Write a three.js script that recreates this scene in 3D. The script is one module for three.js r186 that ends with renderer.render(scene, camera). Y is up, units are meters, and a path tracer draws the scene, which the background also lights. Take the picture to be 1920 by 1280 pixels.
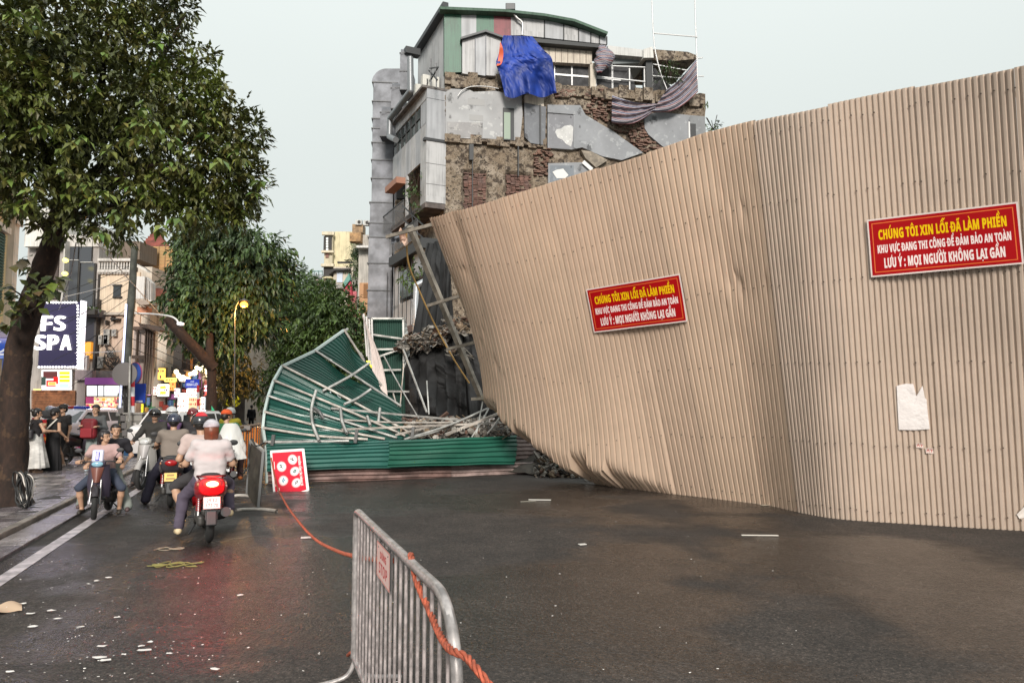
import * as THREE from 'three';
import { mergeGeometries, mergeVertices, toCreasedNormals } from 'three/addons/utils/BufferGeometryUtils.js';
import { RoundedBoxGeometry } from 'three/addons/geometries/RoundedBoxGeometry.js';

// ---------------------------------------------------------------- camera, sky, sun, exposure
const scene = new THREE.Scene();
const FOCAL = 1387, EYE = 1.8, PITCH = Math.atan(117 / FOCAL);
const camera = new THREE.PerspectiveCamera(2 * Math.atan(640 / FOCAL) * 180 / Math.PI, 1024 / 682, 0.1, 2000);
camera.position.set(0, EYE, 0);
camera.rotation.x = PITCH;
scene.add(camera);
const renderer = new THREE.WebGLRenderer({ antialias: true });
renderer.setSize(1024, 682);
renderer.toneMapping = THREE.LinearToneMapping;
renderer.toneMappingExposure = 2.1;
renderer.shadowMap.enabled = true;
{ // pale overcast dusk sky: greyish green near the horizon, a little brighter overhead
  const w = 256, h = 128, d = new Float32Array(w * h * 4);
  for (let j = 0; j < h; j++) for (let i = 0; i < w; i++) {
    const el = ((j + 0.5) / h - 0.5) * Math.PI, s = Math.max(0, Math.sin(el)), az = (i + 0.5) / w * Math.PI * 2;
    const k = 0.96 + 0.62 * s * s + 0.09 * (fb(Math.cos(az) * 2.2 + 7, s * 4, Math.sin(az) * 2.2 + 7, 5) - 0.5);
    const o = (j * w + i) * 4;
    d[o] = 0.362 * k; d[o + 1] = 0.39 * k; d[o + 2] = 0.378 * k + 0.008 * s; d[o + 3] = 1;
  }
  const t = new THREE.DataTexture(d, w, h, THREE.RGBAFormat, THREE.FloatType);
  t.mapping = THREE.EquirectangularReflectionMapping; t.magFilter = t.minFilter = THREE.LinearFilter; t.needsUpdate = true;
  scene.background = t; scene.environment = t; scene.environmentIntensity = 1;
}
const sun = new THREE.DirectionalLight(new THREE.Color(1.0, 0.93, 0.85), 2.0);
sun.position.set(2, 31, 46); sun.castShadow = true; sun.shadow.radius = 30; sun.shadow.mapSize.set(2048, 2048);
Object.assign(sun.shadow.camera, { left: -50, right: 50, top: 50, bottom: -50, near: 1, far: 200 });
scene.add(sun, sun.target); sun.target.position.set(-4, 0, -22);

// ---------------------------------------------------------------- helpers
let seed = 12345;
const rnd = () => { seed |= 0; seed = seed + 0x6D2B79F5 | 0; let t = Math.imul(seed ^ seed >>> 15, 1 | seed); t = t + Math.imul(t ^ t >>> 7, 61 | t) ^ t; return ((t ^ t >>> 14) >>> 0) / 4294967296; };
const rr = (a, b) => a + (b - a) * rnd();
const pick = a => a[Math.floor(rnd() * a.length)];
const V = (x, y, z) => new THREE.Vector3(x, y, z);
const clamp = (x, a, b) => Math.max(a, Math.min(b, x));
const sstep = (a, b, x) => { const t = clamp((x - a) / (b - a), 0, 1); return t * t * (3 - 2 * t); };
function lerp(a, b, t) { return a + (b - a) * t; }
function ray(px, py) { const a = (px - 960) / FOCAL, b = (640 - py) / FOCAL, s = Math.sin(PITCH), c = Math.cos(PITCH); return V(a, s + b * c, -c + b * s); }
function P(px, py, d) { const r = ray(px, py), k = d / -r.z; return V(r.x * k, EYE + r.y * k, -d); }   // the place seen at a pixel, d metres ahead
function G(px, py, y = 0) { const r = ray(px, py), k = (y - EYE) / r.y; return V(r.x * k, y, r.z * k); } // the place on the ground
const M4 = (p, ry = 0, rx = 0, rz = 0, s = 1) => new THREE.Matrix4().compose(p, new THREE.Quaternion().setFromEuler(new THREE.Euler(rx, ry, rz, 'YXZ')), typeof s === 'number' ? V(s, s, s) : s);

// noise
function h3(x, y, z) { let h = Math.imul(x, 374761393) + Math.imul(y, 668265263) + Math.imul(z, 2147483647 ^ 1274126177); h = Math.imul(h ^ h >>> 13, 1274126177); return ((h ^ h >>> 16) >>> 0) / 4294967296; }
function n3(x, y, z = 0) {
  const X = Math.floor(x), Y = Math.floor(y), Z = Math.floor(z); let u = x - X, v = y - Y, w = z - Z; u = u * u * (3 - 2 * u); v = v * v * (3 - 2 * v); w = w * w * (3 - 2 * w);
  const a = lerp(lerp(h3(X, Y, Z), h3(X + 1, Y, Z), u), lerp(h3(X, Y + 1, Z), h3(X + 1, Y + 1, Z), u), v);
  const b = lerp(lerp(h3(X, Y, Z + 1), h3(X + 1, Y, Z + 1), u), lerp(h3(X, Y + 1, Z + 1), h3(X + 1, Y + 1, Z + 1), u), v);
  return lerp(a, b, w);
}
function fb(x, y, z = 0, o = 4) { let s = 0, a = 0.5, t = 0; for (let i = 0; i < o; i++) { s += a * n3(x, y, z + i * 7.3); t += a; a *= 0.5; x *= 2.03; y *= 2.03; z *= 2.03; } return s / t; }
function pn(x, y, per, sd) { const X = Math.floor(x), Y = Math.floor(y); let u = x - X, v = y - Y; u = u * u * (3 - 2 * u); v = v * v * (3 - 2 * v); const m = a => ((a % per) + per) % per; return lerp(lerp(h3(m(X), m(Y), sd), h3(m(X + 1), m(Y), sd), u), lerp(h3(m(X), m(Y + 1), sd), h3(m(X + 1), m(Y + 1), sd), u), v); }
function pfb(x, y, per, o = 5, sd = 1) { let s = 0, a = 0.5, t = 0; for (let i = 0; i < o; i++) { s += a * pn(x * per, y * per, per, sd + i); t += a; a *= 0.55; per *= 2; } return s / t; } // tiles on 0..1

// textures
function dtex(n, fn, color = true) { // fn(u, v) -> sRGB 0..1 rgb or one number
  const d = new Uint8Array(n * n * 4);
  for (let j = 0; j < n; j++) for (let i = 0; i < n; i++) { const c = fn((i + 0.5) / n, (j + 0.5) / n), o = (j * n + i) * 4; if (typeof c === 'number') d[o] = d[o + 1] = d[o + 2] = clamp(c, 0, 1) * 255; else for (let k = 0; k < 3; k++) d[o + k] = clamp(c[k], 0, 1) * 255; d[o + 3] = 255; }
  const t = new THREE.DataTexture(d, n, n); t.wrapS = t.wrapT = THREE.RepeatWrapping; t.magFilter = t.minFilter = THREE.LinearFilter; if (color) t.colorSpace = THREE.SRGBColorSpace; t.needsUpdate = true; return t;
}
const rep = (t, m, my = m) => { const c = t.clone(); c.repeat.set(1 / m, 1 / my); c.needsUpdate = true; return c; };  // uv is in metres
function ctex(w, h, draw) { const c = document.createElement('canvas'); c.width = w; c.height = h; const g = c.getContext('2d'); draw(g, w, h); const t = new THREE.CanvasTexture(c); t.colorSpace = THREE.SRGBColorSpace; return t; }
function fitText(g, s, x, y, w, h, font = 'sans-serif', weight = 'bold') { // text stretched to a box, left-bottom at x, y
  g.save(); g.font = `${weight} 100px ${font}`; g.textBaseline = 'alphabetic'; g.textAlign = 'left'; const m = g.measureText(s).width; g.translate(x, y); g.scale(w / m, h / 72); g.fillText(s, 0, 0); g.restore();
}
const MARKS = { '\u0301': [[.42, -.80, .62, -.98]], '\u0300': [[.58, -.80, .38, -.98]], '\u0302': [[.3, -.80, .5, -.96], [.5, -.96, .7, -.80]], '\u0303': [[.28, -.82, .42, -.92], [.42, -.92, .58, -.83], [.58, -.83, .74, -.93]], '\u0309': [[.42, -.97, .58, -.98], [.58, -.98, .56, -.87], [.56, -.87, .48, -.80]], '\u0323': [[.47, .12, .55, .12]], '\u031b': [[.9, -.70, 1.06, -.80], [1.06, -.80, 1.06, -.90]], '\u0306': [[.3, -.94, .5, -.82], [.5, -.82, .7, -.94]] };
function vietText(g, s, x, y, w, h) { // capitals with their accents drawn as strokes
  g.save(); g.font = 'bold 100px sans-serif'; g.textBaseline = 'alphabetic'; g.textAlign = 'left'; const base = c => c === 'Đ' ? 'D' : c.normalize('NFD')[0];
  const full = g.measureText([...s].map(base).join('')).width; g.translate(x, y); g.scale(w / full, h / 72); g.lineCap = 'round'; g.lineWidth = 11; g.strokeStyle = g.fillStyle;
  let at = 0, line = ''; for (const c of s) { const b = base(c), cw = g.measureText(b).width; g.fillText(b, at, 0); g.lineWidth = 5; g.strokeText(b, at, 0); g.lineWidth = 11; if (c === 'Đ') { g.beginPath(); g.moveTo(at - 3, -36); g.lineTo(at + 34, -36); g.stroke(); }
    let up = 0; for (const m of c.normalize('NFD').slice(1)) { for (const q of MARKS[m] || []) { const dy = m !== '\u0323' && m !== '\u031b' && up ? -13 : 0, dx = up && dy ? 18 : 0; g.beginPath(); g.moveTo(at + q[0] * cw + dx, q[1] * 100 + dy); g.lineTo(at + q[2] * cw + dx, q[3] * 100 + dy); g.stroke(); } if (m === '\u0302' || m === '\u0306') up = 1; } at += cw; }
  g.restore();
}
const T_blotch = dtex(512, (u, v) => { const a = pfb(u, v, 4, 6, 3), b = pfb(u, v, 16, 4, 9); return 0.66 + 0.34 * sstep(0.25, 0.7, 0.7 * a + 0.3 * b); });
const T_grain = dtex(512, (u, v) => 0.35 + 0.5 * pfb(u, v, 32, 4, 21) + 0.15 * h3(u * 512 | 0, v * 512 | 0, 5), false);
const T_streak = dtex(512, (u, v) => { const a = pfb(u, v * 0.12 + 0.0, 24, 4, 31), b = pfb(u, v, 5, 5, 33), c = pn(u * 60, v * 3, 60, 77); return 0.8 + 0.2 * sstep(0.2, 0.62, 0.4 * a + 0.35 * b + 0.25 * c); });
const T_rough = dtex(256, (u, v) => 0.55 + 0.5 * pfb(u, v, 6, 5, 41), false);

// materials: colours are linear base colours
const lin = c => Array.isArray(c) ? new THREE.Color().setRGB(...c) : new THREE.Color(c);
const matCache = new Map();
function mat(c, o = {}) {
  const key = JSON.stringify([c, { ...o, map: o.map && o.map.uuid, bump: o.bump && o.bump.uuid, rmap: o.rmap && o.rmap.uuid }]);
  if (matCache.has(key)) return matCache.get(key);
  const phys = o.coat || o.trans || o.sheen;
  const m = new (phys ? THREE.MeshPhysicalMaterial : THREE.MeshStandardMaterial)({ color: lin(c), roughness: o.r ?? 0.7, metalness: o.m ?? 0, side: THREE.DoubleSide });
  if (o.map) m.map = o.map; if (o.bump) { m.bumpMap = o.bump; m.bumpScale = o.bs ?? 0.004; } if (o.rmap) m.roughnessMap = o.rmap;
  if (o.coat) { m.clearcoat = o.coat; m.clearcoatRoughness = 0.08; } if (o.trans) { m.transmission = o.trans; m.thickness = 0; }
  if (o.e) { m.emissive = lin(o.e); m.emissiveIntensity = o.ei ?? 1; if (o.emap) m.emissiveMap = o.emap; }
  if (o.vc) m.vertexColors = true; if (o.name) m.name = o.name;
  matCache.set(key, m); return m;
}
const TB1 = rep(T_blotch, 1.7), TB4 = rep(T_blotch, 5), TS3 = rep(T_streak, 3), TS6 = rep(T_streak, 6), TG = rep(T_grain, 0.5), TG2 = rep(T_grain, 1.6), TR2 = rep(T_rough, 2.3);
const dirty = (c, o = {}) => mat(c, { map: TB1, bump: TG, bs: 0.003, rmap: TR2, r: 0.9, ...o });
const streaky = (c, o = {}) => mat(c, { map: TS3, bump: TG, bs: 0.003, r: 0.8, ...o });

// names and tags
const used = {};
function numbered(n) { if (used[n] === undefined) { used[n] = 0; return n; } used[n]++; return n + '_' + String(used[n]).padStart(3, '0'); }
function tag(o, label, category, group, kind) { if (label) o.userData.label = label; if (category) o.userData.category = category; if (group) o.userData.group = group; if (kind) o.userData.kind = kind; return o; }
function thing(name, label, category, pos = V(0, 0, 0), group, ry = 0) { const g = new THREE.Group(); g.name = numbered(name); g.position.copy(pos); g.rotation.y = ry; scene.add(g); g.updateMatrixWorld(true); return tag(g, label, category, group); }
function copyOf(o, label, pos, ry = 0, group) { const c = o.clone(); c.name = numbered(o.name.replace(/_\d{3}$/, '')); c.position.copy(pos); c.rotation.y = ry; c.userData = { ...o.userData }; if (label) c.userData.label = label; if (group) c.userData.group = group; scene.add(c); c.updateMatrixWorld(true); return c; }
function triUV(g) { // box-projected uv in metres
  const p = g.attributes.position, uv = new Float32Array(p.count * 2), a = V(0, 0, 0), b = V(0, 0, 0), c = V(0, 0, 0);
  for (let i = 0; i < p.count; i += 3) {
    a.fromBufferAttribute(p, i); b.fromBufferAttribute(p, i + 1); c.fromBufferAttribute(p, i + 2);
    const n = b.clone().sub(a).cross(c.clone().sub(a)), x = Math.abs(n.x), y = Math.abs(n.y), z = Math.abs(n.z);
    [a, b, c].forEach((q, k) => { const o = (i + k) * 2; if (y >= x && y >= z) { uv[o] = q.x; uv[o + 1] = q.z; } else if (x >= z) { uv[o] = q.z; uv[o + 1] = q.y; } else { uv[o] = q.x; uv[o + 1] = q.y; } });
  }
  g.setAttribute('uv', new THREE.BufferAttribute(uv, 2)); return g;
}
class MB {
  constructor() { this.g = []; }
  add(geo, m, keepUV) {
    let g = geo.index ? geo.toNonIndexed() : geo.clone();
    if (m) g.applyMatrix4(m);
    for (const k of Object.keys(g.attributes)) if (!['position', 'normal', 'uv', 'color'].includes(k)) g.deleteAttribute(k);
    if (!g.attributes.normal) g.computeVertexNormals();
    if (!keepUV || !g.attributes.uv) triUV(g);
    this.g.push(g); return this;
  }
  box(x, y, z, sx, sy, sz, ry = 0, rx = 0, rz = 0) { return this.add(new THREE.BoxGeometry(sx, sy, sz), M4(V(x, y, z), ry, rx, rz)); }
  rbox(x, y, z, sx, sy, sz, r = 0.02, ry = 0, rx = 0, rz = 0) { return this.add(new RoundedBoxGeometry(sx, sy, sz, 2, Math.min(r, sx / 2.01, sy / 2.01, sz / 2.01)), M4(V(x, y, z), ry, rx, rz)); }
  bar(a, b, w, h = w, up = V(0, 1, 0)) { const d = b.clone().sub(a), L = d.length(); if (L < 1e-6) return this; d.divideScalar(L); let u = Math.abs(d.dot(up)) > 0.98 ? V(1, 0, 0) : up.clone(); const x = u.clone().cross(d).normalize(), y = d.clone().cross(x); const m = new THREE.Matrix4().makeBasis(x, y, d).setPosition(a.clone().add(b).multiplyScalar(0.5)); return this.add(new THREE.BoxGeometry(w, h, L), m); }
  tube(a, b, r, seg = 8, r2 = r) { const d = b.clone().sub(a), L = d.length(); const q = new THREE.Quaternion().setFromUnitVectors(V(0, 1, 0), d.normalize()); return this.add(new THREE.CylinderGeometry(r2, r, L, seg), new THREE.Matrix4().compose(a.clone().add(b).multiplyScalar(0.5), q, V(1, 1, 1))); }
  path(pts, r, n = pts.length * 6, seg = 6, closed = false) { return this.add(new THREE.TubeGeometry(new THREE.CatmullRomCurve3(pts, closed, 'centripetal'), n, r, seg, closed)); }
  sphere(p, r, s = V(1, 1, 1), w = 12, h = 8) { return this.add(new THREE.SphereGeometry(r, w, h), new THREE.Matrix4().compose(p, new THREE.Quaternion(), s)); }
  quad(a, b, c, d, keep) { const g = new THREE.BufferGeometry(); g.setAttribute('position', new THREE.Float32BufferAttribute([a, b, c, a, c, d].flatMap(v => [v.x, v.y, v.z]), 3)); g.setAttribute('uv', new THREE.Float32BufferAttribute([0, 0, 1, 0, 1, 1, 0, 0, 1, 1, 0, 1], 2)); g.computeVertexNormals(); return this.add(g, null, keep); }
  grid(fn, nu, nv, keepUV, uvs) { // fn(u, v) -> Vector3, smooth normals; uvs(u, v) -> [u, v]
    const g = new THREE.BufferGeometry(), p = [], uv = [], ix = [];
    for (let j = 0; j <= nv; j++) for (let i = 0; i <= nu; i++) { const q = fn(i / nu, j / nv); p.push(q.x, q.y, q.z); const t = uvs ? uvs(i / nu, j / nv) : [i / nu, j / nv]; uv.push(t[0], t[1]); }
    for (let j = 0; j < nv; j++) for (let i = 0; i < nu; i++) { const a = j * (nu + 1) + i, b = a + 1, c = a + nu + 1, d = c + 1; ix.push(a, b, d, a, d, c); }
    g.setAttribute('position', new THREE.Float32BufferAttribute(p, 3)); g.setAttribute('uv', new THREE.Float32BufferAttribute(uv, 2)); g.setIndex(ix); g.computeVertexNormals(); return this.add(g, null, keepUV);
  }
  geo() { return this.g.length === 1 ? this.g[0] : mergeGeometries(this.g); }
  build(name, m, parent, label, kind) { // geometry is given in world axes when the parent stands in the world
    const g = this.geo();
    if (parent) { parent.updateWorldMatrix(true, false); g.applyMatrix4(parent.matrixWorld.clone().invert()); }
    const o = new THREE.Mesh(g, m); o.castShadow = o.receiveShadow = true;
    if (parent) { o.name = name; parent.add(o); o.updateMatrixWorld(true); } else { o.name = numbered(name); scene.add(o); }
    if (label) o.userData.label = label; if (kind) o.userData.kind = kind; return o;
  }
}
// a facade: local x along the wall, y up, z out of it; rects are given by what the photograph shows of the wall's plane
function facade(g, dir) { // g: thing Group at a corner of the wall; dir: horizontal unit vector along the wall
  const x = dir.clone(), z = V(-dir.z, 0, dir.x); if (z.dot(V(0, 0, 0).sub(g.position)) < 0 && false) z.negate();
  const o = g.position.clone();
  const toW = (u, v, w) => o.clone().addScaledVector(x, u).addScaledVector(z, w).add(V(0, v, 0));
  const px = (a, b, w = 0) => { const r = ray(a, b), c = V(0, EYE, 0); const q = o.clone().addScaledVector(z, w); const k = q.clone().sub(c).dot(z) / r.dot(z); const p = c.addScaledVector(r, k).sub(o); return [p.dot(x), p.y]; };
  const ang = Math.atan2(-x.z, x.x);
  const f = { x, z, o, toW, px, ang,
    slab(mb, u0, v0, u1, v1, w0, w1) { const a = toW((u0 + u1) / 2, (v0 + v1) / 2, (w0 + w1) / 2); return mb.box(a.x, a.y, a.z, Math.abs(u1 - u0), Math.abs(v1 - v0), Math.abs(w1 - w0), ang); },
    rect(mb, x0, y0, x1, y1, w0, w1) { const [a, b] = px(x0, y1, w1), [c, d] = px(x1, y0, w1); return f.slab(mb, a, b, c, d, w0, w1); },
    poly(mb, pts, w0, w1) { const s = new THREE.Shape(pts.map(p => { const [u, v] = px(p[0], p[1], w1); return new THREE.Vector2(u, v); })); const e = new THREE.ExtrudeGeometry(s, { depth: w1 - w0, bevelEnabled: false }); e.translate(0, 0, w0); const m = new THREE.Matrix4().makeBasis(x, V(0, 1, 0), z).setPosition(o); return mb.add(e, m); } };
  return f;
}
const D = V(-0.312, 0, -0.950), L = V(-0.950, 0, 0.312);       // along the street, and across it to the left
const ST = (t, s, y = 0) => V(D.x * t + L.x * s, y, D.z * t + L.z * s);

// ---------------------------------------------------------------- ground, road, pavement
const T_asphalt = dtex(1024, (u, v) => { const a = pfb(u, v, 6, 4, 51), g = pfb(u, v, 128, 3, 55), sp = h3(u * 420 | 0, v * 420 | 0, 8), sp2 = h3(u * 230 | 0, v * 230 | 0, 18); let k = 0.21 + 0.12 * (a - 0.5) + 0.3 * (g - 0.5); if (sp > 0.94) k += 0.22 * (sp - 0.94) / 0.06; if (sp2 > 0.978) k += 0.16; if (sp2 < 0.03) k -= 0.06; return [k * 1.06, k * 0.98, k * 0.93]; });
const T_asphaltB = dtex(1024, (u, v) => 0.5 * pfb(u, v, 96, 4, 61) + 0.3 * pfb(u, v, 200, 2, 65) + 0.2 * pfb(u, v, 12, 3, 68), false);
const T_wet = dtex(512, (u, v) => 0.30 + 0.6 * sstep(0.4, 0.62, pfb(u, v, 3, 6, 71)) - 0.14 * pfb(u, v, 60, 2, 75), false);
{
  const g = new MB().box(0, -0.16, -400, 1600, 0.3, 1600).build('ground', dirty([0.07, 0.066, 0.06]));
  tag(g, null, null, null, 'structure');
  const m = mat([1, 1, 1], { map: rep(T_asphalt, 2.6), bump: rep(T_asphaltB, 2.1), bs: 0.03, rmap: rep(T_wet, 7), r: 0.95, vc: true });
  const b = new MB(); b.grid((u, v) => { const z = 5 - 110 * v * v, s = lerp(-40, 40, u); return V(s, 0, z); }, 160, 150, false);
  const p = b.g[0].attributes.position, c = new Float32Array(p.count * 3);
  for (let i = 0; i < p.count; i++) { const x = p.getX(i), z = p.getZ(i), k = 0.8 * (0.42 + 0.75 * fb(x * 0.35, z * 0.35, 3, 4)) * (1 - 0.16 * sstep(0.5, 0.62, fb(x * 1.4 + 40, z * 0.3, 5, 5))) * (0.9 + 0.2 * fb((x * 0.95 - z * 0.31) * 2.4, (x * 0.31 + z * 0.95) * 0.12, 9, 4)), w = fb(x * 0.16 + 9, z * 0.16, 8, 3); c[i * 3] = k * (1.02 + 0.12 * w); c[i * 3 + 1] = k; c[i * 3 + 2] = k * (1.0 - 0.1 * w); }
  b.g[0].setAttribute('color', new THREE.BufferAttribute(c, 3));
  tag(b.build('road', m), null, null, null, 'structure');
}
{ // white edge line, worn
  const s = new MB(); s.grid((u, v) => ST(lerp(2.2, 60, v), lerp(2.47, 2.63, u) + 0.004 * n3(v * 90, u * 3), 0.005), 2, 80);
  tag(s.build('road_marking', mat([0.62, 0.56, 0.58], { map: rep(T_blotch, 0.8), r: 0.45, bump: TG, bs: 0.004 })), 'long white line painted along the edge of the road', null, null, 'structure');
}
{
  const base = new MB(); // bedding under the stones
  base.add(new THREE.BoxGeometry(6.2, 0.2, 75), new THREE.Matrix4().makeBasis(L.clone().negate(), V(0, 1, 0), D.clone().negate()).setPosition(ST(33, 6.55, -0.006)));
  const pave = base.build('pavement', dirty([0.05, 0.047, 0.045])); tag(pave, null, null, null, 'structure');
  const stone = [[0.31, 0.27, 0.28], [0.25, 0.22, 0.235], [0.35, 0.31, 0.31], [0.2, 0.175, 0.19]].map(c => mat(c, { map: TB1, bump: TG, bs: 0.006, rmap: rep(T_wet, 2.1), r: 0.33 }));
  const bas = new THREE.Matrix4().makeBasis(L.clone().negate(), V(0, 1, 0), D.clone().negate());
  const geos = [0, 1, 2].map(k => { const g = new RoundedBoxGeometry(0.388, 0.06, 0.388, 1, 0.008 + 0.002 * k); triUV(g); const uv = g.attributes.uv; for (let i = 0; i < uv.count; i++) uv.setXY(i, uv.getX(i) + k * 0.61, uv.getY(i) + k * 0.37); return g; });
  const far = new MB(); let n = 0; const list = [];
  for (let i = 0; i < 120; i++) for (let j = 0; j < 15; j++) list.push([6 + i * 0.4, 3.56 + j * 0.4]);
  for (const [t, s] of list) {
    const p = ST(t, s, 0.068 + rr(-0.004, 0.004)); const k = Math.floor(rnd() * 3); const q = bas.clone().multiply(M4(V(0, 0, 0), 0, rr(-0.012, 0.012), rr(-0.012, 0.012))).setPosition(p);
    const vis = p.x / -p.z > -0.74;
    if (vis && n < 290) { const o = new THREE.Mesh(geos[k], pick(stone)); o.applyMatrix4(q); o.name = 'tile'; o.receiveShadow = true; pave.add(o); n++; } else if (t > 7) far.add(geos[k], q);
  }
  far.build('tile_paving', stone[0], pave, null, 'stuff');
  // flat granite gutter slabs and raised kerb stones
  const kb = new MB(); kb.add(new THREE.BoxGeometry(0.5, 0.1, 70), bas.clone().setPosition(ST(34, 3.1, -0.046))); const kerb = kb.build('kerb', dirty([0.03, 0.028, 0.027])); tag(kerb, null, null, null, 'structure');
  for (let i = 0; i < 48; i++) {
    const t = 4 + i * 0.92; let b = new MB(); b.add(new RoundedBoxGeometry(0.39, 0.06, 0.9, 1, 0.012), bas.clone().multiply(M4(V(0, 0, 0), 0, 0, rr(-0.015, 0.01))).setPosition(ST(t, 3.07, 0.012 + rr(-0.004, 0.004)))); b.build('gutter_slab', pick(stone), kerb);
    b = new MB(); b.add(new RoundedBoxGeometry(0.12, 0.2, 0.905, 1, 0.02), bas.clone().multiply(M4(V(0, 0, 0), rr(-0.004, 0.004))).setPosition(ST(t + 0.3, 3.345, 0.008 + rr(-0.004, 0.004)))); b.build('kerb_stone', mat([0.3, 0.26, 0.23], { map: TB1, bump: TG, bs: 0.006, r: 0.5 }), kerb);
  }
}

// ---------------------------------------------------------------- the leaning tan fence
const fenceCols = [ // bottom px, py, (depth or 0 = on the ground), top px, py
  [943, 770, 19.5, 805, 408], [1012, 842, 17.9, 870, 391], [1128, 911, 0, 985, 358], [1235, 925, 0, 1110, 320], [1345, 938, 0, 1220, 286],
  [1438, 950, 0, 1340, 245], [1512, 966, 0, 1430, 222], [1572, 976, 0, 1515, 205], [1728, 987, 0, 1670, 172], [1872, 996, 0, 1820, 143], [2030, 1005, 0, 1980, 110], [2420, 1032, 0, 2380, 20]].map(c => {
    const b = c[2] ? P(c[0], c[1], c[2]) : G(c[0], c[1], -0.03); let best = 1e9, bd = 0;
    for (let d = -b.z + 0.3; d > -b.z - 5.5; d -= 0.05) { const q = P(c[3], c[4], d), e = Math.abs(q.distanceTo(b) - 6.35); if (e < best - 1e-3) { best = e; bd = d; } }
    return { b, bd, c };
  });
for (let k = 0; k < 6; k++) { const o = fenceCols.map(f => f.bd); for (let i = 1; i < o.length - 1; i++) fenceCols[i].bd = (o[i - 1] + 2 * o[i] + o[i + 1]) / 4; }
for (const f of fenceCols) f.t = P(f.c[3], f.c[4], f.bd);
const fcB = new THREE.CatmullRomCurve3(fenceCols.map(f => f.b), false, 'centripetal'), fcT = new THREE.CatmullRomCurve3(fenceCols.map(f => f.t), false, 'centripetal');
const fcN = fenceCols.length - 1;
const fenceLen = []; { let s = 0, p = null; for (let i = 0; i <= 600; i++) { const q = fcB.getPoint(i / 600).add(fcT.getPoint(i / 600)).multiplyScalar(0.5); if (p) s += q.distanceTo(p); fenceLen.push(s); p = q; } }
const fenceTotal = fenceLen[600];
function fenceU(s) { let a = 0, b = 600; while (b - a > 1) { const m = (a + b) >> 1; if (fenceLen[m] < s) a = m; else b = m; } return (a + (s - fenceLen[a]) / (fenceLen[b] - fenceLen[a])) / 600; }
const ribS = []; for (let s = 0; s < fenceTotal - 0.02;) { ribS.push(s); s += s < 7.55 ? 0.112 : 0.076; } ribS.push(fenceTotal - 0.01); const nRib = ribS.length - 1, ribAt = r => { const i = clamp(Math.floor(r), 0, nRib - 1); return lerp(ribS[i], ribS[i + 1], r - i); };
const foldV = s => { const i = Math.round(s / 0.112); const k = sstep(0.0, 0.3, s) * (1 - sstep(2.6, 5.4, s)), base = (0.15 + 0.03 * Math.sin(s * 2.1)) * k; return Math.max(0, base + k * (0.08 * (h3(Math.floor(i / 4), 3, 9) - 0.5) + 0.02 * (h3(i, 7, 9) - 0.5))); };
function fenceSmooth(s, v) {
  const u = fenceU(clamp(s, 0.0001, fenceTotal - 0.0001)); const p = fcB.getPoint(u).lerp(fcT.getPoint(u), v);
  const q = fcB.getPoint(Math.min(1, u + 0.004)).lerp(fcT.getPoint(Math.min(1, u + 0.004)), v), q0 = fcB.getPoint(Math.max(0, u - 0.004)).lerp(fcT.getPoint(Math.max(0, u - 0.004)), v);
  const n = q.sub(q0).cross(fcT.getPoint(u).sub(fcB.getPoint(u))).normalize(); if (n.z < 0) n.negate();
  return { p, n };
}
const fenceDents = []; for (let i = 0; i < 34; i++) fenceDents.push(i < 20 ? [rr(6.4, 7.5), pick([0.62, 0.64, 0.72, 0.86, 0.8, 0.56]) + rr(-0.012, 0.012), rr(0.008, 0.022)] : [rr(0.15, 1.3), rr(0.35, 0.95), rr(0.015, 0.045)]);
function fenceAt(s, v, off = 0) { // the sheet's middle surface with its dents
  const { p, n } = fenceSmooth(s, v);
  const f = foldV(s); let d = off;
  if (f > 0.02) { const f0 = 0.15 * sstep(0, 0.3, s) * (1 - sstep(2.6, 5.4, s)), amp = 0.5 * sstep(0.0, 0.12, f0), up = Math.exp(-Math.max(0, v - f0) * 3.6); d += amp * (v < f ? up * Math.max(0, v) / f : up); }
  const cr = Math.exp(-Math.pow((s - 6.75 - 0.25 * Math.sin(v * 5)) / 0.5, 2)); d += cr * 0.01 * Math.sin(v * 24 + s * 3) * sstep(0.25, 0.6, v);
  const c2 = Math.exp(-Math.pow((s - 0.75 - v * 0.15) / 0.22, 2)); d += -0.06 * c2 * sstep(0.45, 0.95, v);
  for (const q of fenceDents) { const a = s - q[0], b = (v - q[1]) * 6.3; if (a * a < 0.03 && b * b < 0.3) d -= q[2] * Math.exp(-a * a / 0.0022 - b * b / (b > 0 ? 0.002 : 0.05)); }
  d += 0.008 * (fb(s * 0.8, v * 4, 2, 3) - 0.5) + 0.004 * (n3(s * 3, v * 9, 4) - 0.5);
  return p.addScaledVector(n, d);
}
function fencePixel(px, py, off) { // the point of the fence seen at a pixel, moved off along its normal
  const r = ray(px, py), c = V(0, EYE, 0); let best = 1e9, S = 0, W = 0;
  const test = (s, v) => { const q = fenceAt(s, v).sub(c), k = q.dot(r) / r.lengthSq(), e = q.addScaledVector(r, -k).length(); if (e < best) { best = e; S = s; W = v; } };
  for (let i = 0; i <= 60; i++) for (let j = 0; j <= 24; j++) test(i / 60 * fenceTotal, j / 24);
  for (let st = 0.25; st > 0.004; st *= 0.6) { const a = S, b = W; for (let i = -2; i <= 2; i++) for (let j = -2; j <= 2; j++) test(clamp(a + i * st, 0, fenceTotal), clamp(b + j * st * 0.16, 0, 1)); }
  return { s: S, v: W, p: fenceAt(S, W, off) };
}
const fence = thing('corrugated_fence', 'tall tan corrugated site fence leaning over the road', 'fence', G(1572, 976));
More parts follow.
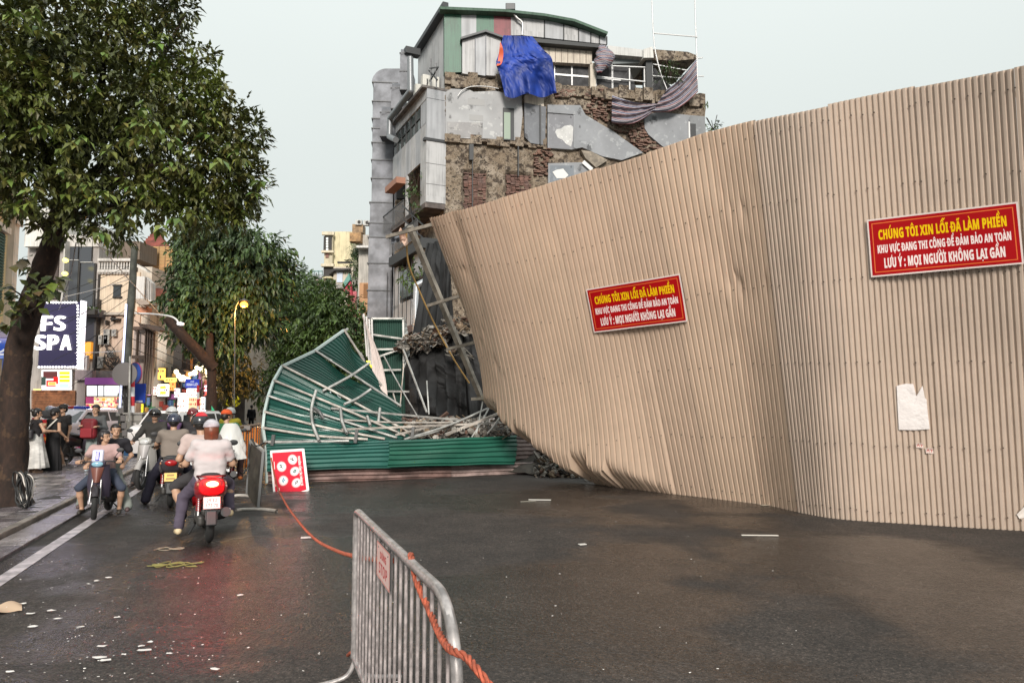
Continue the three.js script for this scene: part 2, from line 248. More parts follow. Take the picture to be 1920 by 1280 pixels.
{
  const T_tan = dtex(512, (u, v) => { const a = pfb(u, v, 4, 5, 81), s = pfb(u, v, 24, 4, 83), k = 0.95 + 0.1 * (a - 0.5) + 0.03 * (s - 0.5); return [k, k * 0.985, k * 0.97]; });
  const tans = [[0.68, 0.53, 0.415], [0.66, 0.515, 0.405], [0.695, 0.545, 0.425], [0.65, 0.54, 0.455], [0.63, 0.525, 0.445]].map(c => mat(c, { map: rep(T_tan, 3.1), r: 0.34, m: 0.12, bump: TG2, bs: 0.0002 }));
  const profA = [[0, 0.5], [0.3, 0.54], [0.6, 0.5], [0.7, -0.5], [0.9, -0.5]], profB = [[0, 0.5], [0.22, 0.56], [0.44, 0.5], [0.58, -0.5], [0.86, -0.5]];
  const nv = 52; let sheet = 0; const screwM = mat([0.1, 0.08, 0.07], { r: 0.4, m: 0.7 });
  for (let r0 = 0, per = 10; r0 < nRib; r0 += per, sheet++) {
    const late = ribS[r0] > 7.5, prof = late ? profB : profA; per = late ? 15 : 10; let r1 = Math.min(nRib, r0 + per); if (!late && ribS[r1] > 7.55) { while (ribS[r1 - 1] > 7.55) r1--; per = r1 - r0; } const pts = [], uv = [], ix = []; const lift = sheet % 2 ? 0.006 : 0; const topJ = rr(-0.003, 0.003), botJ = rr(-0.008, 0.004);
    const cols = []; for (let r = r0; r < r1; r++) for (const [a, h] of prof) cols.push([r + a, h]); cols.push([r1 + (late ? 0 : 0.5), 0.5]);
    for (let j = 0; j <= nv; j++) for (const [rp, h] of cols) { const s = Math.min(ribAt(rp), fenceTotal - 0.01), v = lerp(botJ, 1 + topJ, j / nv); const q = fenceAt(s, clamp(v, -0.02, 1.02), h * (late ? 0.026 : 0.023) + lift); pts.push(q.x, q.y, q.z); uv.push(s + sheet * 0.77, v * 6.3 + sheet * 1.3); }
    const w = cols.length; for (let j = 0; j < nv; j++) for (let i = 0; i < w - 1; i++) { const a = j * w + i, b = a + 1, c = a + w, d = c + 1; ix.push(a, b, d, a, d, c); }
    let g = new THREE.BufferGeometry(); g.setAttribute('position', new THREE.Float32BufferAttribute(pts, 3)); g.setAttribute('uv', new THREE.Float32BufferAttribute(uv, 2)); g.setIndex(ix);
    g = toCreasedNormals(g, 0.6); const b = new MB(); b.add(g, null, true); const o = b.build('corrugated_sheet', (late ? tans[3 + sheet % 2] : tans[(sheet * 7) % 3]), fence);
    const sc = new MB(); for (let r = r0; r < r1; r += 2) for (const v of [0.035, 0.2, 0.4, 0.6, 0.8, 0.965]) if (rnd() < 0.8) { const q = fenceAt(ribAt(r + (late ? 0 : 0.3)), v + rr(-0.004, 0.004), 0.018 + lift); sc.sphere(q, 0.011, V(1, 1, 1), 6, 4); }
    sc.build('screw', screwM, o, null, 'stuff');
  }
  // frame behind the sheets: posts and horizontal girts, one loose at the torn end
  const steel = mat([0.42, 0.37, 0.31], { r: 0.5, m: 0.3, map: TB1 });
  for (const v of [0.06, 0.28, 0.5, 0.72, 0.95]) { const g = new MB(), pts = []; for (let i = 0; i <= 30; i++) pts.push(fenceAt(lerp(0.15, fenceTotal - 0.3, i / 30), v, -0.09)); for (let i = 0; i < 30; i++) g.bar(pts[i], pts[i + 1], 0.05, 0.08); g.build('girt', steel, fence); }
  for (const s of [5.2, 8.0, 10.8, 13.2]) new MB().bar(fenceAt(s, 0.0, -0.19), fenceAt(s, 0.97, -0.19), 0.1).build('post', steel, fence);
  new MB().bar(P(768, 424, 17.2), P(903, 748, 20.3), 0.125).build('post', steel, fence);
  for (const [a, b, c, d, e, f] of [[724, 444, 17.0, 880, 402, 16.0], [802, 573, 18.5, 872, 552, 17.4], [838, 655, 19.3, 905, 638, 18.4], [884, 748, 20.2, 962, 741, 19.4]]) new MB().bar(P(a, b, c), P(d, e, f), 0.05, 0.075).build('girt', steel, fence);
  new MB().path([P(900, 742, 20.2), P(930, 770, 20.0), P(968, 802, 19.4), P(1010, 838, 18.6)], 0.035).build('bent_rail', mat([0.4, 0.33, 0.17], { r: 0.5, m: 0.4 }), fence);
}
// things fixed to the fence
function fencePatch(name, corners, n, m, off, label, cat, group, thick = 0.012) { // corners: top-left, top-right, bottom-right, bottom-left pixels
  const c = corners.map(q => fencePixel(q[0], q[1], off).p); const nrm = c[1].clone().sub(c[0]).cross(c[3].clone().sub(c[0])).normalize(); if (nrm.z < 0) nrm.negate();
  const f = (u, v) => { const a = c[3].clone().lerp(c[2], u), b = c[0].clone().lerp(c[1], u); return a.lerp(b, v).addScaledVector(nrm, 0.006 * Math.sin(u * 9 + v * 2) + 0.004 * Math.sin(v * 7 + 1)); };
  const t = thing(name, label, cat, c[3], group); const b = new MB(); b.grid(f, n, 6, true); b.build('printed_face', m, t);
  const bk = new MB(); bk.grid((u, v) => f(u, v).addScaledVector(nrm, -thick), n, 6); bk.build('backing', mat([0.6, 0.57, 0.55]), t); return t;
}
const signTex = ctex(1200, 520, (g, w, h) => {
  g.fillStyle = '#efe0da'; g.fillRect(0, 0, w, h); g.fillStyle = '#b3000c'; g.fillRect(14, 14, w - 28, h - 28); g.strokeStyle = '#ee7a3a'; g.lineWidth = 8; g.strokeRect(42, 42, w - 84, h - 84);
  g.fillStyle = '#ffd400'; vietText(g, 'CHÚNG TÔI XIN LỖI ĐÃ LÀM PHIỀN', 90, 188, 1020, 84); g.fillStyle = '#fff0ec'; vietText(g, 'KHU VỰC ĐANG THI CÔNG ĐỂ ĐẢM BẢO AN TOÀN', 72, 308, 1060, 68); vietText(g, 'LƯU Ý : MỌI NGƯỜI KHÔNG LẠI GẦN', 120, 444, 960, 84);
});
const signM = mat([0.86, 0.86, 0.86], { map: signTex, r: 0.4 });
fencePatch('warning_sign', [[1101, 541], [1277, 512], [1292, 601], [1116, 622]], 12, signM, 0.05, 'smaller red warning sign with yellow and white lettering, nearer the fallen end of the fence', 'sign');
fencePatch('warning_sign', [[1626, 412], [1911, 377], [1922, 493], [1634, 519]], 14, signM, 0.05, 'larger red warning sign with yellow and white lettering, above the torn paper on the fence', 'sign');
{
  const pts = [[1682, 722], [1700, 718], [1713, 719], [1719, 742], [1724, 734], [1731, 722], [1735, 744], [1738, 748], [1740, 772], [1744, 803], [1716, 805], [1686, 804], [1684, 766]].map(p => fencePixel(p[0], p[1], 0.034).p);
  const ctr = fencePixel(1712, 765, 0.04).p; const b = new MB(); for (let i = 0; i < pts.length; i++) { const q = pts[(i + 1) % pts.length], e = V(-0.002, 0, -0.004); const g = new THREE.BufferGeometry().setFromPoints([ctr, pts[i], q, ctr.clone().add(e), pts[i].clone().add(e), q.clone().add(e)]); g.computeVertexNormals(); b.add(g); }
  tag(b.build('torn_poster', mat([0.8, 0.74, 0.72], { r: 0.7, bump: TB1, bs: 0.02 })), 'torn blank white paper stuck on the tan fence', 'paper');
  const st = ctex(64, 40, (g, w, h) => { g.fillStyle = '#e9d5cb'; g.fillRect(0, 0, w, h); g.strokeStyle = '#c23a34'; g.lineWidth = 5; g.beginPath(); g.moveTo(8, 28); g.lineTo(22, 10); g.lineTo(30, 30); g.moveTo(38, 12); g.lineTo(56, 14); g.lineTo(46, 30); g.stroke(); });
  const sm = mat([0.8, 0.8, 0.8], { map: st, r: 0.6 });
  fencePatch('sticker', [[1718, 829], [1731, 830], [1732, 839], [1719, 838]], 2, sm, 0.03, 'small white and red sticker scrap, upper of two below the torn paper', 'sticker', null, 0.003);
  fencePatch('sticker', [[1736, 838], [1750, 839], [1751, 849], [1737, 848]], 2, sm, 0.03, 'small white and red sticker scrap, lower of two below the torn paper', 'sticker', null, 0.003);
  fencePatch('paper_patch', [[1906, 962], [1930, 938], [1932, 968], [1912, 970]], 2, mat([0.75, 0.68, 0.63]), 0.03, 'pale paper patch low on the fence at the edge of the road', 'paper', null, 0.003);
}

// ---------------------------------------------------------------- the half-demolished building
const ruinC = P(832, 757, 36); ruinC.y = 0;
const wallDir = V(0.984, 0, 0.18 * -1).normalize();
const ruin = thing('ruined_building', 'tall half demolished building with a torn party wall and blue tarpaulin', 'building', ruinC.clone());
const RW = facade(ruin, wallDir);                              // party wall, z faces the viewer
const streetDir = V(-0.43, 0, -0.903).normalize();
const RF = facade(ruin, streetDir);                            // street front
if (RW.z.z < 0) RW.z.negate();
if (RF.z.x > 0) RF.z.negate();
for (const f of [RW, RF]) { // keep a right-handed frame for extrusions: flip along-direction sign handled by makeBasis
}
const T_ruin = dtex(1024, (u, v) => {
  const a = pfb(u, v, 8, 7, 101), b = pfb(u, v, 20, 6, 105), c = pfb(u, v, 60, 4, 109), d = pfb(u, v, 3, 4, 113);
  let col = [0.50 + 0.6 * (c - 0.5), 0.45 + 0.58 * (c - 0.5), 0.39 + 0.54 * (c - 0.5)];
  const mix = (q, t) => { col = col.map((x, i) => lerp(x, q[i], t)); };
  mix([0.6, 0.555, 0.5], 0.8 * sstep(0.5, 0.66, a)); mix([0.2, 0.165, 0.14], 0.75 * sstep(0.52, 0.68, b)); mix([0.47, 0.30, 0.24], 0.75 * sstep(0.56, 0.66, d)); mix([0.5, 0.44, 0.37], 0.5 * sstep(0.58, 0.7, 1 - a)); mix([0.1, 0.085, 0.075], sstep(0.62, 0.72, c) * 0.8);
  return col;
});
const M_ruin = mat([0.95, 0.95, 0.95], { map: rep(T_ruin, 4.2), bump: rep(T_grain, 1.1), bs: 0.03, r: 0.95 });
const T_grey = dtex(512, (u, v) => { const a = pfb(u, v, 4, 6, 121), b = pfb(u, v, 14, 5, 125); let k = 0.9 + 0.2 * (a - 0.5); let c = [k, k, k * 1.01]; const sp = sstep(0.66, 0.69, b); c = c.map(x => lerp(x, 1.15, sp * 0.6)); const dk = sstep(0.62, 0.75, pfb(u, v, 6, 6, 129)); return c.map(x => x * (1 - 0.35 * dk)); });
const M_grey = mat([0.3, 0.312, 0.325], { map: rep(T_grey, 3), bump: TG, bs: 0.004, r: 0.8 });
const M_pale = mat([0.43, 0.435, 0.435], { map: rep(T_grey, 3.7), bump: TG, bs: 0.006, r: 0.85 });
const M_dgrey = mat([0.17, 0.18, 0.195], { map: rep(T_grey, 2.2), bump: TG, bs: 0.004, r: 0.7 });
const M_white = streaky([0.42, 0.42, 0.425], { r: 0.6 }), M_white2 = streaky([0.36, 0.37, 0.39], { map: TS6, r: 0.5 });
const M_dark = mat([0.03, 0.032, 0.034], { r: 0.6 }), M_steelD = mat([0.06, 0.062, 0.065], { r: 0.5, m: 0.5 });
const M_green = streaky([0.03, 0.115, 0.07], { r: 0.45 }), M_redp = streaky([0.19, 0.035, 0.045], { r: 0.5 });
const M_cream = streaky([0.56, 0.5, 0.42]);
const M_mesh = mat([0.075, 0.075, 0.08], { map: TB1, r: 0.85 });
const M_galv = mat([0.26, 0.27, 0.3], { map: TB4, r: 0.62, m: 0.08 });
const M_alu = mat([0.5, 0.5, 0.5], { r: 0.4, m: 0.4 });
const M_glass = mat([0.06, 0.075, 0.075], { r: 0.12, m: 0.0 });
{
  const E = (b, name, m, label) => b.build(name, m, ruin, label);
  // rough party wall with real relief: a grid pushed in and out
  const [u0] = RW.px(832, 400, 0), [u1, vt] = RW.px(1322, 176, 0); const [, vtl] = RW.px(832, 138, 0);
  const rec = [[868, 912, 322, 392], [948, 996, 327, 368]].map(r => { const [a, b] = RW.px(r[0], r[3], 0), [c, d] = RW.px(r[1], r[2], 0); return [a, c, b - 1, d]; });
  const b = new MB(); b.grid((u, v) => { const U = lerp(u0, u1, u), V_ = lerp(0, lerp(vtl, vt, u), v); let w = 0.22 * (fb(U * 1.3, V_ * 1.3, 3, 5) - 0.5) + 0.09 * (fb(U * 6, V_ * 6, 7, 3) - 0.5); for (const r of rec) if (U > r[0] && U < r[1] && V_ > r[2] && V_ < r[3]) w -= 0.2; return RW.toW(U, V_ + (v === 1 ? 0.35 * (fb(U * 2.1, 2, 9, 3) - 0.6) : 0), w); }, 200, 170);
  E(b, 'wall', M_ruin);
  const core = new MB(); RW.slab(core, u0 + 0.2, 0, u1 - 0.2, Math.min(vt, vtl) - 0.8, -9, -0.55); E(core, 'inner_wall', M_ruin);
  const bricks = new MB(); for (const r of rec) for (let y = r[2] + 0.3; y < r[3] - 0.05; y += 0.075) for (let x = r[0] + rr(0, 0.1); x < r[1] - 0.1; x += 0.235) if (rnd() < 0.9) RW.slab(bricks, x, y, x + 0.21, y + 0.058, -0.3, -0.1 + rr(-0.05, 0.05));
  E(bricks, 'brick_infill', dirty([0.2, 0.1, 0.075]), null); ruin.children[ruin.children.length - 1].userData.kind = 'stuff';
  // loose bricks showing along the broken edges
  const eb = new MB(); for (const [x0, y0, x1, y1] of [[1092, 178, 1150, 230], [1150, 200, 1215, 285], [1040, 168, 1140, 182], [1180, 235, 1245, 280], [1000, 268, 1030, 330]]) for (let i = 0; i < 90; i++) { const [a, c] = RW.px(rr(x0, x1), rr(y0, y1), 0.1); RW.slab(eb, a, c, a + rr(0.12, 0.24), c + rr(0.05, 0.07), -0.1, 0.1 + rr(0, 0.1)); }
  E(eb, 'broken_brick', dirty([0.22, 0.12, 0.085]), null); ruin.children[ruin.children.length - 1].userData.kind = 'stuff';
  // ledges of the missing floors
  for (const [x0, y0, x1, y1] of [[834, 140, 940, 166], [1040, 166, 1150, 180], [834, 260, 1024, 268], [1150, 172, 1318, 188]]) { const l = new MB(); const [a, c] = RW.px(x0, y1, 0.2), [d, e] = RW.px(x1, y0, 0.2); let x = a; while (x < d) { const q = Math.min(d, x + rr(0.15, 0.6)); RW.slab(l, x, lerp(c, e, rr(0, 0.3)), q, lerp(c, e, rr(0.55, 1)), -0.1, rr(0.12, 0.36)); x = q; } E(l, 'broken_ledge', M_ruin); }
  // the painted insides of the rooms that are gone
  const patch = (pts, m, w = 0.2, name = 'plaster_patch', label) => { const q = new MB(); RW.poly(q, pts, 0.02, w); return E(q, name, m, label); };
  patch([[836, 172], [846, 166], [880, 168], [888, 172], [930, 170], [952, 176], [978, 180], [980, 215], [975, 262], [945, 263], [836, 257]], M_pale, 0.2);
  patch([[838, 228], [905, 230], [905, 258], [838, 256]], mat([0.33, 0.325, 0.32], { map: rep(T_grey, 2) }), 0.206);
  for (const r of [[877, 186, 909, 196], [880, 216, 906, 225], [906, 238, 937, 259]]) { const q = new MB(); RW.rect(q, ...r, 0.1, 0.209); E(q, 'plaster_scar', r[0] === 906 ? M_pale : mat([0.3, 0.3, 0.3])); }
  { const q = new MB(); RW.rect(q, 943, 203, 964, 262, 0.15, 0.26); const w = E(q, 'window_frame', M_dark); const p = new MB(); RW.rect(p, 945, 211, 957, 260, 0.2, 0.268); p.build('pane', mat([0.24, 0.3, 0.24], { r: 0.2 }), w); }
  patch([[983, 192], [1024, 200], [1022, 272], [995, 268], [984, 256]], M_dgrey, 0.22);
  patch([[984, 178], [1008, 176], [1012, 182], [1020, 184], [1020, 199], [984, 192]], M_cream, 0.24);
  { const q = new MB(); RW.rect(q, 1012, 196, 1014.5, 270, 0.1, 0.3); E(q, 'conduit', M_dark); }
  patch([[1027, 196], [1088, 197], [1098, 215], [1150, 246], [1206, 286], [1166, 300], [1130, 293], [1092, 276], [1072, 280], [1027, 277]], M_grey, 0.2);
  { const q = new MB(); RW.rect(q, 1029, 211, 1075, 276, 0.1, 0.206); E(q, 'walled_up_door', mat([0.25, 0.255, 0.27], { map: rep(T_grey, 2.6), r: 0.8 })); const t = new MB(); RW.rect(t, 1027, 207, 1079, 210.5, 0.1, 0.27); RW.rect(t, 1075.5, 210.5, 1079, 277, 0.1, 0.25); E(t, 'door_casing', M_grey); }
  patch([[1041, 247], [1044, 242], [1052, 241], [1058, 236], [1070, 234], [1075, 238], [1074, 262], [1071, 275], [1062, 270], [1055, 262], [1046, 258]], mat([0.6, 0.6, 0.58], { map: rep(T_grey, 1.5) }), 0.215);
  patch([[1028, 306], [1090, 304], [1112, 318], [1060, 352], [1028, 352]], M_grey, 0.19); patch([[1031, 310], [1076, 310], [1076, 350], [1031, 350]], mat([0.2, 0.225, 0.25], { map: rep(T_grey, 2.6), r: 0.7 }), 0.197);
  patch([[1036, 322], [1044, 318], [1056, 316], [1066, 328], [1060, 334], [1044, 334]], mat([0.6, 0.6, 0.58]), 0.21, 'plaster_scar');
  patch([[1209, 222], [1222, 212], [1240, 210], [1296, 216], [1322, 218], [1324, 262], [1250, 280], [1240, 272], [1216, 252], [1209, 240]], M_grey, 0.2);
  patch([[1294, 217], [1322, 218], [1324, 262], [1296, 266]], mat([0.24, 0.25, 0.255], { map: rep(T_grey, 2) }), 0.207);
  { const q = new MB(); RW.rect(q, 1294, 232, 1305, 264, 0.1, 0.235); E(q, 'doorway', M_dark); const t = new MB(); RW.rect(t, 1292, 228, 1294, 264, 0.1, 0.25); E(t, 'door_casing', mat([0.6, 0.6, 0.6])); }
  patch([[1090, 281], [1110, 284], [1140, 300], [1118, 314], [1098, 296]], mat([0.33, 0.28, 0.22], { map: TB1 }), 0.3, 'broken_ledge');
  { const q = new MB(); const a = RW.toW(...RW.px(1093, 303, 0.3), 0.3), c = RW.toW(...RW.px(1110, 318, 0.3), 0.3); q.bar(a, c, 0.06, 0.2); E(q, 'broken_trim', mat([0.6, 0.6, 0.6])); }
  for (const [x, y0, y1] of [[886, 268, 398], [972, 266, 330]]) { const q = new MB(); RW.rect(q, x - 1, y0, x + 1, y1, 0.1, 0.24); E(q, 'drain_pipe', M_dark); }
  { const q = new MB(); RW.rect(q, 880, 270, 888, 299, 0.05, 0.3); E(q, 'cut_beam', M_dark); const c = new MB(); c.path([[858, 180], [866, 170], [880, 163], [912, 162], [935, 166]].map(p => RW.toW(...RW.px(p[0], p[1], 0.35), 0.35)), 0.025); E(c, 'cable', M_alu); }
  // ---- rooftop metal room
  const roof = (pts, m, w0, w1, name) => { const q = new MB(); RW.poly(q, pts, w0, w1); return E(q, name, m); };
  roof([[833, 26], [865, 27], [865, 135], [833, 136]], M_green, -1, 0.02, 'cladding_panel'); roof([[893, 28], [926, 30], [926, 62], [893, 64]], M_green, -1, 0.02, 'cladding_panel'); roof([[926, 30], [958, 32], [958, 70], [926, 66]], M_redp, -1, 0.03, 'cladding_panel');
  roof([[865, 28], [893, 28], [893, 66], [865, 74]], M_white2, -1, 0.02, 'cladding_panel'); roof([[958, 32], [980, 34], [980, 66], [958, 66]], M_white, -1, 0.025, 'cladding_panel');
  { const xs = [980, 1021, 1057, 1085, 1108, 1124, 1138], top = x => x < 1021 ? lerp(33, 36, (x - 980) / 41) : lerp(36, 68, (x - 1021) / 117); for (let i = 0; i < 6; i++) { const a = xs[i] + 1.2, c = xs[i + 1] - 1.2; roof([[a, top(a)], [c, top(c)], [c, lerp(66, 83, (c - 980) / 158)], [a, lerp(66, 83, (a - 980) / 158)]], i % 2 ? M_white2 : M_white, -1, 0.03, 'cladding_panel'); roof([[c, top(c)], [c + 2.4, top(c + 2)], [c + 2.4, lerp(66, 83, (c - 980) / 158)], [c, lerp(66, 83, (c - 980) / 158)]], M_dark, -1, 0.05, 'cladding_joint'); } }
  // little gabled shed in front of it
  { const xs = [866, 891, 911, 940], tp = x => x < 911 ? lerp(70, 57, (x - 866) / 45) : lerp(57, 68, (x - 911) / 29); for (let i = 0; i < 3; i++) roof([[xs[i] + 0.7, tp(xs[i])], [xs[i + 1] - 0.7, tp(xs[i + 1])], [xs[i + 1] - 0.7, 142], [xs[i] + 0.7, 137 + i * 2]], [M_white, M_white2, M_white][i], -1, 0.22, 'shed_panel'); roof([[864, 69], [911, 55], [945, 68], [945, 71], [911, 59], [864, 73]], M_steelD, -1, 0.45, 'shed_roof'); for (const x of [891, 911]) roof([[x - 0.8, 62], [x + 0.8, 62], [x + 0.8, 140], [x - 0.8, 140]], M_galv, 0, 0.27, 'shed_post'); }
  // green roof edge
  { const pts = [[824, 19], [945, 24], [1020, 32], [1075, 42], [1137, 66]]; for (let i = 0; i < 4; i++) { const q = new MB(); q.bar(RW.toW(...RW.px(...pts[i], 0.2), 0.2), RW.toW(...RW.px(...pts[i + 1], 0.2), 0.2), 0.5, 0.14); E(q, 'roof_edge', streaky([0.075, 0.13, 0.095])); }
    const r = new MB(); const back = RF.px(783, 118, 0)[0]; r.grid((u, v) => { const i = Math.min(3, Math.floor(u * 4)), f = u * 4 - i; const p = RW.toW(...RW.px(lerp(pts[i][0], pts[i + 1][0], f), lerp(pts[i][1], pts[i + 1][1], f), 0), 0); return p.addScaledVector(RF.x, v * back).add(V(0, -0.4 * v, 0)); }, 16, 2); E(r, 'roof', M_steelD); }
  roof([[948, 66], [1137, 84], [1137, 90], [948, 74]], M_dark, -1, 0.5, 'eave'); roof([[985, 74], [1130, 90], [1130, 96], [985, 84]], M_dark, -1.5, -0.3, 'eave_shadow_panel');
  { const q = roof([[1008, 84], [1110, 90], [1110, 120], [1036, 116]], M_cream, -0.4, 0.05, 'siding'); for (let i = 0; i < 8; i++) { const s = new MB(); RW.rect(s, 1018 + i * 11.5, 85, 1019.2 + i * 11.5, 118, 0.02, 0.07); s.build('siding_joint', mat([0.24, 0.2, 0.17]), q); } }
  for (const r of [[1040, 114, 1072, 165], [1073, 117, 1106, 167], [1118, 120, 1148, 172], [1149, 124, 1180, 174]]) { const q = new MB(); RW.rect(q, ...r, -0.35, -0.3); const w = E(q, 'mesh_screen', M_mesh); const f = new MB(); RW.rect(f, r[0] - 0.6, r[1], r[0] + 0.7, r[3], -0.3, -0.24); RW.rect(f, r[0] + 1, (r[1] + r[3]) / 2, r[2] - 1, (r[1] + r[3]) / 2 + 1, -0.3, -0.25); RW.rect(f, r[2] - 0.6, r[1], r[2] + 0.7, r[3], -0.3, -0.24); f.build('screen_frame', M_alu, w); }
  { const q = new MB(); RW.rect(q, 1107, 118, 1117, 168, -0.3, 0.05); E(q, 'column', M_cream); }
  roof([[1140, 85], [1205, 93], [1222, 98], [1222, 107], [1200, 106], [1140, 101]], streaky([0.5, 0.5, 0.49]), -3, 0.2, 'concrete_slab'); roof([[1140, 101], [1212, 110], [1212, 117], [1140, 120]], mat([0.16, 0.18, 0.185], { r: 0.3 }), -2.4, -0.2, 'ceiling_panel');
  roof([[1207, 92], [1224, 87], [1226, 108], [1207, 108]], streaky([0.6, 0.59, 0.56]), -0.5, 0.4, 'beam_end'); roof([[1211, 108], [1223, 108], [1225, 178], [1213, 178]], M_dark, -0.5, 0.1, 'column');
  roof([[1224, 92], [1290, 97], [1308, 104], [1307, 110], [1266, 114], [1240, 112], [1224, 112]], M_ruin, -3, 0.2, 'broken_roof_slab');
  for (const r of [[1222, 120, 1224, 176], [1180, 124, 1181.5, 172], [1208, 128, 1209.5, 174]]) { const q = new MB(); RW.rect(q, ...r, -0.1, -0.04); E(q, 'frame_post', M_alu); }
  for (const [x0, y0, x1, y1] of [[1118, 143, 1210, 153], [1118, 122, 1210, 126], [1224, 120, 1300, 134], [1224, 142, 1300, 148], [1300, 110, 1318, 108], [1290, 142, 1320, 143]]) { const q = new MB(); q.bar(RW.toW(...RW.px(x0, y0, 0), 0), RW.toW(...RW.px(x1, y1, 0), 0), 0.05); E(q, 'frame_rail', M_alu); }
  for (const t of [[[1180, 128], [1196, 172], [1178, 172], [1150, 172]], [[1222, 118], [1246, 150], [1262, 165], [1222, 176]]]) { const q = new MB(); RW.poly(q, t, -0.2, -0.17); E(q, 'torn_mesh', M_mesh); }
  // plants that took root on the roof and the wall top
  // ---- street front
  const F = (r, w0, w1, m, name) => { const q = new MB(); RF.rect(q, ...r, w0, w1); return E(q, name, m); };
  const FP = (pts, w0, w1, m, name) => { const q = new MB(); RF.poly(q, pts, w0, w1); return E(q, name, m); };
  const end = RF.px(742, 400, 0)[0], topA = RF.px(828, 24, 0)[1], bayA = RF.px(795, 170, 1.0)[1];
  { const q = new MB(); RF.slab(q, 0.02, 0, end, bayA, -6, -0.02); E(q, 'front_wall', M_ruin); const s = new MB(); const e2 = RF.px(783, 118, 0)[0]; RF.slab(s, 0.02, bayA, e2, topA - 0.25, -0.4, -0.02); E(s, 'roof_room_side', M_white); }
  { const q = new MB(); q.bar(RF.toW(-0.1, topA, 0.1), RF.toW(RF.px(783, 118, 0)[0], topA - 0.3, 0.1), 0.3, 0.25); E(q, 'roof_edge', M_steelD); }
  // projecting bay; its end panels face the viewer
  const B = 1.02; const [, bt] = RF.px(796, 170, B), bAt = y => RF.px(796, y, B)[1];
  const endCap = (y0, y1, m) => { const q = new MB(); RF.slab(q, -0.03, bAt(y1) + 0.012, 0.1, bAt(y0) - 0.012, 0.0, B); return E(q, 'bay_end_panel', m); };
  endCap(168, 188, M_white2); endCap(188, 262, M_white2); endCap(266, 308, M_white); endCap(308, 346, M_white); endCap(346, 380, M_white);
  { const q = new MB(); RF.slab(q, -0.08, bAt(265) - 0.04, 0.2, bAt(262) + 0.02, -0.02, B + 0.12); E(q, 'bay_lip', M_dark); const r = new MB(); RF.slab(r, -0.06, bt, RF.px(735, 400, 1.02)[0], bt + 0.12, -0.1, B + 0.25); E(r, 'canopy', mat([0.2, 0.18, 0.17], { map: TB1 })); }
  const bay = (u0, u1, y0, y1, w, m, name) => { const q = new MB(); RF.slab(q, u0, bAt(y1), u1, bAt(y0), w - 0.1, w); return E(q, name, m); };
  const eb_ = RF.px(735, 400, B)[0]; const NB = 7; for (let i = 0; i < NB; i++) { const a = 0.1 + i * (eb_ - 0.1) / NB, c = a + (eb_ - 0.1) / NB - 0.015; bay(a, c, 168, 188, B, M_white, 'bay_panel'); if (i > 0) { const w = bay(a, c, 190, 232, B - 0.06, M_glass, 'bay_window'); const q = new MB(); RF.slab(q, a, bAt(232), a + 0.06, bAt(190), B - 0.06, B + 0.02); q.build('frame', M_dark, w); const q2 = new MB(); RF.slab(q2, a + 0.06, bAt(211), c, bAt(209), B - 0.06, B - 0.01); q2.build('frame', M_dark, w); } else bay(a, c, 190, 232, B, M_white2, 'bay_panel'); bay(a, c, 233, 298, B, i % 2 ? M_white2 : M_white, 'bay_panel'); }
  bay(0.1, 0.9, 298, 380, B, M_white, 'bay_panel'); bay(3.1, 3.4, 298, 420, B, M_white, 'bay_post'); bay(1.0, RF.px(735, 400, 1.02)[0], 380, 388, B + 0.05, mat([0.22, 0.22, 0.22]), 'balcony_edge');
  { const q = new MB(); RF.slab(q, -0.05, bAt(390), RF.px(735, 400, 1.02)[0], bAt(381), 0, B + 0.05); E(q, 'balcony_slab', mat([0.16, 0.13, 0.12], { map: TB1 })); const a = new MB(); RF.slab(a, 3.4, bAt(312), 5.6, bAt(300), B - 0.02, B + 0.5); E(a, 'awning', mat([0.3, 0.15, 0.1])); }
  // lower storeys: panels, windows, balcony with plants, corrugated aprons
  const e9 = RF.px(735, 500, 1.0)[0]; for (const [u0, u1, v0, v1, m, n] of [[0.05, e9, 9.4, 9.9, M_dark, 'balcony_slab'], [0.3, 2.2, 8.2, 9.4, M_white2, 'wall_panel'], [2.5, 4.6, 7.4, 8.9, M_glass, 'window'], [4.8, e9, 7.0, 9.3, M_white, 'wall_panel'], [0.4, e9, 5.4, 5.75, mat([0.12, 0.09, 0.085]), 'balcony_slab'], [2.5, e9, 5.75, 7.2, M_white, 'wall_panel'], [0.4, 2.3, 5.75, 6.6, M_white2, 'wall_panel'], [0.5, 1.6, 4.2, 5.3, mat([0.3, 0.31, 0.33], { r: 0.4 }), 'meter_box'], [2.0, e9, 0.5, 5.2, M_ruin, 'wall_panel']]) { const q = new MB(); RF.slab(q, u0, v0, u1, v1, 0.05, n === 'balcony_slab' ? 1.2 : 0.9); E(q, n, m); }
  for (let i = 0; i < 7; i++) { const q = new MB(); RF.slab(q, 2.5 + i * 0.75, 5.75, 2.54 + i * 0.75, 9.3, 0.9, 0.93); E(q, 'panel_joint', M_steelD); }
  for (const [vb, a, c] of [[10.1, 1.0, 6], [bAt(380), 3.4, 7.5]]) { const q = new MB(); for (let u = a; u < c; u += 0.16) q.bar(RF.toW(u, vb, 1.1), RF.toW(u, vb + 0.95, 1.1), 0.022); q.bar(RF.toW(a, vb + 0.95, 1.1), RF.toW(c, vb + 0.95, 1.1), 0.05); E(q, 'balcony_railing', M_steelD); }
  { const q = new MB(); for (const [a, c] of [[[0.4, 10.6], [3.0, 12.2]], [[0.5, 10.0], [2.8, 11.4]], [[1.5, 10.2], [1.9, 12.3]]]) q.bar(RF.toW(a[0], a[1], 1.0), RF.toW(c[0], c[1], 1.3), 0.06); E(q, 'bent_bracket', M_steelD); }
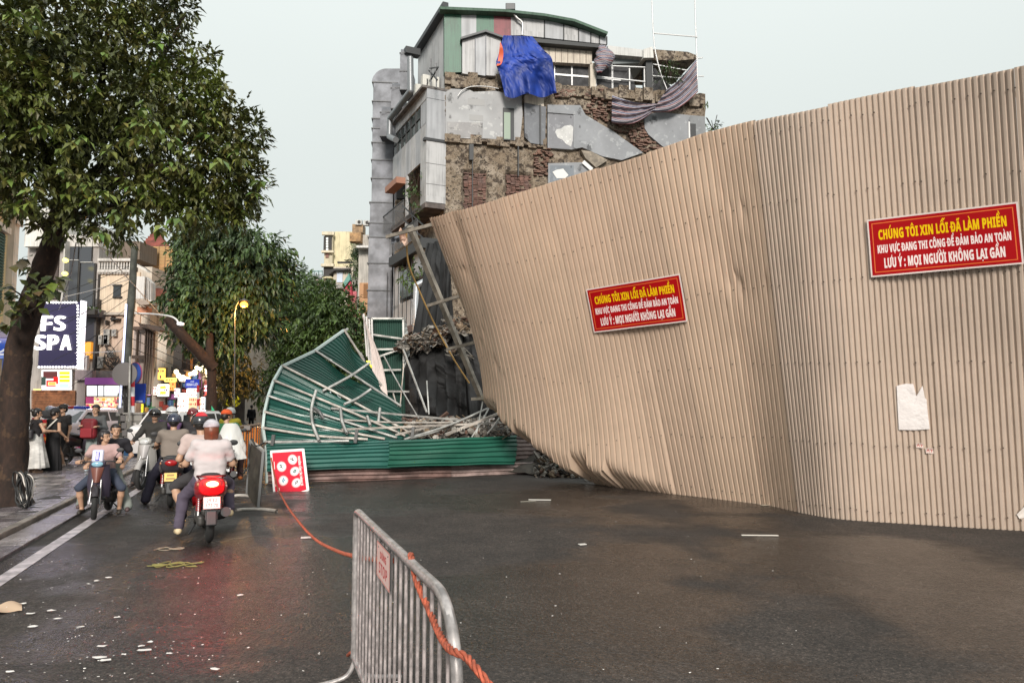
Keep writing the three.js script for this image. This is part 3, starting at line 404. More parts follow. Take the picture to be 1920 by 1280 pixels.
  // pipes and ducts on the front
  const duct = (pts, w, m, name, sq) => { const q = new MB(); for (let i = 0; i < pts.length - 1; i++) sq ? q.bar(pts[i], pts[i + 1], w, w) : q.tube(pts[i], pts[i + 1], w / 2, 12); if (!sq) for (const p of pts.slice(1, -1)) q.sphere(p, w / 2); return E(q, name, m); };
  const pf = (x, y, w) => RF.toW(...RF.px(x, y, w), w);
  duct([pf(742, 262, 1.6), pf(730, 256, 1.6), pf(731, 222, 1.6), pf(770, 170, 1.6), pf(769, 108, 1.6)], 0.32, mat([0.2, 0.21, 0.22], { r: 0.4, m: 0.4 }), 'exhaust_pipe');
  for (const [x, y0, y1, w] of [[762, 172, 104, 0.6], [748, 208, 170, 0.75], [730, 260, 216, 0.9]]) { const a = pf(x, y0, 1.2), c = pf(x, y1, 1.2); duct([a, c], w, M_galv, 'roof_duct', true); const q = new MB(); q.tube(c.clone().addScaledVector(RW.x, -w / 2), c.clone().addScaledVector(RW.x, w / 2), w * 0.5, 14); E(q, 'duct_bend', M_galv); const n = Math.floor(a.distanceTo(c) / 0.9); for (let k = 0; k <= n; k++) { const q2 = new MB(); const p = a.clone().lerp(c, k / Math.max(1, n)); q2.box(p.x, p.y, p.z, w + 0.06, 0.05, w + 0.06); E(q2, 'duct_flange', M_steelD); } }
  { const q = new MB(); const a = pf(772, 98, 1.0); q.box(a.x, a.y, a.z, 0.5, 0.35, 0.8, RF.ang); E(q, 'duct_hood', M_steelD); }
  duct([P(800, 525, 35.2), P(781, 535, 35.2), P(779, 572, 35.2), P(779, 625, 35.2)], 0.3, mat([0.55, 0.57, 0.6], { r: 0.25, m: 0.7 }), 'downpipe');
  for (const [x, y] of [[806, 158], [792, 175]]) { const p = pf(x, y, 0.5); const q = new MB(); q.rbox(p.x, p.y, p.z, 0.4, 0.8, 0.9, 0.04, RF.ang); const ac = E(q, 'air_conditioner', mat([0.55, 0.54, 0.5])); const f = new MB(); f.add(new THREE.TorusGeometry(0.25, 0.03, 6, 16), M4(p.clone().addScaledVector(RF.z, 0.22), RF.ang)); f.build('fan_guard', M_dark, ac); }
  { const q = new MB(); for (const [a, c] of [[[808, 110], [808, 160]], [[818, 118], [818, 165]], [[806, 128], [822, 126]], [[804, 132], [820, 150]], [[820, 128], [806, 152]]]) q.bar(pf(...a, 0.8), pf(...c, 0.8), 0.06); E(q, 'bracket', M_steelD); }
  const chimney = new MB(); chimney.rbox(0, 0, 0, 0.5, 0.35, 0.6, 0.03); { const p = RW.toW(...RW.px(957, 17, -0.4), -0.4); chimney.g[0].translate(p.x, p.y, p.z); E(chimney, 'roof_vent', M_steelD); const q = new MB(); q.path([[962, 24], [970, 34], [979, 42], [979, 66]].map(v => RW.toW(...RW.px(v[0], v[1], 0.25), 0.25)), 0.06); E(q, 'vent_pipe', M_alu); }
}
// big square exhaust duct down the outside of the front
{
  const d0 = 43, a = P(717, 757, d0); const t = thing('exhaust_duct', 'tall square grey exhaust duct bent over at the roof beside the ruined building', 'duct', V(a.x, 0, a.z));
  const w = 1.55, X = a.x, Z = a.z, yt = P(717, 165, d0).y, y0 = 2; const ys = [600, 548, 498, 450, 424, 386, 342, 308, 276, 250, 232, 200, 165].map(y => P(717, y, d0).y);
  for (let i = 0; i < ys.length - 1; i++) { const b = new MB(); const dx = i < 4 ? -0.12 : i === 4 ? -0.06 : 0; b.rbox(X + dx, (ys[i] + ys[i + 1]) / 2, Z, w - 0.02 - (i % 2) * 0.03, ys[i + 1] - ys[i] - 0.03, w, 0.02, 0.1); b.build('duct_section', i % 3 ? M_galv : mat([0.23, 0.24, 0.27], { map: TB4, r: 0.62, m: 0.08 }), t); const f = new MB(); f.box(X + dx, ys[i + 1], Z, w + 0.1, 0.06, w + 0.1, 0.1); f.build('flange', M_steelD, t); }
  const e = new MB(); const s = new THREE.Shape(); s.moveTo(0, 0); s.absarc(w * 0.55, 0, w * 0.55 + 0.001, Math.PI, Math.PI / 2, true); s.lineTo(w * 0.55 + 1.5, w * 0.55); s.lineTo(w * 0.55 + 1.5, -0.5); s.lineTo(w, -0.5); s.lineTo(w, 0); s.lineTo(0, 0); e.add(new THREE.ExtrudeGeometry(s, { depth: w, bevelEnabled: false, curveSegments: 14 }), M4(V(X - w / 2, yt, Z - w / 2))); e.build('duct_elbow', M_galv, t);
  for (const y of [548, 386, 250]) { const b = new MB(); const yy = P(717, y, d0).y; b.bar(V(X, yy, Z + w / 2), V(X + 3.2, yy - 0.5, Z - 0.5), 0.07); b.build('bracket', M_steelD, t); }
}
// grey stair column between duct and front
{ const a = P(757, 757, 42.5); const t = thing('concrete_column', 'tall stained concrete column between the exhaust duct and the ruined building', 'column', V(a.x, 0, a.z)); for (const [y0, y1, x0, x1, m] of [[640, 505, 741, 776, M_ruin], [503, 378, 741, 772, M_ruin], [376, 330, 745, 772, M_dark], [328, 262, 744, 768, M_white2], [640, 262, 736, 740, M_galv]]) { const p = P(x0, y0, 42.5), q = P(x1, y1, 42.5); new MB().box((p.x + q.x) / 2, (Math.max(0, p.y) + q.y) / 2, p.z, q.x - p.x, q.y - Math.max(0, p.y) - 0.02, 0.8).build(m === M_dark ? 'window' : 'column_section', m, t); } for (const y of [395, 500, 596]) { const p = P(738, y, 42), q = P(790, y + 4, 41); new MB().bar(p, q, 0.06).build('rail', M_steelD, t); } }
// cloth: tarpaulins and nets, draped as real folds
function drape(name, label, cat, fn, nu, nv, m, opts = {}) { const c = fn(0.5, 0.5); const b = new MB(); b.grid(fn, nu, nv, true, opts.uv); const off = new MB(); const t = opts.thing || null; const o = b.build(name, m, null); if (label) tag(o, label, cat, opts.group, opts.kind); return o; }
{
  const tarp = mat([0.008, 0.048, 0.36], { map: TB1, bump: TG, bs: 0.004, r: 0.55 });
  const left = [[944, 66], [934, 104], [930, 118], [938, 142], [947, 180]], right = [[998, 68], [1018, 92], [1034, 108], [1038, 132], [1044, 178]];
  const cl = a => { const c = new THREE.CatmullRomCurve3(a.map(p => V(p[0], p[1], 0))); return t => c.getPoint(t); }, l = cl(left), r = cl(right);
  drape('blue_tarpaulin', 'crumpled blue tarpaulin hanging over the broken party wall', 'tarpaulin', (u, v) => { const a = l(v), b = r(v); const x = lerp(a.x, b.x, u), y = lerp(a.y, b.y, u) + (v > 0.97 ? 4 * Math.sin(u * 11) : 0); const w = 0.75 + 0.09 * Math.sin(u * 15 + v * 3 + 5 * n3(u * 3, v * 2, 1)) * v + 0.75 * (fb(u * 4, v * 3, 5, 5) - 0.5) + 0.12 * Math.abs(Math.sin(u * 5 - v * 4)) + 0.25 * Math.sin(v * 3); return RW.toW(...RW.px(x, y, w), w); }, 70, 60, tarp);
  drape('orange_tarpaulin', 'orange underside edge of a tarpaulin beside the blue one', 'tarpaulin', (u, v) => { const p = [[942, 78], [940, 95], [936, 120], [934, 124]], c = cl(p)(v), w = 1.15 + 0.08 * Math.sin(v * 9); return RW.toW(...RW.px(c.x - 4 + u * 9 * Math.sin(v * 3.1), c.y, w), w); }, 6, 16, mat([0.6, 0.1, 0.04], { r: 0.5 }));
  drape('orange_tarpaulin', 'small orange tip below the blue tarpaulin', 'tarpaulin', (u, v) => { const w = 0.7; return RW.toW(...RW.px(949 + u * 10, 175 + v * 10 * (1 - Math.abs(u - 0.6)), w), w); }, 4, 4, mat([0.6, 0.1, 0.04], { r: 0.5 }));
  const T_stripe = dtex(256, (u, v) => { const k = (v * 8) % 1, b = Math.floor(v * 8) % 3; const e = 0.9 + 0.2 * (pn(u * 40, v * 40, 40, 3) - 0.5); const c = k < 0.5 ? [0.66, 0.64, 0.65] : b === 0 ? [0.27, 0.30, 0.46] : b === 1 ? [0.52, 0.30, 0.33] : [0.40, 0.38, 0.44]; return c.map(x => x * e); });
  const sm = mat([0.9, 0.9, 0.9], { map: (() => { const t = T_stripe.clone(); t.repeat.set(2, 2); t.needsUpdate = true; return t; })(), r: 0.65 });
  const quadC = (tl, tr, br, bl, sag) => (u, v) => { const x = lerp(lerp(tl[0], tr[0], u), lerp(bl[0], br[0], u), v), y = lerp(lerp(tl[1], tr[1], u), lerp(bl[1], br[1], u), v) + sag * Math.sin(Math.PI * u) * (0.4 + 0.6 * v); const w = 0.8 + 0.12 * Math.sin(v * 22 + u * 4) * (1 - 0.5 * u) + 0.25 * (fb(u * 5, v * 5, 3, 3) - 0.5); return RW.toW(...RW.px(x, y, w), w); };
  drape('striped_tarpaulin', 'striped tarpaulin sagging across the broken wall top', 'tarpaulin', quadC([1148, 178], [1232, 194], [1226, 208], [1147, 230], 12), 50, 30, sm);
  drape('striped_tarpaulin', 'striped tarpaulin pulled up to the scaffold pole', 'tarpaulin', quadC([1250, 168], [1306, 110], [1309, 172], [1222, 210], 14), 50, 30, sm);
  drape('cloth_bundle', 'faded striped cloth bundle hung under the rooftop eave', 'cloth', (u, v) => { const a = u * Math.PI * 2, rr_ = (0.26 + 0.12 * Math.sin(v * 3.1) + 0.05 * Math.sin(a * 5 + v * 20)) * (0.4 + 0.9 * Math.sin(Math.PI * clamp(v * 0.9 + 0.08, 0, 1))); const p = RW.toW(...RW.px(1128 + 6 * Math.sin(v * 4), 86 + v * 50, 0.45), 0.45); return p.add(V(Math.cos(a) * rr_, 0, Math.sin(a) * rr_ * 0.7)); }, 24, 24, sm);
}
for (const [pts, lab] of [[[[1222, -6], [1228, 90], [1240, 140], [1251, 168]], 'thin bent scaffold pole nearer the rooftop room'], [[[1303, -6], [1305, 60], [1307, 112], [1308, 172]], 'thin straight scaffold pole holding the striped tarpaulin']]) { const t = new MB(); t.path(pts.map(p => RW.toW(...RW.px(p[0], p[1], 0.5), 0.5)), 0.035, 20); tag(t.build('scaffold_pole', M_alu), lab, 'pole'); }
tag(new MB().bar(RW.toW(...RW.px(1226, 62, 0.55), 0.55), RW.toW(...RW.px(1308, 69, 0.55), 0.55), 0.05).build('scaffold_rail', M_alu), 'thin horizontal rail between the two scaffold poles above the roof', 'rail');

// ---------------------------------------------------------------- the collapsed stretch: green inside, brown outside
const M_teal = mat([0.024, 0.115, 0.094], { map: TS3, bump: TG2, bs: 0.002, r: 0.4, rmap: TR2 }), M_teal2 = mat([0.006, 0.046, 0.034], { map: TS3, bump: TG2, bs: 0.002, r: 0.42 });
const M_brown = mat([0.27, 0.17, 0.15], { map: TB1, bump: TG2, bs: 0.002, r: 0.42 }), M_pink = mat([0.6, 0.5, 0.46], { map: TS3, bump: TG2, bs: 0.002, r: 0.5 });
const M_pipe = mat([0.62, 0.61, 0.58], { map: TB1, r: 0.4, m: 0.35 }), M_pipeT = mat([0.66, 0.6, 0.54], { map: TB1, r: 0.5, m: 0.2 }), M_pipeD = mat([0.12, 0.12, 0.12], { r: 0.45, m: 0.4 });
function ribbed(b, A, Bc, n, depth, sag) { // corrugated sheet between two curves A(u), Bc(u); ribs run from A to Bc
  const prof = [[0, 0.5], [0.5, 0.5], [0.62, -0.5], [0.88, -0.5]]; const us = []; for (let i = 0; i < n; i++) for (const [a, h] of prof) us.push([(i + a) / n, h]); us.push([1, 0.5]);
  const nv = 22, p = [], uv = [], ix = []; for (let j = 0; j <= nv; j++) for (const [u, h] of us) {
    const v = j / nv, a = A(u), c = Bc(u), e = A(Math.min(1, u + 0.01)).sub(A(Math.max(0, u - 0.01))), f = c.clone().sub(a), nn = e.cross(f).normalize(); if (nn.z < 0 || (Math.abs(nn.z) < 0.2 && nn.y < 0)) nn.negate();
    const q = a.clone().lerp(c, v).addScaledVector(nn, h * depth + (sag ? sag(u, v) : 0)); p.push(q.x, q.y, q.z); uv.push(u * n * 0.1, v * a.distanceTo(c)); }
  const w = us.length; for (let j = 0; j < nv; j++) for (let i = 0; i < w - 1; i++) { const a = j * w + i, c = a + w; ix.push(a, a + 1, c + 1, a, c + 1, c); }
  let g = new THREE.BufferGeometry(); g.setAttribute('position', new THREE.Float32BufferAttribute(p, 3)); g.setAttribute('uv', new THREE.Float32BufferAttribute(uv, 2)); g.setIndex(ix); return b.add(toCreasedNormals(g, 0.5), null, true);
}
const seg = (a, b) => u => a.clone().lerp(b, u);
{
  const t = thing('collapsed_fence', 'collapsed green corrugated fence fanned out over its twisted steel frame on the road', 'fence', G(560, 905));
  const O = [[497, 832, 17.4], [493, 806, 17.5], [496, 776, 17.7], [503, 746, 17.9], [513, 717, 18.2], [529, 689, 18.6], [590, 660, 19.6], [645, 621, 20.6]].map(p => P(...p));
  const I = [[655, 832, 17.5], [690, 829, 17.8], [722, 828, 18.1], [745, 826, 18.5], [760, 822, 18.9], [768, 816, 19.3], [752, 766, 20.4], [716, 728, 21.2]].map(p => P(...p));
  for (let i = 0; i < 7; i++) { const up = i >= 5; const endI = up ? [I[i], I[i + 1]].map((q, k) => O[i + k].clone().lerp(q, i === 6 ? 0.86 - 0.1 * k : 0.97)) : [I[i], I[i + 1]];
    const b = new MB(); ribbed(b, seg(O[i], O[i + 1]), seg(endI[0], endI[1]), up ? 10 : 5, up ? 0.03 : 0.03, (u, v) => up ? 0.12 * Math.sin(v * 5 + u * 3) * Math.sin(Math.PI * v) + 0.05 * Math.sin(u * 9 + v * 7) * v : -0.16 * Math.sin(Math.PI * u) * (1 - v) + 0.025 * Math.sin(v * 9 + i * 2) * Math.sin(u * 3.1)); b.build('corrugated_sheet', up ? M_teal2 : M_teal, t); }
  const up = (q, d) => q.clone().add(V(0, d, d * 0.9));
  for (let i = 0; i < 8; i++) { const b = new MB(); const m = up(O[i].clone().lerp(I[i], 0.5), 0.05 - 0.05 * Math.sin(i)); b.path([up(O[i], 0.05), m, up(I[i], 0.07)], 0.036, 14, 4); b.build('rail', i % 3 ? M_pipeT : M_pipe, t); }
  for (let i = 0; i < 7; i++) new MB().bar(up(O[i], 0.03), up(O[i + 1], 0.03), 0.06).build('edge_post', mat([0.5, 0.58, 0.56], { r: 0.4, m: 0.3 }), t);
  new MB().bar(O[7], P(652, 616, 20.7), 0.05).build('edge_post', M_pipe, t);
  for (const l of [[[605, 733, 18.7], [655, 706, 19.2], [692, 681, 19.8]], [[645, 758, 18.6], [668, 748, 18.9], [695, 730, 19.4]], [[592, 732, 18.2], [584, 762, 17.9], [586, 795, 17.5], [598, 826, 17.2]], [[638, 765, 18.2], [641, 790, 17.9], [650, 812, 17.6]], [[688, 780, 18.4], [694, 798, 18.2]], [[712, 765, 19.0], [709, 792, 18.7]]]) { const b = new MB(); b.path(l.map(p => P(...p)), 0.04, 16, 4); b.build('purlin', M_pipe, t); }
  { const b = new MB(); b.path([P(588, 765, 17.8), P(598, 772, 17.7), P(606, 784, 17.7)], 0.05, 8, 4); b.build('bent_bracket', M_pipeD, t); }
  // the long strip lying along the road: green inner sheet over the brown outer one, ribs level
  const strip = (tl, tr, br, bl, n, m, bulge) => { const a = [P(...tl), P(...bl)], c = [P(...tr), P(...br)]; const b = new MB(); ribbed(b, seg(a[0], a[1]), seg(c[0], c[1]), n, 0.05, (u, v) => bulge * Math.sin(Math.PI * u) + 0.015 * Math.sin(v * 14 + u * 4) + 0.012 * n3(v * 12, u * 5, 1)); return b.build('corrugated_sheet', m, t); };
  strip([498, 834, 16.9], [965, 820, 19.3], [965, 872, 19.0], [500, 884, 16.5], 7, M_teal, 0.1);
  strip([728, 828, 17.6], [967, 817, 19.1], [965, 870, 18.85], [726, 876, 17.3], 6, mat([0.018, 0.105, 0.072], { map: TS3, r: 0.35 }), 0.1);
  strip([500, 880, 16.75], [845, 872, 18.5], [845, 897, 18.4], [502, 907, 16.6], 4, M_brown, 0.05); strip([842, 870, 18.6], [1020, 866, 19.6], [1016, 889, 19.5], [842, 898, 18.5], 4, mat([0.42, 0.31, 0.285], { map: TB1, r: 0.45 }), 0.05);
  strip([958, 810, 19.9], [1030, 812, 20.2], [1022, 870, 19.9], [958, 874, 19.6], 8, mat([0.27, 0.2, 0.185], { map: TB1, r: 0.45 }), 0.06);
  { const b = new MB(); const a = P(498, 835, 16.9), c = P(500, 906, 16.75); b.bar(a, c, 0.05, 0.09); b.build('end_post', mat([0.45, 0.52, 0.5], { r: 0.4, m: 0.3 }), t); for (let i = 0; i < 4; i++) new MB().bar(P(500, 858 + i * 12, 17.2), P(514, 856 + i * 12, 18.2), 0.05, 0.09).build('sheet_edge', M_brown, t); }
  for (const [x, y0, y1, d] of [[512, 815, 835, 16.9], [668, 805, 830, 17.6], [774, 800, 824, 18.2]]) new MB().bar(P(x + 1, y0, d), P(x - 2, y1, d), 0.07).build('cut_post', M_pipeD, t);
  for (const [x, y0, x2, y1, d] of [[502, 828, 640, 830, 16.9]]) new MB().bar(P(x, y0, d), P(x2, y1, d + 0.8), 0.05).build('rail', M_pipe, t);
}
{ // still standing green panel beyond, with its frame
  const t = thing('hoarding_panel', 'dark green hoarding panel still standing in its white steel frame', 'fence', P(727, 757, 25).setY(0));
  const b = new MB(); ribbed(b, seg(P(698, 598, 25), P(756, 598, 25)), seg(P(706, 775, 25), P(760, 775, 25)), 14, 0.03); b.build('corrugated_sheet', mat([0.005, 0.045, 0.03], { map: TS3, r: 0.75 }), t);
  for (const l of [[697, 597, 757, 597], [697, 597, 700, 680], [756, 597, 757, 690], [698, 627, 760, 636], [700, 655, 758, 654], [703, 671, 757, 652], [708, 694, 752, 693], [700, 733, 775, 734]]) new MB().bar(P(l[0], l[1], 24.8), P(l[2], l[3], 24.8), 0.06).build('frame_bar', M_pipe, t);
  const w = new MB(); ribbed(w, seg(P(757, 594, 24.9), P(757, 690, 24.6)), seg(P(760, 600, 25.2), P(771, 655, 25.6)), 8, 0.02); w.build('torn_wing', mat([0.5, 0.52, 0.5], { map: TS3, r: 0.5 }), t);
}
{ // pale twisted sheet and its row of posts
  const t = thing('twisted_sheet', 'pale pink outer sheet of the fence twisted upright in front of the green panel', 'fence', P(715, 790, 22).setY(0.9));
  const b = new MB(); ribbed(b, t_ => P(lerp(677, 700, t_), lerp(586, 640, t_), 23.4), t_ => P(lerp(704, 736, t_), lerp(770, 815, t_), lerp(21.6, 21.2, t_)), 7, 0.03, (u, v) => 0.12 * Math.sin(v * 4)); b.build('corrugated_sheet', M_pink, t);
  for (let i = 0; i < 4; i++) new MB().bar(P(682 + i * 5, 588 + i * 5, 23.5), P(688 + i * 4, 668 + i * 8, 23.6), 0.05).build('post', mat([0.6, 0.58, 0.57], { r: 0.4 }), t);
}
// loose steel tubes over the rubble
{
  const pipes = [[[643, 622, 20.8], [680, 668, 21.3], 0.028, 0], [[680, 668, 21.3], [712, 730, 21.6], 0.035, 1], [[655, 726, 20.0], [738, 758, 20.6], 0.035, 1], [[719, 666, 23.5], [785, 784, 22.0], 0.03, 0], [[756, 655, 23.6], [800, 773, 22.4], 0.035, 0], [[757, 682, 23.4], [750, 763, 22.6], 0.03, 0], [[800, 714, 22.6], [804, 777, 22.0], 0.028, 0], [[737, 737, 22.5], [752, 776, 22], 0.03, 0],
    [[620, 765, 18.4], [870, 788, 20.0], 0.04, 0], [[625, 786, 18.3], [852, 792, 19.4], 0.035, 0], [[640, 805, 17.7], [925, 793, 20.0], 0.04, 0], [[758, 824, 18.2], [922, 762, 20.2], 0.045, 0], [[742, 815, 18.2], [848, 790, 19.6], 0.035, 0], [[770, 822, 18.0], [866, 786, 19.8], 0.03, 0], [[835, 815, 18.7], [942, 772, 19.8], 0.05, 0], [[884, 820, 18.9], [918, 762, 19.9], 0.032, 0], [[893, 815, 19.0], [905, 753, 20.2], 0.025, 0], [[908, 818, 19.1], [941, 776, 19.6], 0.035, 0], [[726, 790, 20], [740, 755, 20.6], 0.03, 0]];
  pipes.forEach(([a, b, r, dk], i) => { const A = P(...a), Bp = P(...b), m = A.clone().lerp(Bp, 0.5).add(V(0, -0.02 - 0.05 * rnd(), 0)); const q = new MB(); i % 2 ? q.path([A, m, Bp], r * 0.75, 8, 4) : q.bar(A, Bp, r * 1.25); tag(q.build('steel_tube', dk ? M_pipeD : pick([M_pipe, M_pipe, M_pipeT])), 'bare steel frame tube lying bent across the rubble behind the fallen fence', 'tube', 'loose steel tubes on the rubble'); });
}
// ---------------------------------------------------------------- rubble, netting
const chunkGeos = []; for (let k = 0; k < 6; k++) { const g = new THREE.DodecahedronGeometry(0.5, 0); const p = g.attributes.position; const map = {}; for (let i = 0; i < p.count; i++) { const key = [p.getX(i), p.getY(i), p.getZ(i)].map(v => v.toFixed(2)).join(); map[key] ??= [rr(0.6, 1.1), rr(0.5, 1), rr(0.6, 1.1)]; p.setXYZ(i, p.getX(i) * map[key][0], p.getY(i) * map[key][1], p.getZ(i) * map[key][2]); } g.computeVertexNormals(); chunkGeos.push(g); }
chunkGeos.push(new THREE.BoxGeometry(0.9, 0.28, 0.42), new THREE.BoxGeometry(0.22, 0.12, 1.8), new THREE.BoxGeometry(0.1, 0.1, 2.4), new THREE.BoxGeometry(1.1, 0.06, 0.8));
const T_chunkM = [[0.3, 0.275, 0.24], [0.2, 0.175, 0.15], [0.16, 0.085, 0.06], [0.42, 0.39, 0.35], [0.07, 0.06, 0.052], [0.28, 0.2, 0.13]].map(c => dirty(c));
function heap(name, label, list, ground, sticks = 0.3) { // list of [px, py, depth, spread m, count, size]
  const parts = T_chunkM.map(() => new MB()); const t = thing(name, label, 'rubble', ground); t.userData.kind = 'stuff';
  for (const [x, y, d, sp, n, sz] of list) { const c = P(x, y, d); for (let i = 0; i < n; i++) { const q = c.clone().add(V(rr(-sp, sp), rr(-0.14, 0.14), rr(-sp, sp) * 0.8)); const s = sz * rr(0.35, 1.3) * (rnd() < 0.08 ? 1.8 : 1); parts[Math.floor(rnd() * 6)].add(rnd() < sticks ? chunkGeos[7 + Math.floor(rnd() * 3)] : chunkGeos[Math.floor(rnd() * 7)], M4(q, rr(0, 6.3), rr(-0.7, 0.7), rr(-0.7, 0.7), s)); } }
  parts.forEach((p, i) => p.g.length && p.build('rubble', T_chunkM[i], t, null, 'stuff')); return t;
}
function mound(b, pts, nz) { b.grid((u, v) => { const i = Math.min(pts.length - 2, Math.floor(u * (pts.length - 1))), f = u * (pts.length - 1) - i; const top = P(...pts[i]).lerp(P(...pts[i + 1]), f); const p = top.clone(); p.z += (1 - v) * nz; p.y = lerp(0, top.y, Math.pow(v, 0.7)); p.x += 0.2 * (n3(u * 9, v * 5, 1) - 0.5); p.y += 0.25 * (fb(u * 8, v * 5, 3) - 0.5); return p; }, 50, 14); b.grid((u, v) => { const i = Math.min(pts.length - 2, Math.floor(u * (pts.length - 1))), f = u * (pts.length - 1) - i; const p = P(...pts[i]).lerp(P(...pts[i + 1]), f); p.z -= v * 5; p.y += 0.25 * (fb(u * 8, 5, 3) - 0.5) - v * 0.4; return p; }, 50, 6); return b; }
tag(mound(new MB(), [[690, 808, 23], [740, 790, 23], [800, 784, 23], [860, 788, 23], [930, 795, 22.5], [1000, 806, 22]], 3.2).build('rubble_mound', dirty([0.1, 0.085, 0.07])), 'low mound of broken masonry behind the fallen fence', 'rubble', null, 'stuff');
heap('rubble', 'scattered broken bricks and concrete on the low mound', [[740, 800, 21.3, 1.2, 260, 0.2], [800, 796, 21.4, 1.4, 420, 0.2], [860, 797, 21.4, 1.3, 320, 0.2], [800, 812, 20.0, 1.5, 320, 0.17], [880, 812, 19.8, 1.2, 220, 0.17], [720, 812, 20, 1.0, 120, 0.17], [950, 808, 20.5, 1.0, 160, 0.17]], P(800, 800, 21).setY(0), 0.4);
heap('rubble', 'splintered timber and brick heaped on top of the black netting', [[772, 650, 24.6, 0.5, 160, 0.17], [800, 638, 24.6, 0.7, 330, 0.17], [835, 622, 24.5, 0.7, 330, 0.17], [865, 606, 24.4, 0.5, 170, 0.17], [860, 660, 23.6, 0.4, 30, 0.2]], P(810, 640, 24.5), 0.8);
heap('rubble', 'small heap of stones and broken brick under the lifted fence corner', [[1040, 865, 19.4, 0.5, 120, 0.2], [1075, 868, 19.2, 0.7, 150, 0.2], [1045, 882, 18.8, 0.6, 160, 0.13], [1090, 882, 18.6, 0.7, 160, 0.12], [1130, 880, 19.0, 0.8, 120, 0.2], [1030, 848, 20, 0.3, 40, 0.25]], G(1070, 885));
{ const q = new MB(); q.add(chunkGeos[0], M4(P(1033, 846, 19.3), 0.5, 0.2, 0.1, 0.42)); tag(q.build('masonry_block', dirty([0.42, 0.33, 0.22])), 'sandy coloured masonry block on the small heap by the fence corner', 'block'); const r = new MB(); r.add(chunkGeos[2], M4(P(1038, 854, 19.0), 1.5, 0.2, 0.1, 0.4)); tag(r.build('masonry_block', dirty([0.25, 0.08, 0.05])), 'red broken brick lump on the small heap by the fence corner', 'block');
  const c = new MB(); c.grid((u, v) => P(1035 + u * 42, 862 - u * 6 + v * 12, 18.7).add(V(0, 0.1 * Math.sin(u * 12 + v * 4) * Math.sin(3.1 * v), 0.15 * Math.sin(v * 7 + u * 9))), 24, 10); tag(c.build('plastic_sheet', mat([0.03, 0.22, 0.17], { r: 0.4 })), 'crumpled teal plastic sheet on the small rubble heap', 'plastic sheet');
  const w = new MB(); w.rbox(0, 0, 0, 0.3, 0.1, 0.2, 0.05); const p = G(1108, 902); w.g[0].translate(p.x, 0.05, p.z); tag(w.build('foam_box', mat([0.8, 0.8, 0.78])), 'small white foam piece lying at the foot of the fence corner', 'foam'); }
const M_net = mat([0.02, 0.02, 0.021], { map: TB1, bump: TG, bs: 0.006, r: 0.85 });
const net = (tl, tr, br, bl, nf, amp, sd) => (u, v) => { const p = P(...tl).lerp(P(...tr), u).lerp(P(...bl).lerp(P(...br), u), v); p.z += 0.5 * amp * Math.sin(u * nf * 0.7 + sd + 4 * n3(u * 4, v * 2.5, sd)) * (0.3 + 0.7 * n3(u * 5, v * 3, sd + 9)) + 0.9 * (fb(u * 4.3 + 1.1 * Math.sin(v * 5 + u * 4 + sd), v * 3.1 + 0.9 * Math.sin(u * 7 - v * 2), sd + u * 2 + v, 4) - 0.5) + 0.22 * Math.sin(u * 31 + 5 * Math.sin(v * 2.3 + u * 6)) * v; p.x += 0.15 * amp * Math.sin(u * nf * 1.3 + v * 5); p.y += 0.1 * (n3(u * 9, v, sd) - 0.5); return p; };
drape('black_netting', 'black netting hung down the party wall behind the fence', 'netting', net([800, 458, 33], [846, 444, 33], [850, 640, 30], [772, 640, 27], 26, 0.25, 1), 70, 50, M_net);
drape('black_netting', 'black netting draped over the tall rubble mound beside the standing green panel', 'netting', net([762, 668, 25], [870, 622, 24.6], [905, 780, 22.8], [768, 782, 23.2], 34, 0.32, 4), 90, 60, M_net);
drape('black_netting', 'black netting sagging between the rubble and the torn fence edge', 'netting', net([858, 618, 24.5], [925, 640, 23.8], [985, 815, 22], [890, 815, 22.2], 22, 0.3, 7), 70, 60, M_net);
{ const b = new MB(); b.grid((u, v) => { const p = P(lerp(700, 985, u), lerp(640 - 20 * u, 700, 0.2), 27); p.y = lerp(0, p.y * (0.8 + 0.2 * Math.sin(u * 3)), v); p.z -= 0.5 * fb(u * 6, v * 5, 2); return p; }, 30, 14); tag(b.build('rubble_mound', dirty([0.06, 0.052, 0.045])), 'tall dark mound of rubble under the black netting', 'rubble', null, 'stuff'); }
for (const [a, b, c, d] of [[[893, 788, 21.0], [905, 786, 21], [920, 822, 20.4], [900, 822, 20.4]], [[915, 785, 21], [927, 783, 21], [940, 820, 20.3], [922, 822, 20.3]]]) drape('plastic_strip', a[0] < 900 ? 'pale pink plastic strip hanging behind the fallen tubes' : 'pale plastic strip beside the pink one behind the tubes', 'plastic sheet', (u, v) => P(...a).lerp(P(...b), u).lerp(P(...d).lerp(P(...c), u), v).add(V(0, 0, 0.05 * Math.sin(u * 9 + v * 5))), 8, 10, M_pink);
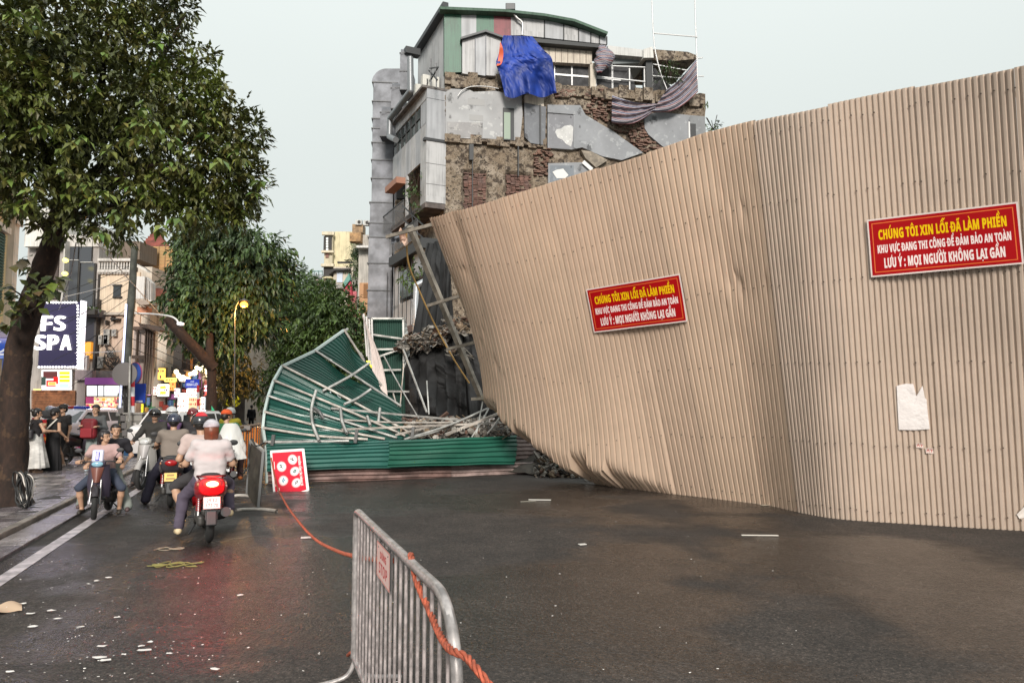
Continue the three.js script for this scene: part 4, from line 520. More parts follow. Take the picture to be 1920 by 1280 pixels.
// thin orange cord hanging from the post
{ const b = new MB(); b.path([[762, 436, 17], [765, 490, 17.5], [786, 545, 18.3], [820, 618, 19.2], [855, 680, 19.8], [880, 718, 20.1]].map(p => P(...p)), 0.022, 50, 5); tag(b.build('cord', mat([0.45, 0.28, 0.1], { r: 0.7 })), 'thin orange cord hanging from the top of the bare post', 'cord'); const r = new MB(); r.grid((u, v) => P(748 + u * 15 + 2 * v, 432 + v * 26, 17.0).add(V(0, 0.05 * Math.sin(u * 7), 0.1 * Math.sin(v * 6 + u * 4))), 8, 10); tag(r.build('rag', mat([0.55, 0.38, 0.3], { r: 0.9 })), 'pale orange rag knotted at the top of the bare post', 'rag'); const k = new MB(); k.grid((u, v) => P(733 + u * 16, 448 + v * 12 - u * 10, 17.3).add(V(0, 0, 0.1 * Math.sin(u * 6) * Math.cos(v * 6))), 8, 8); tag(k.build('rag', mat([0.13, 0.14, 0.16], { r: 0.8 })), 'dark grey rag beside the pale one at the post top', 'rag'); }
// ---------------------------------------------------------------- barriers, rope, prohibition sign
{
  const A = P(668, 972, 4.95), Bq = P(858, 1130, 2.62); A.y = Bq.y = 0; const dir = Bq.clone().sub(A), len = dir.length(); dir.normalize();
  const t = thing('crowd_barrier', 'galvanized crowd control barrier with upright bars and a small stop placard', 'barrier', A.clone());
  const W = (u, y) => A.clone().addScaledVector(dir, u).setY(y); const galv = mat([0.52, 0.48, 0.47], { map: rep(T_blotch, 0.35), bump: TG, bs: 0.001, r: 0.42, m: 0.35 }), galv2 = mat([0.5, 0.435, 0.425], { map: rep(T_blotch, 0.3), bump: TG, bs: 0.001, r: 0.5, m: 0.2 });
  const H = 1.1, R = 0.28; const pts = [W(0, 0.16), W(0, 0.5), W(0, H - 0.09), W(0.02, H - 0.02), W(0.09, H)]; for (let i = 1; i <= 8; i++) pts.push(W(0.09 + (len - R - 0.09) * i / 8, H)); for (let i = 1; i <= 6; i++) { const a = i / 6 * Math.PI / 2; pts.push(W(len - R + R * Math.sin(a), H - R + R * Math.cos(a))); } pts.push(W(len, 0.5), W(len, 0.16));
  { const b = new MB(); b.path(pts, 0.022, 120, 12); b.build('outer_tube', galv, t); } new MB().tube(W(0, 0.16), W(len, 0.16), 0.019, 10).build('bottom_tube', galv, t);
  for (let i = 1; i < 20; i++) { const u = len * i / 20; const h = u > len - R ? H - R + Math.sqrt(Math.max(0, R * R - (u - len + R) ** 2)) : H; new MB().tube(W(u, 0.16), W(u, h), 0.0082, 8).build('bar', galv2, t); }
  for (const u of [0.05, len - 0.12]) { const n = V(-dir.z, 0, dir.x); const b = new MB(); b.path([W(u, 0.16), W(u, 0.07).addScaledVector(n, 0.05), W(u, 0.02).addScaledVector(n, 0.3)], 0.016, 14, 8); b.path([W(u, 0.16), W(u, 0.07).addScaledVector(n, -0.05), W(u, 0.02).addScaledVector(n, -0.3)], 0.016, 14, 8); b.build('foot', galv, t); }
  { const p = W(len + 0.01, 0.6); const b = new MB(); b.path([p.clone().add(V(0, 0.03, 0)), p.clone().addScaledVector(dir, 0.05), p.clone().addScaledVector(dir, 0.05).add(V(0, -0.2, 0)), p.clone().add(V(0, -0.24, 0))], 0.009, 14, 6); b.build('hook', galv, t); }
  // stop placard
  const stop = ctex(340, 300, (g, w, h) => { g.fillStyle = '#f3cfc8'; g.fillRect(0, 0, w, h); g.strokeStyle = '#e0786e'; g.lineWidth = 8; g.strokeRect(8, 8, w - 16, h - 16); g.fillStyle = '#c8232c'; fitText(g, 'STOP', 60, 250, 220, 92); vietText(g, 'DỪNG', 90, 122, 160, 56); });
  const uAt = px => { let lo_ = 0, hi_ = len; for (let i = 0; i < 40; i++) { const m = (lo_ + hi_) / 2, w = W(m, 0.9); (w.x / -w.z * FOCAL + 960 < px) ? lo_ = m : hi_ = m; } return lo_; }; const u0 = uAt(722), nrm = V(dir.z, 0, -dir.x); if (nrm.z < 0) nrm.negate(); const s = thing('placard', 'small pale placard with red stop lettering hung on the crowd barrier', 'sign', W(u0, 0.8));
  const a = u0 - 0.005, c = uAt(747), off = 0.03; const q = (u, y, o) => W(u, y).addScaledVector(nrm, o); const b = new MB(); b.quad(q(a, 0.9, off), q(c, 0.89, off), q(c, 1.075, off), q(a, 1.08, off), true); b.build('printed_face', mat([0.9, 0.9, 0.9], { map: stop, r: 0.45 }), s); const k = new MB(); k.bar(q((a + c) / 2, 0.9, off - 0.006), q((a + c) / 2, 1.075, off - 0.006), c - a, 0.006, nrm); k.build('backing', mat([0.05, 0.05, 0.05]), s); for (const x of [a + 0.05, c - 0.05]) new MB().tube(q(x, 1.05, off), q(x, 1.1, 0.01), 0.004, 5).build('tie', mat([0.02, 0.02, 0.02]), s);
  // twisted rope: three strands
  const ropeM = mat([0.58, 0.13, 0.065], { map: rep(T_blotch, 0.2), bump: TG, bs: 0.003, r: 0.75 });
  const rope = (label, pts2, r) => { const c3 = new THREE.CatmullRomCurve3(pts2, false, 'centripetal'), Ln = c3.getLength(), n = Math.ceil(Ln / 0.012); const b2 = new MB(); const fr = c3.computeFrenetFrames(n, false); for (let k2 = 0; k2 < 3; k2++) { const pp = []; for (let i = 0; i <= n; i++) { const p = c3.getPointAt(i / n), an = i / n * Ln / (r * 9) * 2 * Math.PI + k2 * 2.094; pp.push(p.addScaledVector(fr.normals[i], Math.cos(an) * r * 0.55).addScaledVector(fr.binormals[i], Math.sin(an) * r * 0.55)); } b2.add(new THREE.TubeGeometry(new THREE.CatmullRomCurve3(pp), n * 2, r * 0.55, 5)); } tag(b2.build('rope', ropeM), label, 'rope'); };
  rope('orange twisted rope sagging from the red prohibition sign to the crowd barrier', [[508, 858, 15.9], [516, 900, 15.5], [531, 936, 13.4], [552, 968, 11.3], [590, 1010, 9.0], [630, 1032, 7.3], [670, 1044, 5.4], [690, 1048, 4.6], [722, 1050, 4.15], [738, 1050, 4.1]].map(p => P(...p)), 0.016);
  rope('orange twisted rope tied over the top rail of the galvanized crowd barrier', [[775, 1062, 3.46], [770, 1040, 3.38], [772, 1052, 3.32], [782, 1092, 3.2], [803, 1140, 3.02], [828, 1196, 2.74], [845, 1218, 2.58], [860, 1225, 2.52], [874, 1232, 2.5], [892, 1252, 2.42], [916, 1282, 2.36], [950, 1330, 2.3]].map(p => P(...p)), 0.0135);
  tag(new MB().path([P(652, 1228, 5.1), P(660, 1224, 5.0), P(668, 1232, 4.97), P(661, 1236, 4.97)], 0.013, 20, 6).build('rope_end', ropeM), 'loose orange rope end at the far foot of the barrier', 'rope');
}
{ // red prohibition board, turned on its side and leaning on the fallen strip
  const tx = ctex(512, 680, (g, w, h) => {
    g.fillStyle = '#f2ebe8'; g.fillRect(0, 0, w, h); g.fillStyle = '#d80f2f'; g.fillRect(22, 24, w - 44, h - 46); g.save(); g.translate(w, 0); g.rotate(Math.PI / 2); g.fillStyle = '#ffe9e4'; vietText(g, 'NGHIÊM CẤM CÁC HÀNH VI', 95, 72 + 24, 480, 34); for (const [x, y, l] of [[150, 466, 110], [380, 470, 120], [520, 420, 90], [520, 445, 70]]) g.fillRect(x, y, l, 9); g.restore();
    for (const [x, y, k] of [[330, 140, 0], [150, 230, 1], [346, 322, 2], [160, 430, 3], [352, 510, 4]]) { g.fillStyle = '#f0b9b6'; g.beginPath(); g.arc(x, y, 74, 0, 7); g.fill(); g.fillStyle = '#fbf4f2'; g.beginPath(); g.arc(x, y, 58, 0, 7); g.fill(); g.save(); g.translate(x, y); g.rotate(Math.PI / 2 + k * 0.4); g.fillStyle = ['#2b2230', '#224a4a', '#1d5a50', '#3a8fb4', '#2a2c3a'][k]; if (k === 2) { g.fillRect(-26, -20, 52, 42); g.fillStyle = '#e8eeee'; g.fillRect(-12, -8, 10, 18); g.fillRect(6, -8, 8, 18); } else { g.fillRect(-30, -6, 40, 12); g.fillRect(6, -26, 12, 46); g.beginPath(); g.arc(-8, 24, 9, 0, 7); g.fill(); g.fillRect(-22, 12, 12, 26); } g.restore(); }
  });
  const c = [[507, 846, 16.0], [568, 842, 16.15], [577, 931, 15.5], [514, 937, 15.35]].map(p => P(...p)); c[2].y = Math.max(c[2].y, 0.01); const t = thing('prohibition_sign', 'red prohibition board with five white circles leaning sideways on the fallen fence', 'sign', c[3]);
  const b = new MB(); b.quad(c[3], c[2], c[1], c[0], true); b.build('printed_face', mat([0.9, 0.9, 0.9], { map: tx, r: 0.4 }), t); const k = new MB(); const n = V(0, -0.02, -0.03); k.grid((u, v) => c[3].clone().lerp(c[2], u).lerp(c[0].clone().lerp(c[1], u), v).add(n), 2, 2); k.build('backing', mat([0.6, 0.6, 0.6]), t); for (const [i, j] of [[0, 1], [1, 2], [2, 3], [3, 0]]) new MB().bar(c[i].clone().add(V(0, 0, -0.015)), c[j].clone().add(V(0, 0, -0.015)), 0.035).build('frame', mat([0.75, 0.73, 0.72]), t);
}
{ // sheet-covered barrier beside the sign
  const t = thing('panel_barrier', 'rust stained grey sheet metal barrier on bowed feet beside the red sign', 'barrier', P(480, 960, 12.9).setY(0)); const c = [[470, 826, 13.9], [494, 846, 12.9], [484, 958, 12.75], [463, 925, 13.8]].map(p => P(...p));
  const b = new MB(); b.grid((u, v) => c[3].clone().lerp(c[2], u).lerp(c[0].clone().lerp(c[1], u), v).add(V(0, 0, 0.02 * Math.sin(u * 5 + v * 3))), 10, 12); b.build('sheet', mat([0.115, 0.1, 0.08], { map: rep(T_blotch, 0.8), bump: TG, bs: 0.004, r: 0.6, m: 0.2 }), t);
  new MB().bar(c[0], c[1], 0.045).build('top_rail', M_pipe, t); new MB().bar(c[1], c[2], 0.045).build('post', M_pipeD, t); new MB().bar(c[0], c[3], 0.045).build('post', M_pipeD, t);
  const f1 = new MB(); f1.path([[442, 972, 12.6], [455, 960, 12.7], [484, 957, 12.75], [510, 964, 12.6], [518, 966, 12.5]].map(p => P(...p)).map(p => p.setY(Math.max(0.02, p.y))), 0.03, 20, 6); f1.build('foot', M_pipeT, t); const f2 = new MB(); f2.path([[425, 938, 13.8], [438, 930, 13.9], [462, 929, 13.9], [480, 932, 13.8]].map(p => P(...p)).map(p => p.setY(Math.max(0.02, p.y))), 0.03, 20, 6); f2.build('foot', M_pipeT, t);
  const w = new MB(); w.path([[495, 830, 13.2], [482, 836, 13.3], [470, 824, 13.9], [466, 850, 13.8], [467, 868, 13.8], [455, 888, 13.6], [450, 886, 13.5]].map(p => P(...p)), 0.016, 40, 5); tag(w.build('cable', mat([0.02, 0.02, 0.02])), 'black cable looped over the sheet metal barrier', 'cable');
}
{ // barrier with an orange cloth
  const a = P(447, 800, 17.6), b0 = P(490, 795, 17.6), y = a.y; const t = thing('crowd_barrier', 'dark barred crowd barrier with orange sheeting beside the fallen fence', 'barrier', V(a.x, 0, a.z)); const dk = mat([0.1, 0.07, 0.05], { r: 0.5 });
  new MB().tube(a, b0, 0.03, 8).build('outer_tube', dk, t); for (const x of [a, b0]) new MB().tube(x, V(x.x, 0.05, x.z), 0.03, 8).build('post', dk, t); for (let i = 1; i < 9; i++) { const p = a.clone().lerp(b0, i / 9); new MB().tube(p, V(p.x, 0.25, p.z), 0.014, 6).build('bar', dk, t); }
  const s = new MB(); s.grid((u, v) => { const p = a.clone().lerp(b0, u); return V(p.x, lerp(0.3, y - 0.03, v), p.z - 0.06 + 0.04 * Math.sin(u * 30)); }, 40, 4); s.build('sheeting', mat([0.75, 0.27, 0.05], { r: 0.6 }), t); const p = new MB(); const q = P(463, 802, 17.5); p.box(q.x, q.y, q.z, 0.14, 0.1, 0.01); p.build('tag_plate', mat([0.2, 0.18, 0.17]), t);
}

// ---------------------------------------------------------------- trees
function leafMesh(leaves, wide = 0.42) { // leaves: [p, dir, up, length, colour]; a folded pointed blade each
  const n = leaves.length, pos = new Float32Array(n * 36), col = new Float32Array(n * 36); let o = 0;
  const put = (a, c) => { pos[o] = a.x; pos[o + 1] = a.y; pos[o + 2] = a.z; col[o] = c[0]; col[o + 1] = c[1]; col[o + 2] = c[2]; o += 3; };
  for (const [p, d, up, l, c] of leaves) { const s = d.clone().cross(up).normalize().multiplyScalar(l * wide / 2), nrm = s.clone().cross(d).normalize(); const m = p.clone().addScaledVector(d, l * 0.45).addScaledVector(nrm, -l * 0.02), tip = p.clone().addScaledVector(d, l).addScaledVector(nrm, -l * 0.16), a = p.clone().addScaledVector(d, l * 0.42).add(s).addScaledVector(nrm, l * 0.06), b = p.clone().addScaledVector(d, l * 0.42).sub(s).addScaledVector(nrm, l * 0.06); for (const q of [p, a, m, m, a, tip, p, m, b, m, tip, b]) put(q, c); }
  const g = new THREE.BufferGeometry(); g.setAttribute('position', new THREE.BufferAttribute(pos, 3)); g.setAttribute('color', new THREE.BufferAttribute(col, 3)); g.computeVertexNormals(); g.setAttribute('uv', new THREE.BufferAttribute(new Float32Array(n * 24), 2)); return g;
}
const leafM = mat([1, 1, 1], { vc: true, r: 0.5, trans: 0.22 });
const rdir = () => { const z = rr(-1, 1), a = rr(0, 6.283), s = Math.sqrt(1 - z * z); return V(s * Math.cos(a), z, s * Math.sin(a)); };
const T_bark = dtex(512, (u, v) => { const a = pfb(u, v * 0.4, 12, 5, 201), b = pfb(u, v, 6, 5, 205), k = 0.16 + 0.16 * (a - 0.4); const l = sstep(0.58, 0.7, b); return [lerp(k * 1.2, 0.42, l * 0.5), lerp(k * 0.95, 0.36, l * 0.5), lerp(k * 0.8, 0.27, l * 0.5)]; });
const M_bark = mat([0.62, 0.49, 0.43], { map: rep(T_bark, 0.7), bump: rep(T_bark, 0.45), bs: 0.06, r: 0.9 });
function limb(b, pts, r0, r1, seg = 10) { const c = new THREE.CatmullRomCurve3(pts, false, 'centripetal'), n = pts.length * 8; const fr = c.computeFrenetFrames(n); b.grid((u, v) => { const i = Math.round(v * n), p = c.getPoint(i / n), a = u * 6.2832; const q = fr.normals[i].clone().multiplyScalar(Math.cos(a)).addScaledVector(fr.binormals[i], Math.sin(a)); const r = lerp(r0, r1, v) * (1 + 0.4 * (fb(Math.cos(a) * 1.7 + 5, Math.sin(a) * 1.7 + 5, v * 12, 4) - 0.5)); return p.addScaledVector(q, r); }, seg, n); return b; }
function crownLeaves(clumps, per, size, cols, droop, twig = 6) { const out = []; for (const [x, y, r, d, k = 1, pal] of clumps) { const c = P(x, y, d), R = r / FOCAL * d; const n = Math.round(per * k * R * R); for (let i = 0; i < n; i++) { const e = rdir(), q = c.clone().addScaledVector(e, R * Math.pow(rnd(), 0.45) * 1.0); const tone = n3(q.x * 1.5, q.y * 1.5, q.z * 1.5); const td = e.clone().add(rdir().multiplyScalar(0.8)).add(V(0, -droop, 0)).normalize(); const P0 = pal || cols; const bc = P0[Math.min(P0.length - 1, Math.floor(clamp(tone * 1.3 - 0.15 + rr(-0.12, 0.12), 0, 0.999) * P0.length))]; for (let t = 0; t < twig; t++) { const ld = td.clone().add(rdir().multiplyScalar(0.75)).add(V(0, -droop * 0.5, 0)).normalize(); const f = rr(0.75, 1.25); out.push([q.clone().addScaledVector(td, t / twig * size * 1.6).add(rdir().multiplyScalar(size * 0.2)), ld, V(rr(-0.5, 0.5), 1, rr(-0.5, 0.5)), size * rr(0.65, 1.2), bc.map(v => v * f)]); } } } return out; }
function treeCrown(t, leaves, wide) { const o = new THREE.Mesh(leafMesh(leaves, wide), leafM); o.name = 'crown'; t.add(o); o.geometry.applyMatrix4(t.matrixWorld.clone().invert()); o.castShadow = o.receiveShadow = true; o.userData.kind = 'stuff'; return o; }
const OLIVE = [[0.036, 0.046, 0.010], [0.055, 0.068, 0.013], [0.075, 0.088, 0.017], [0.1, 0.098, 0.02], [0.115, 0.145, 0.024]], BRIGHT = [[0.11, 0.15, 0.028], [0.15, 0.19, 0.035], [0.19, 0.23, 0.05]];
{ // the big kerb-side tree
  const root = G(20, 950, 0.06), t = thing('street_tree', 'big leafy street tree on the pavement with a dark leaning trunk', 'tree', root.clone());
  const b = new MB(); const at = (x, y, d) => P(x, y, d); limb(b, [root.clone().add(V(0, -0.1, 0)), at(20, 880, 12.9), at(25, 800, 12.9), at(29, 710, 12.9), at(38, 640, 12.8), at(57, 570, 12.8), at(82, 500, 12.8), at(104, 430, 12.7), at(125, 340, 12.6)], 0.26, 0.15, 18); b.grid((u, v) => { const a = u * 6.283, r = 0.26 + 0.16 * Math.pow(1 - v, 3) * (0.7 + 0.5 * Math.sin(a * 5)); return root.clone().add(V(Math.cos(a) * r, v * 0.5 - 0.05, Math.sin(a) * r)); }, 24, 6); b.build('trunk', M_bark, t);
  const br = [[[108, 420, 12.7], [160, 370, 12.3], [230, 330, 12], [310, 300, 12.3]], [[115, 380, 12.6], [90, 300, 12], [60, 220, 11.6], [40, 120, 11.5]], [[125, 340, 12.6], [160, 250, 12.4], [190, 150, 12.2], [200, 50, 12.2]], [[120, 370, 12.6], [220, 290, 12.8], [330, 230, 13], [420, 250, 13.2]], [[108, 420, 12.7], [200, 390, 12.6], [330, 385, 12.8], [430, 380, 13.2]], [[100, 440, 12.7], [60, 400, 12.2], [0, 370, 11.8], [-60, 330, 11.5]], [[140, 300, 12.5], [230, 200, 12.8], [300, 110, 13], [345, 30, 13.4]]];
  for (const l of br) limb(new MB(), l.map(p => at(...p)), 0.1, 0.025, 8).build('limb', M_bark, t);
  { const f = limb(new MB(), [[105, 430, 12.7], [135, 390, 12.4], [165, 350, 12.2]].map(p => at(...p)), 0.12, 0.06, 10); f.build('limb', M_bark, t); }
  const clumps = [[60, 60, 105, 11.5], [180, 60, 90, 12], [270, 90, 75, 12.5], [120, 170, 120, 11.6], [250, 185, 105, 12], [350, 170, 70, 12.6], [395, 205, 62, 12.8], [430, 260, 58, 13], [60, 290, 95, 11.5], [180, 290, 105, 12], [300, 290, 100, 12.4], [400, 310, 78, 12.8], [440, 355, 58, 13.1], [440, 395, 34, 13.2, 1.2], [350, 370, 68, 12.6], [250, 370, 62, 12.1, 0.9], [150, 380, 55, 11.8, 0.8], [20, 190, 90, 11], [25, 365, 45, 11.2, 0.8], [335, 12, 32, 13.4, 1.2], [300, 20, 26, 13.4, 1.2], [235, 5, 52, 12.2], [-70, 100, 150, 11], [-70, 290, 120, 11], [100, -80, 120, 12], [230, -90, 90, 12.4], [370, 120, 38, 12.8], [468, 330, 30, 13.1, 1.3], [470, 250, 24, 13.1, 1.3], [100, 410, 40, 12, 0.8], [210, 420, 40, 12.2, 0.8]];
  const lv = crownLeaves(clumps, 460, 0.145, OLIVE, 0.25); treeCrown(t, lv, 0.44);
  // clear bright sprays on the near side
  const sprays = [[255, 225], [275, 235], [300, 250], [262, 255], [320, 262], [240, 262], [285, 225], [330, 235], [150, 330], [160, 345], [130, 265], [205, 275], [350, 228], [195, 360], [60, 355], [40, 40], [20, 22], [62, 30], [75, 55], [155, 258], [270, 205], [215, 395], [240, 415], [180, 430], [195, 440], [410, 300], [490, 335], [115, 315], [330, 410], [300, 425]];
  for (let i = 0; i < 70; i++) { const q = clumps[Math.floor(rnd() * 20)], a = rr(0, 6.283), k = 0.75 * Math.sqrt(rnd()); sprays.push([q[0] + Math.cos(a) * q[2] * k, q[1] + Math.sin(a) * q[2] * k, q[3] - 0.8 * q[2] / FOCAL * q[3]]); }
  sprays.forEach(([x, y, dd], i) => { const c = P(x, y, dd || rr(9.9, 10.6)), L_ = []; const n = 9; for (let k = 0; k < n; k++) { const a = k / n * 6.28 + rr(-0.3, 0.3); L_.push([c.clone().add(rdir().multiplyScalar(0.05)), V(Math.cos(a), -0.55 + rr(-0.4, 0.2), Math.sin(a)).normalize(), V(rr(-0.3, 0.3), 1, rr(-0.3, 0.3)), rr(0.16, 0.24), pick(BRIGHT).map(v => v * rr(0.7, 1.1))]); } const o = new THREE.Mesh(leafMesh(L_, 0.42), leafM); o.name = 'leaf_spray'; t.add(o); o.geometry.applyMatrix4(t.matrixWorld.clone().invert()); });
  // low shoots at the trunk
  const low = []; for (const [x, y, r] of [[30, 540, 26], [60, 560, 24], [85, 545, 16], [10, 565, 22], [50, 500, 20], [20, 600, 16], [95, 530, 14]]) { const c = P(x, y, 12.2); for (let k = 0; k < 16; k++) low.push([c.clone().add(rdir().multiplyScalar(r / FOCAL * 12)), V(rr(-1, 1), rr(-1, 0.1), rr(-0.6, 0.8)).normalize(), V(0, 1, 0.6), rr(0.13, 0.24), pick(OLIVE).map(v => v * rr(0.7, 1.2))]); }
  const o = new THREE.Mesh(leafMesh(low, 0.8), leafM); o.name = 'low_foliage'; t.add(o); o.geometry.applyMatrix4(t.matrixWorld.clone().invert());
  for (const s of [[[60, 600, 12.7], [45, 560, 12.4], [20, 540, 12.2]], [[62, 590, 12.7], [70, 560, 12.4], [60, 500, 12.2]]]) limb(new MB(), s.map(p => at(...p)), 0.025, 0.01, 6).build('shoot', M_bark, t);
}
const GREEN = [[0.022, 0.04, 0.012], [0.034, 0.062, 0.016], [0.05, 0.09, 0.022], [0.075, 0.125, 0.03]], GREEN2 = [[0.03, 0.055, 0.014], [0.048, 0.086, 0.018], [0.068, 0.12, 0.024], [0.09, 0.15, 0.034]], YEL = [[0.06, 0.065, 0.016], [0.09, 0.09, 0.02], [0.1, 0.11, 0.03]];
function tree(label, clumps, per, size, cols, droop, trunks, twig) { const base = trunks[0][0][0], t = thing('street_tree', label, 'tree', P(base[0], base[1], base[2]).setY(0)); trunks.forEach(([l, r0, r1], i) => { const pts = l.map(p => P(...p)); if (!i) pts.unshift(pts[0].clone().setY(0)); limb(new MB(), pts, r0, r1, 10).build(i ? 'limb' : 'trunk', M_bark, t); }); treeCrown(t, crownLeaves(clumps, per, size, cols, droop, twig), 0.4); return t; }
tree('dark broad leaved tree across the road with one limb leaning low', [[400, 470, 62, 32], [468, 485, 58, 32], [380, 550, 70, 31.5], [458, 560, 66, 32], [505, 470, 34, 32.5], [508, 530, 36, 32.5], [366, 500, 44, 31.5], [418, 625, 44, 32], [486, 606, 38, 32.5], [430, 430, 36, 32], [366, 452, 36, 32], [360, 610, 38, 31.5], [350, 566, 30, 31], [522, 495, 22, 32.6]], 150, 0.34, GREEN, 0.9, [[[[396, 790, 31], [396, 700, 31], [392, 640, 31], [400, 560, 32]], 0.24, 0.13], [[[400, 690, 31], [372, 660, 30.6], [345, 632, 30.2], [312, 596, 30]], 0.25, 0.2], [[[400, 560, 32], [440, 500, 32], [480, 460, 32]], 0.12, 0.04], [[[398, 600, 32], [370, 540, 31.6], [350, 480, 31.5]], 0.12, 0.04]]);
tree('round bushy tree behind the fanned out green fence', [[560, 600, 52, 47], [620, 606, 58, 47], [658, 632, 40, 46.5], [590, 570, 46, 48], [640, 580, 40, 47.5], [548, 650, 44, 47], [602, 655, 52, 46.5], [655, 672, 36, 46], [530, 690, 34, 47], [580, 705, 40, 46.5], [630, 700, 40, 46], [668, 600, 26, 47], [600, 555, 26, 48], [675, 650, 24, 46], [570, 660, 50, 47.5], [620, 640, 60, 48], [560, 720, 50, 47], [620, 730, 60, 46.5], [520, 730, 40, 47]], 90, 0.36, GREEN2, 0.4, [[[[600, 780, 47], [600, 720, 47], [605, 640, 47]], 0.28, 0.14]]);
tree('tall dim tree farther down the street behind the bushy one', [[520, 560, 46, 64], [560, 540, 40, 64], [480, 625, 56, 62], [440, 635, 46, 60], [505, 670, 52, 60], [545, 518, 30, 65], [590, 560, 40, 64], [470, 690, 40, 58], [530, 620, 46, 62], [540, 720, 40, 60], [500, 720, 34, 60], [450, 590, 40, 63], [500, 590, 50, 63], [430, 690, 30, 60]], 60, 0.44, GREEN2, 0.5, [[[[505, 775, 62], [505, 700, 62], [515, 600, 63]], 0.3, 0.14]]);
tree('small yellowish tree under the street lamps beside the shops', [[425, 690, 34, 38], [450, 712, 34, 38.4], [408, 668, 28, 37.6], [424, 735, 20, 37.6], [462, 690, 24, 38.6], [440, 660, 26, 38.5], [396, 720, 16, 37]], 110, 0.28, YEL, 0.8, [[[[432, 790, 38], [432, 740, 38], [430, 690, 38]], 0.12, 0.06]]);
tree('thin pale tree crown seen behind the red tiled roof', [[365, 425, 34, 44], [395, 420, 30, 44], [425, 412, 24, 44.5], [350, 440, 22, 44.6]], 80, 0.3, GREEN2, 0.4, [[[[352, 700, 40], [352, 560, 40], [360, 430, 40]], 0.14, 0.06]]);
// plants growing on the ruined building and its balconies
function tuft(label, list, size, cols, name = 'wall_plant', wide = 0.45) { const t = thing(name, label, 'plant', P(list[0][0], list[0][1], list[0][3])); const lv = crownLeaves(list.map(l => [l[0], l[1], l[2], l[3]]), 130, size, cols, 0.4, 5); const o = new THREE.Mesh(leafMesh(lv, wide), leafM); o.name = 'foliage'; t.add(o); o.geometry.applyMatrix4(t.matrixWorld.clone().invert()); const b = new MB(); for (let i = 0; i < 5; i++) { const c = P(list[0][0], list[0][1] + list[0][2] * 0.7, list[0][3]); b.tube(c, c.clone().add(V(rr(-0.4, 0.4), rr(0.3, 0.9), rr(-0.2, 0.2))), 0.02, 5); } b.build('stem', M_bark, t); }
tuft('dark shrub rooted on the open roof terrace behind the striped tarpaulin', [[1258, 132, 16, 37.4], [1240, 145, 10, 37.4], [1270, 150, 10, 37.4], [1250, 118, 9, 37.4]], 0.22, GREEN, 'wall_plant', 0.3);
tuft('small plant sprouting from the far end of the broken wall', [[1338, 236, 11, 39], [1332, 246, 10, 39], [1324, 188, 6, 38.4]], 0.18, GREEN);
tuft('dark green creeper spilling through the open bay of the street front', [[782, 345, 14, 36.2], [776, 372, 13, 36.3], [784, 392, 9, 36.2], [772, 355, 10, 36.6]], 0.2, GREEN);
tuft('potted greenery overhanging the lower balcony of the street front', [[768, 508, 13, 36.4], [782, 500, 12, 36.2], [758, 520, 10, 36.8], [775, 530, 10, 36.4]], 0.2, GREEN2);
tuft('hanging creepers on the far houses behind the exhaust duct', [[668, 470, 14, 62], [664, 500, 14, 62], [678, 480, 12, 61], [660, 530, 10, 62], [680, 510, 11, 61], [676, 535, 9, 61]], 0.3, GREEN, 'creeper');

// ---------------------------------------------------------------- buildings on the far side and across the side street
const shade = { wood: mat([0.09, 0.055, 0.04], { map: TB1, r: 0.7 }), cream: streaky([0.62, 0.5, 0.38]), white: streaky([0.55, 0.52, 0.49]), glassD: mat([0.035, 0.04, 0.045], { r: 0.12 }), dk: mat([0.03, 0.027, 0.025], { r: 0.7 }), tile: mat([0.25, 0.075, 0.05], { map: TB1, r: 0.75 }) };
function front(name, label, cat, x, d, fn, dir = V(1, 0, 0)) { const o = P(x, 757, d).setY(0), t = thing(name, label, cat, o); const f = facade(t, dir); if (f.z.x * (0 - o.x) + f.z.z * (0 - o.z) < 0) f.z.negate(); const R = (n, m, x0, y0, x1, y1, w0, w1, parent = t, l) => { const b = new MB(); f.rect(b, x0, y0, x1, y1, w0, w1); return b.build(n, m, parent, l); }; const S = (n, m, pts, w0, w1, parent = t) => { const b = new MB(); f.poly(b, pts, w0, w1); return b.build(n, m, parent); }; fn(R, S, f, t); return t; }
const glow = (c, k, o = {}) => mat(c.map(v => Math.min(0.8, v)), { e: c, ei: k, r: 0.5, ...o });
function areaLight(p, n, w, h, c, k) { const l = new THREE.RectAreaLight(new THREE.Color(...c), k, w, h); l.position.copy(p); l.lookAt(p.clone().add(n)); scene.add(l); return l; }
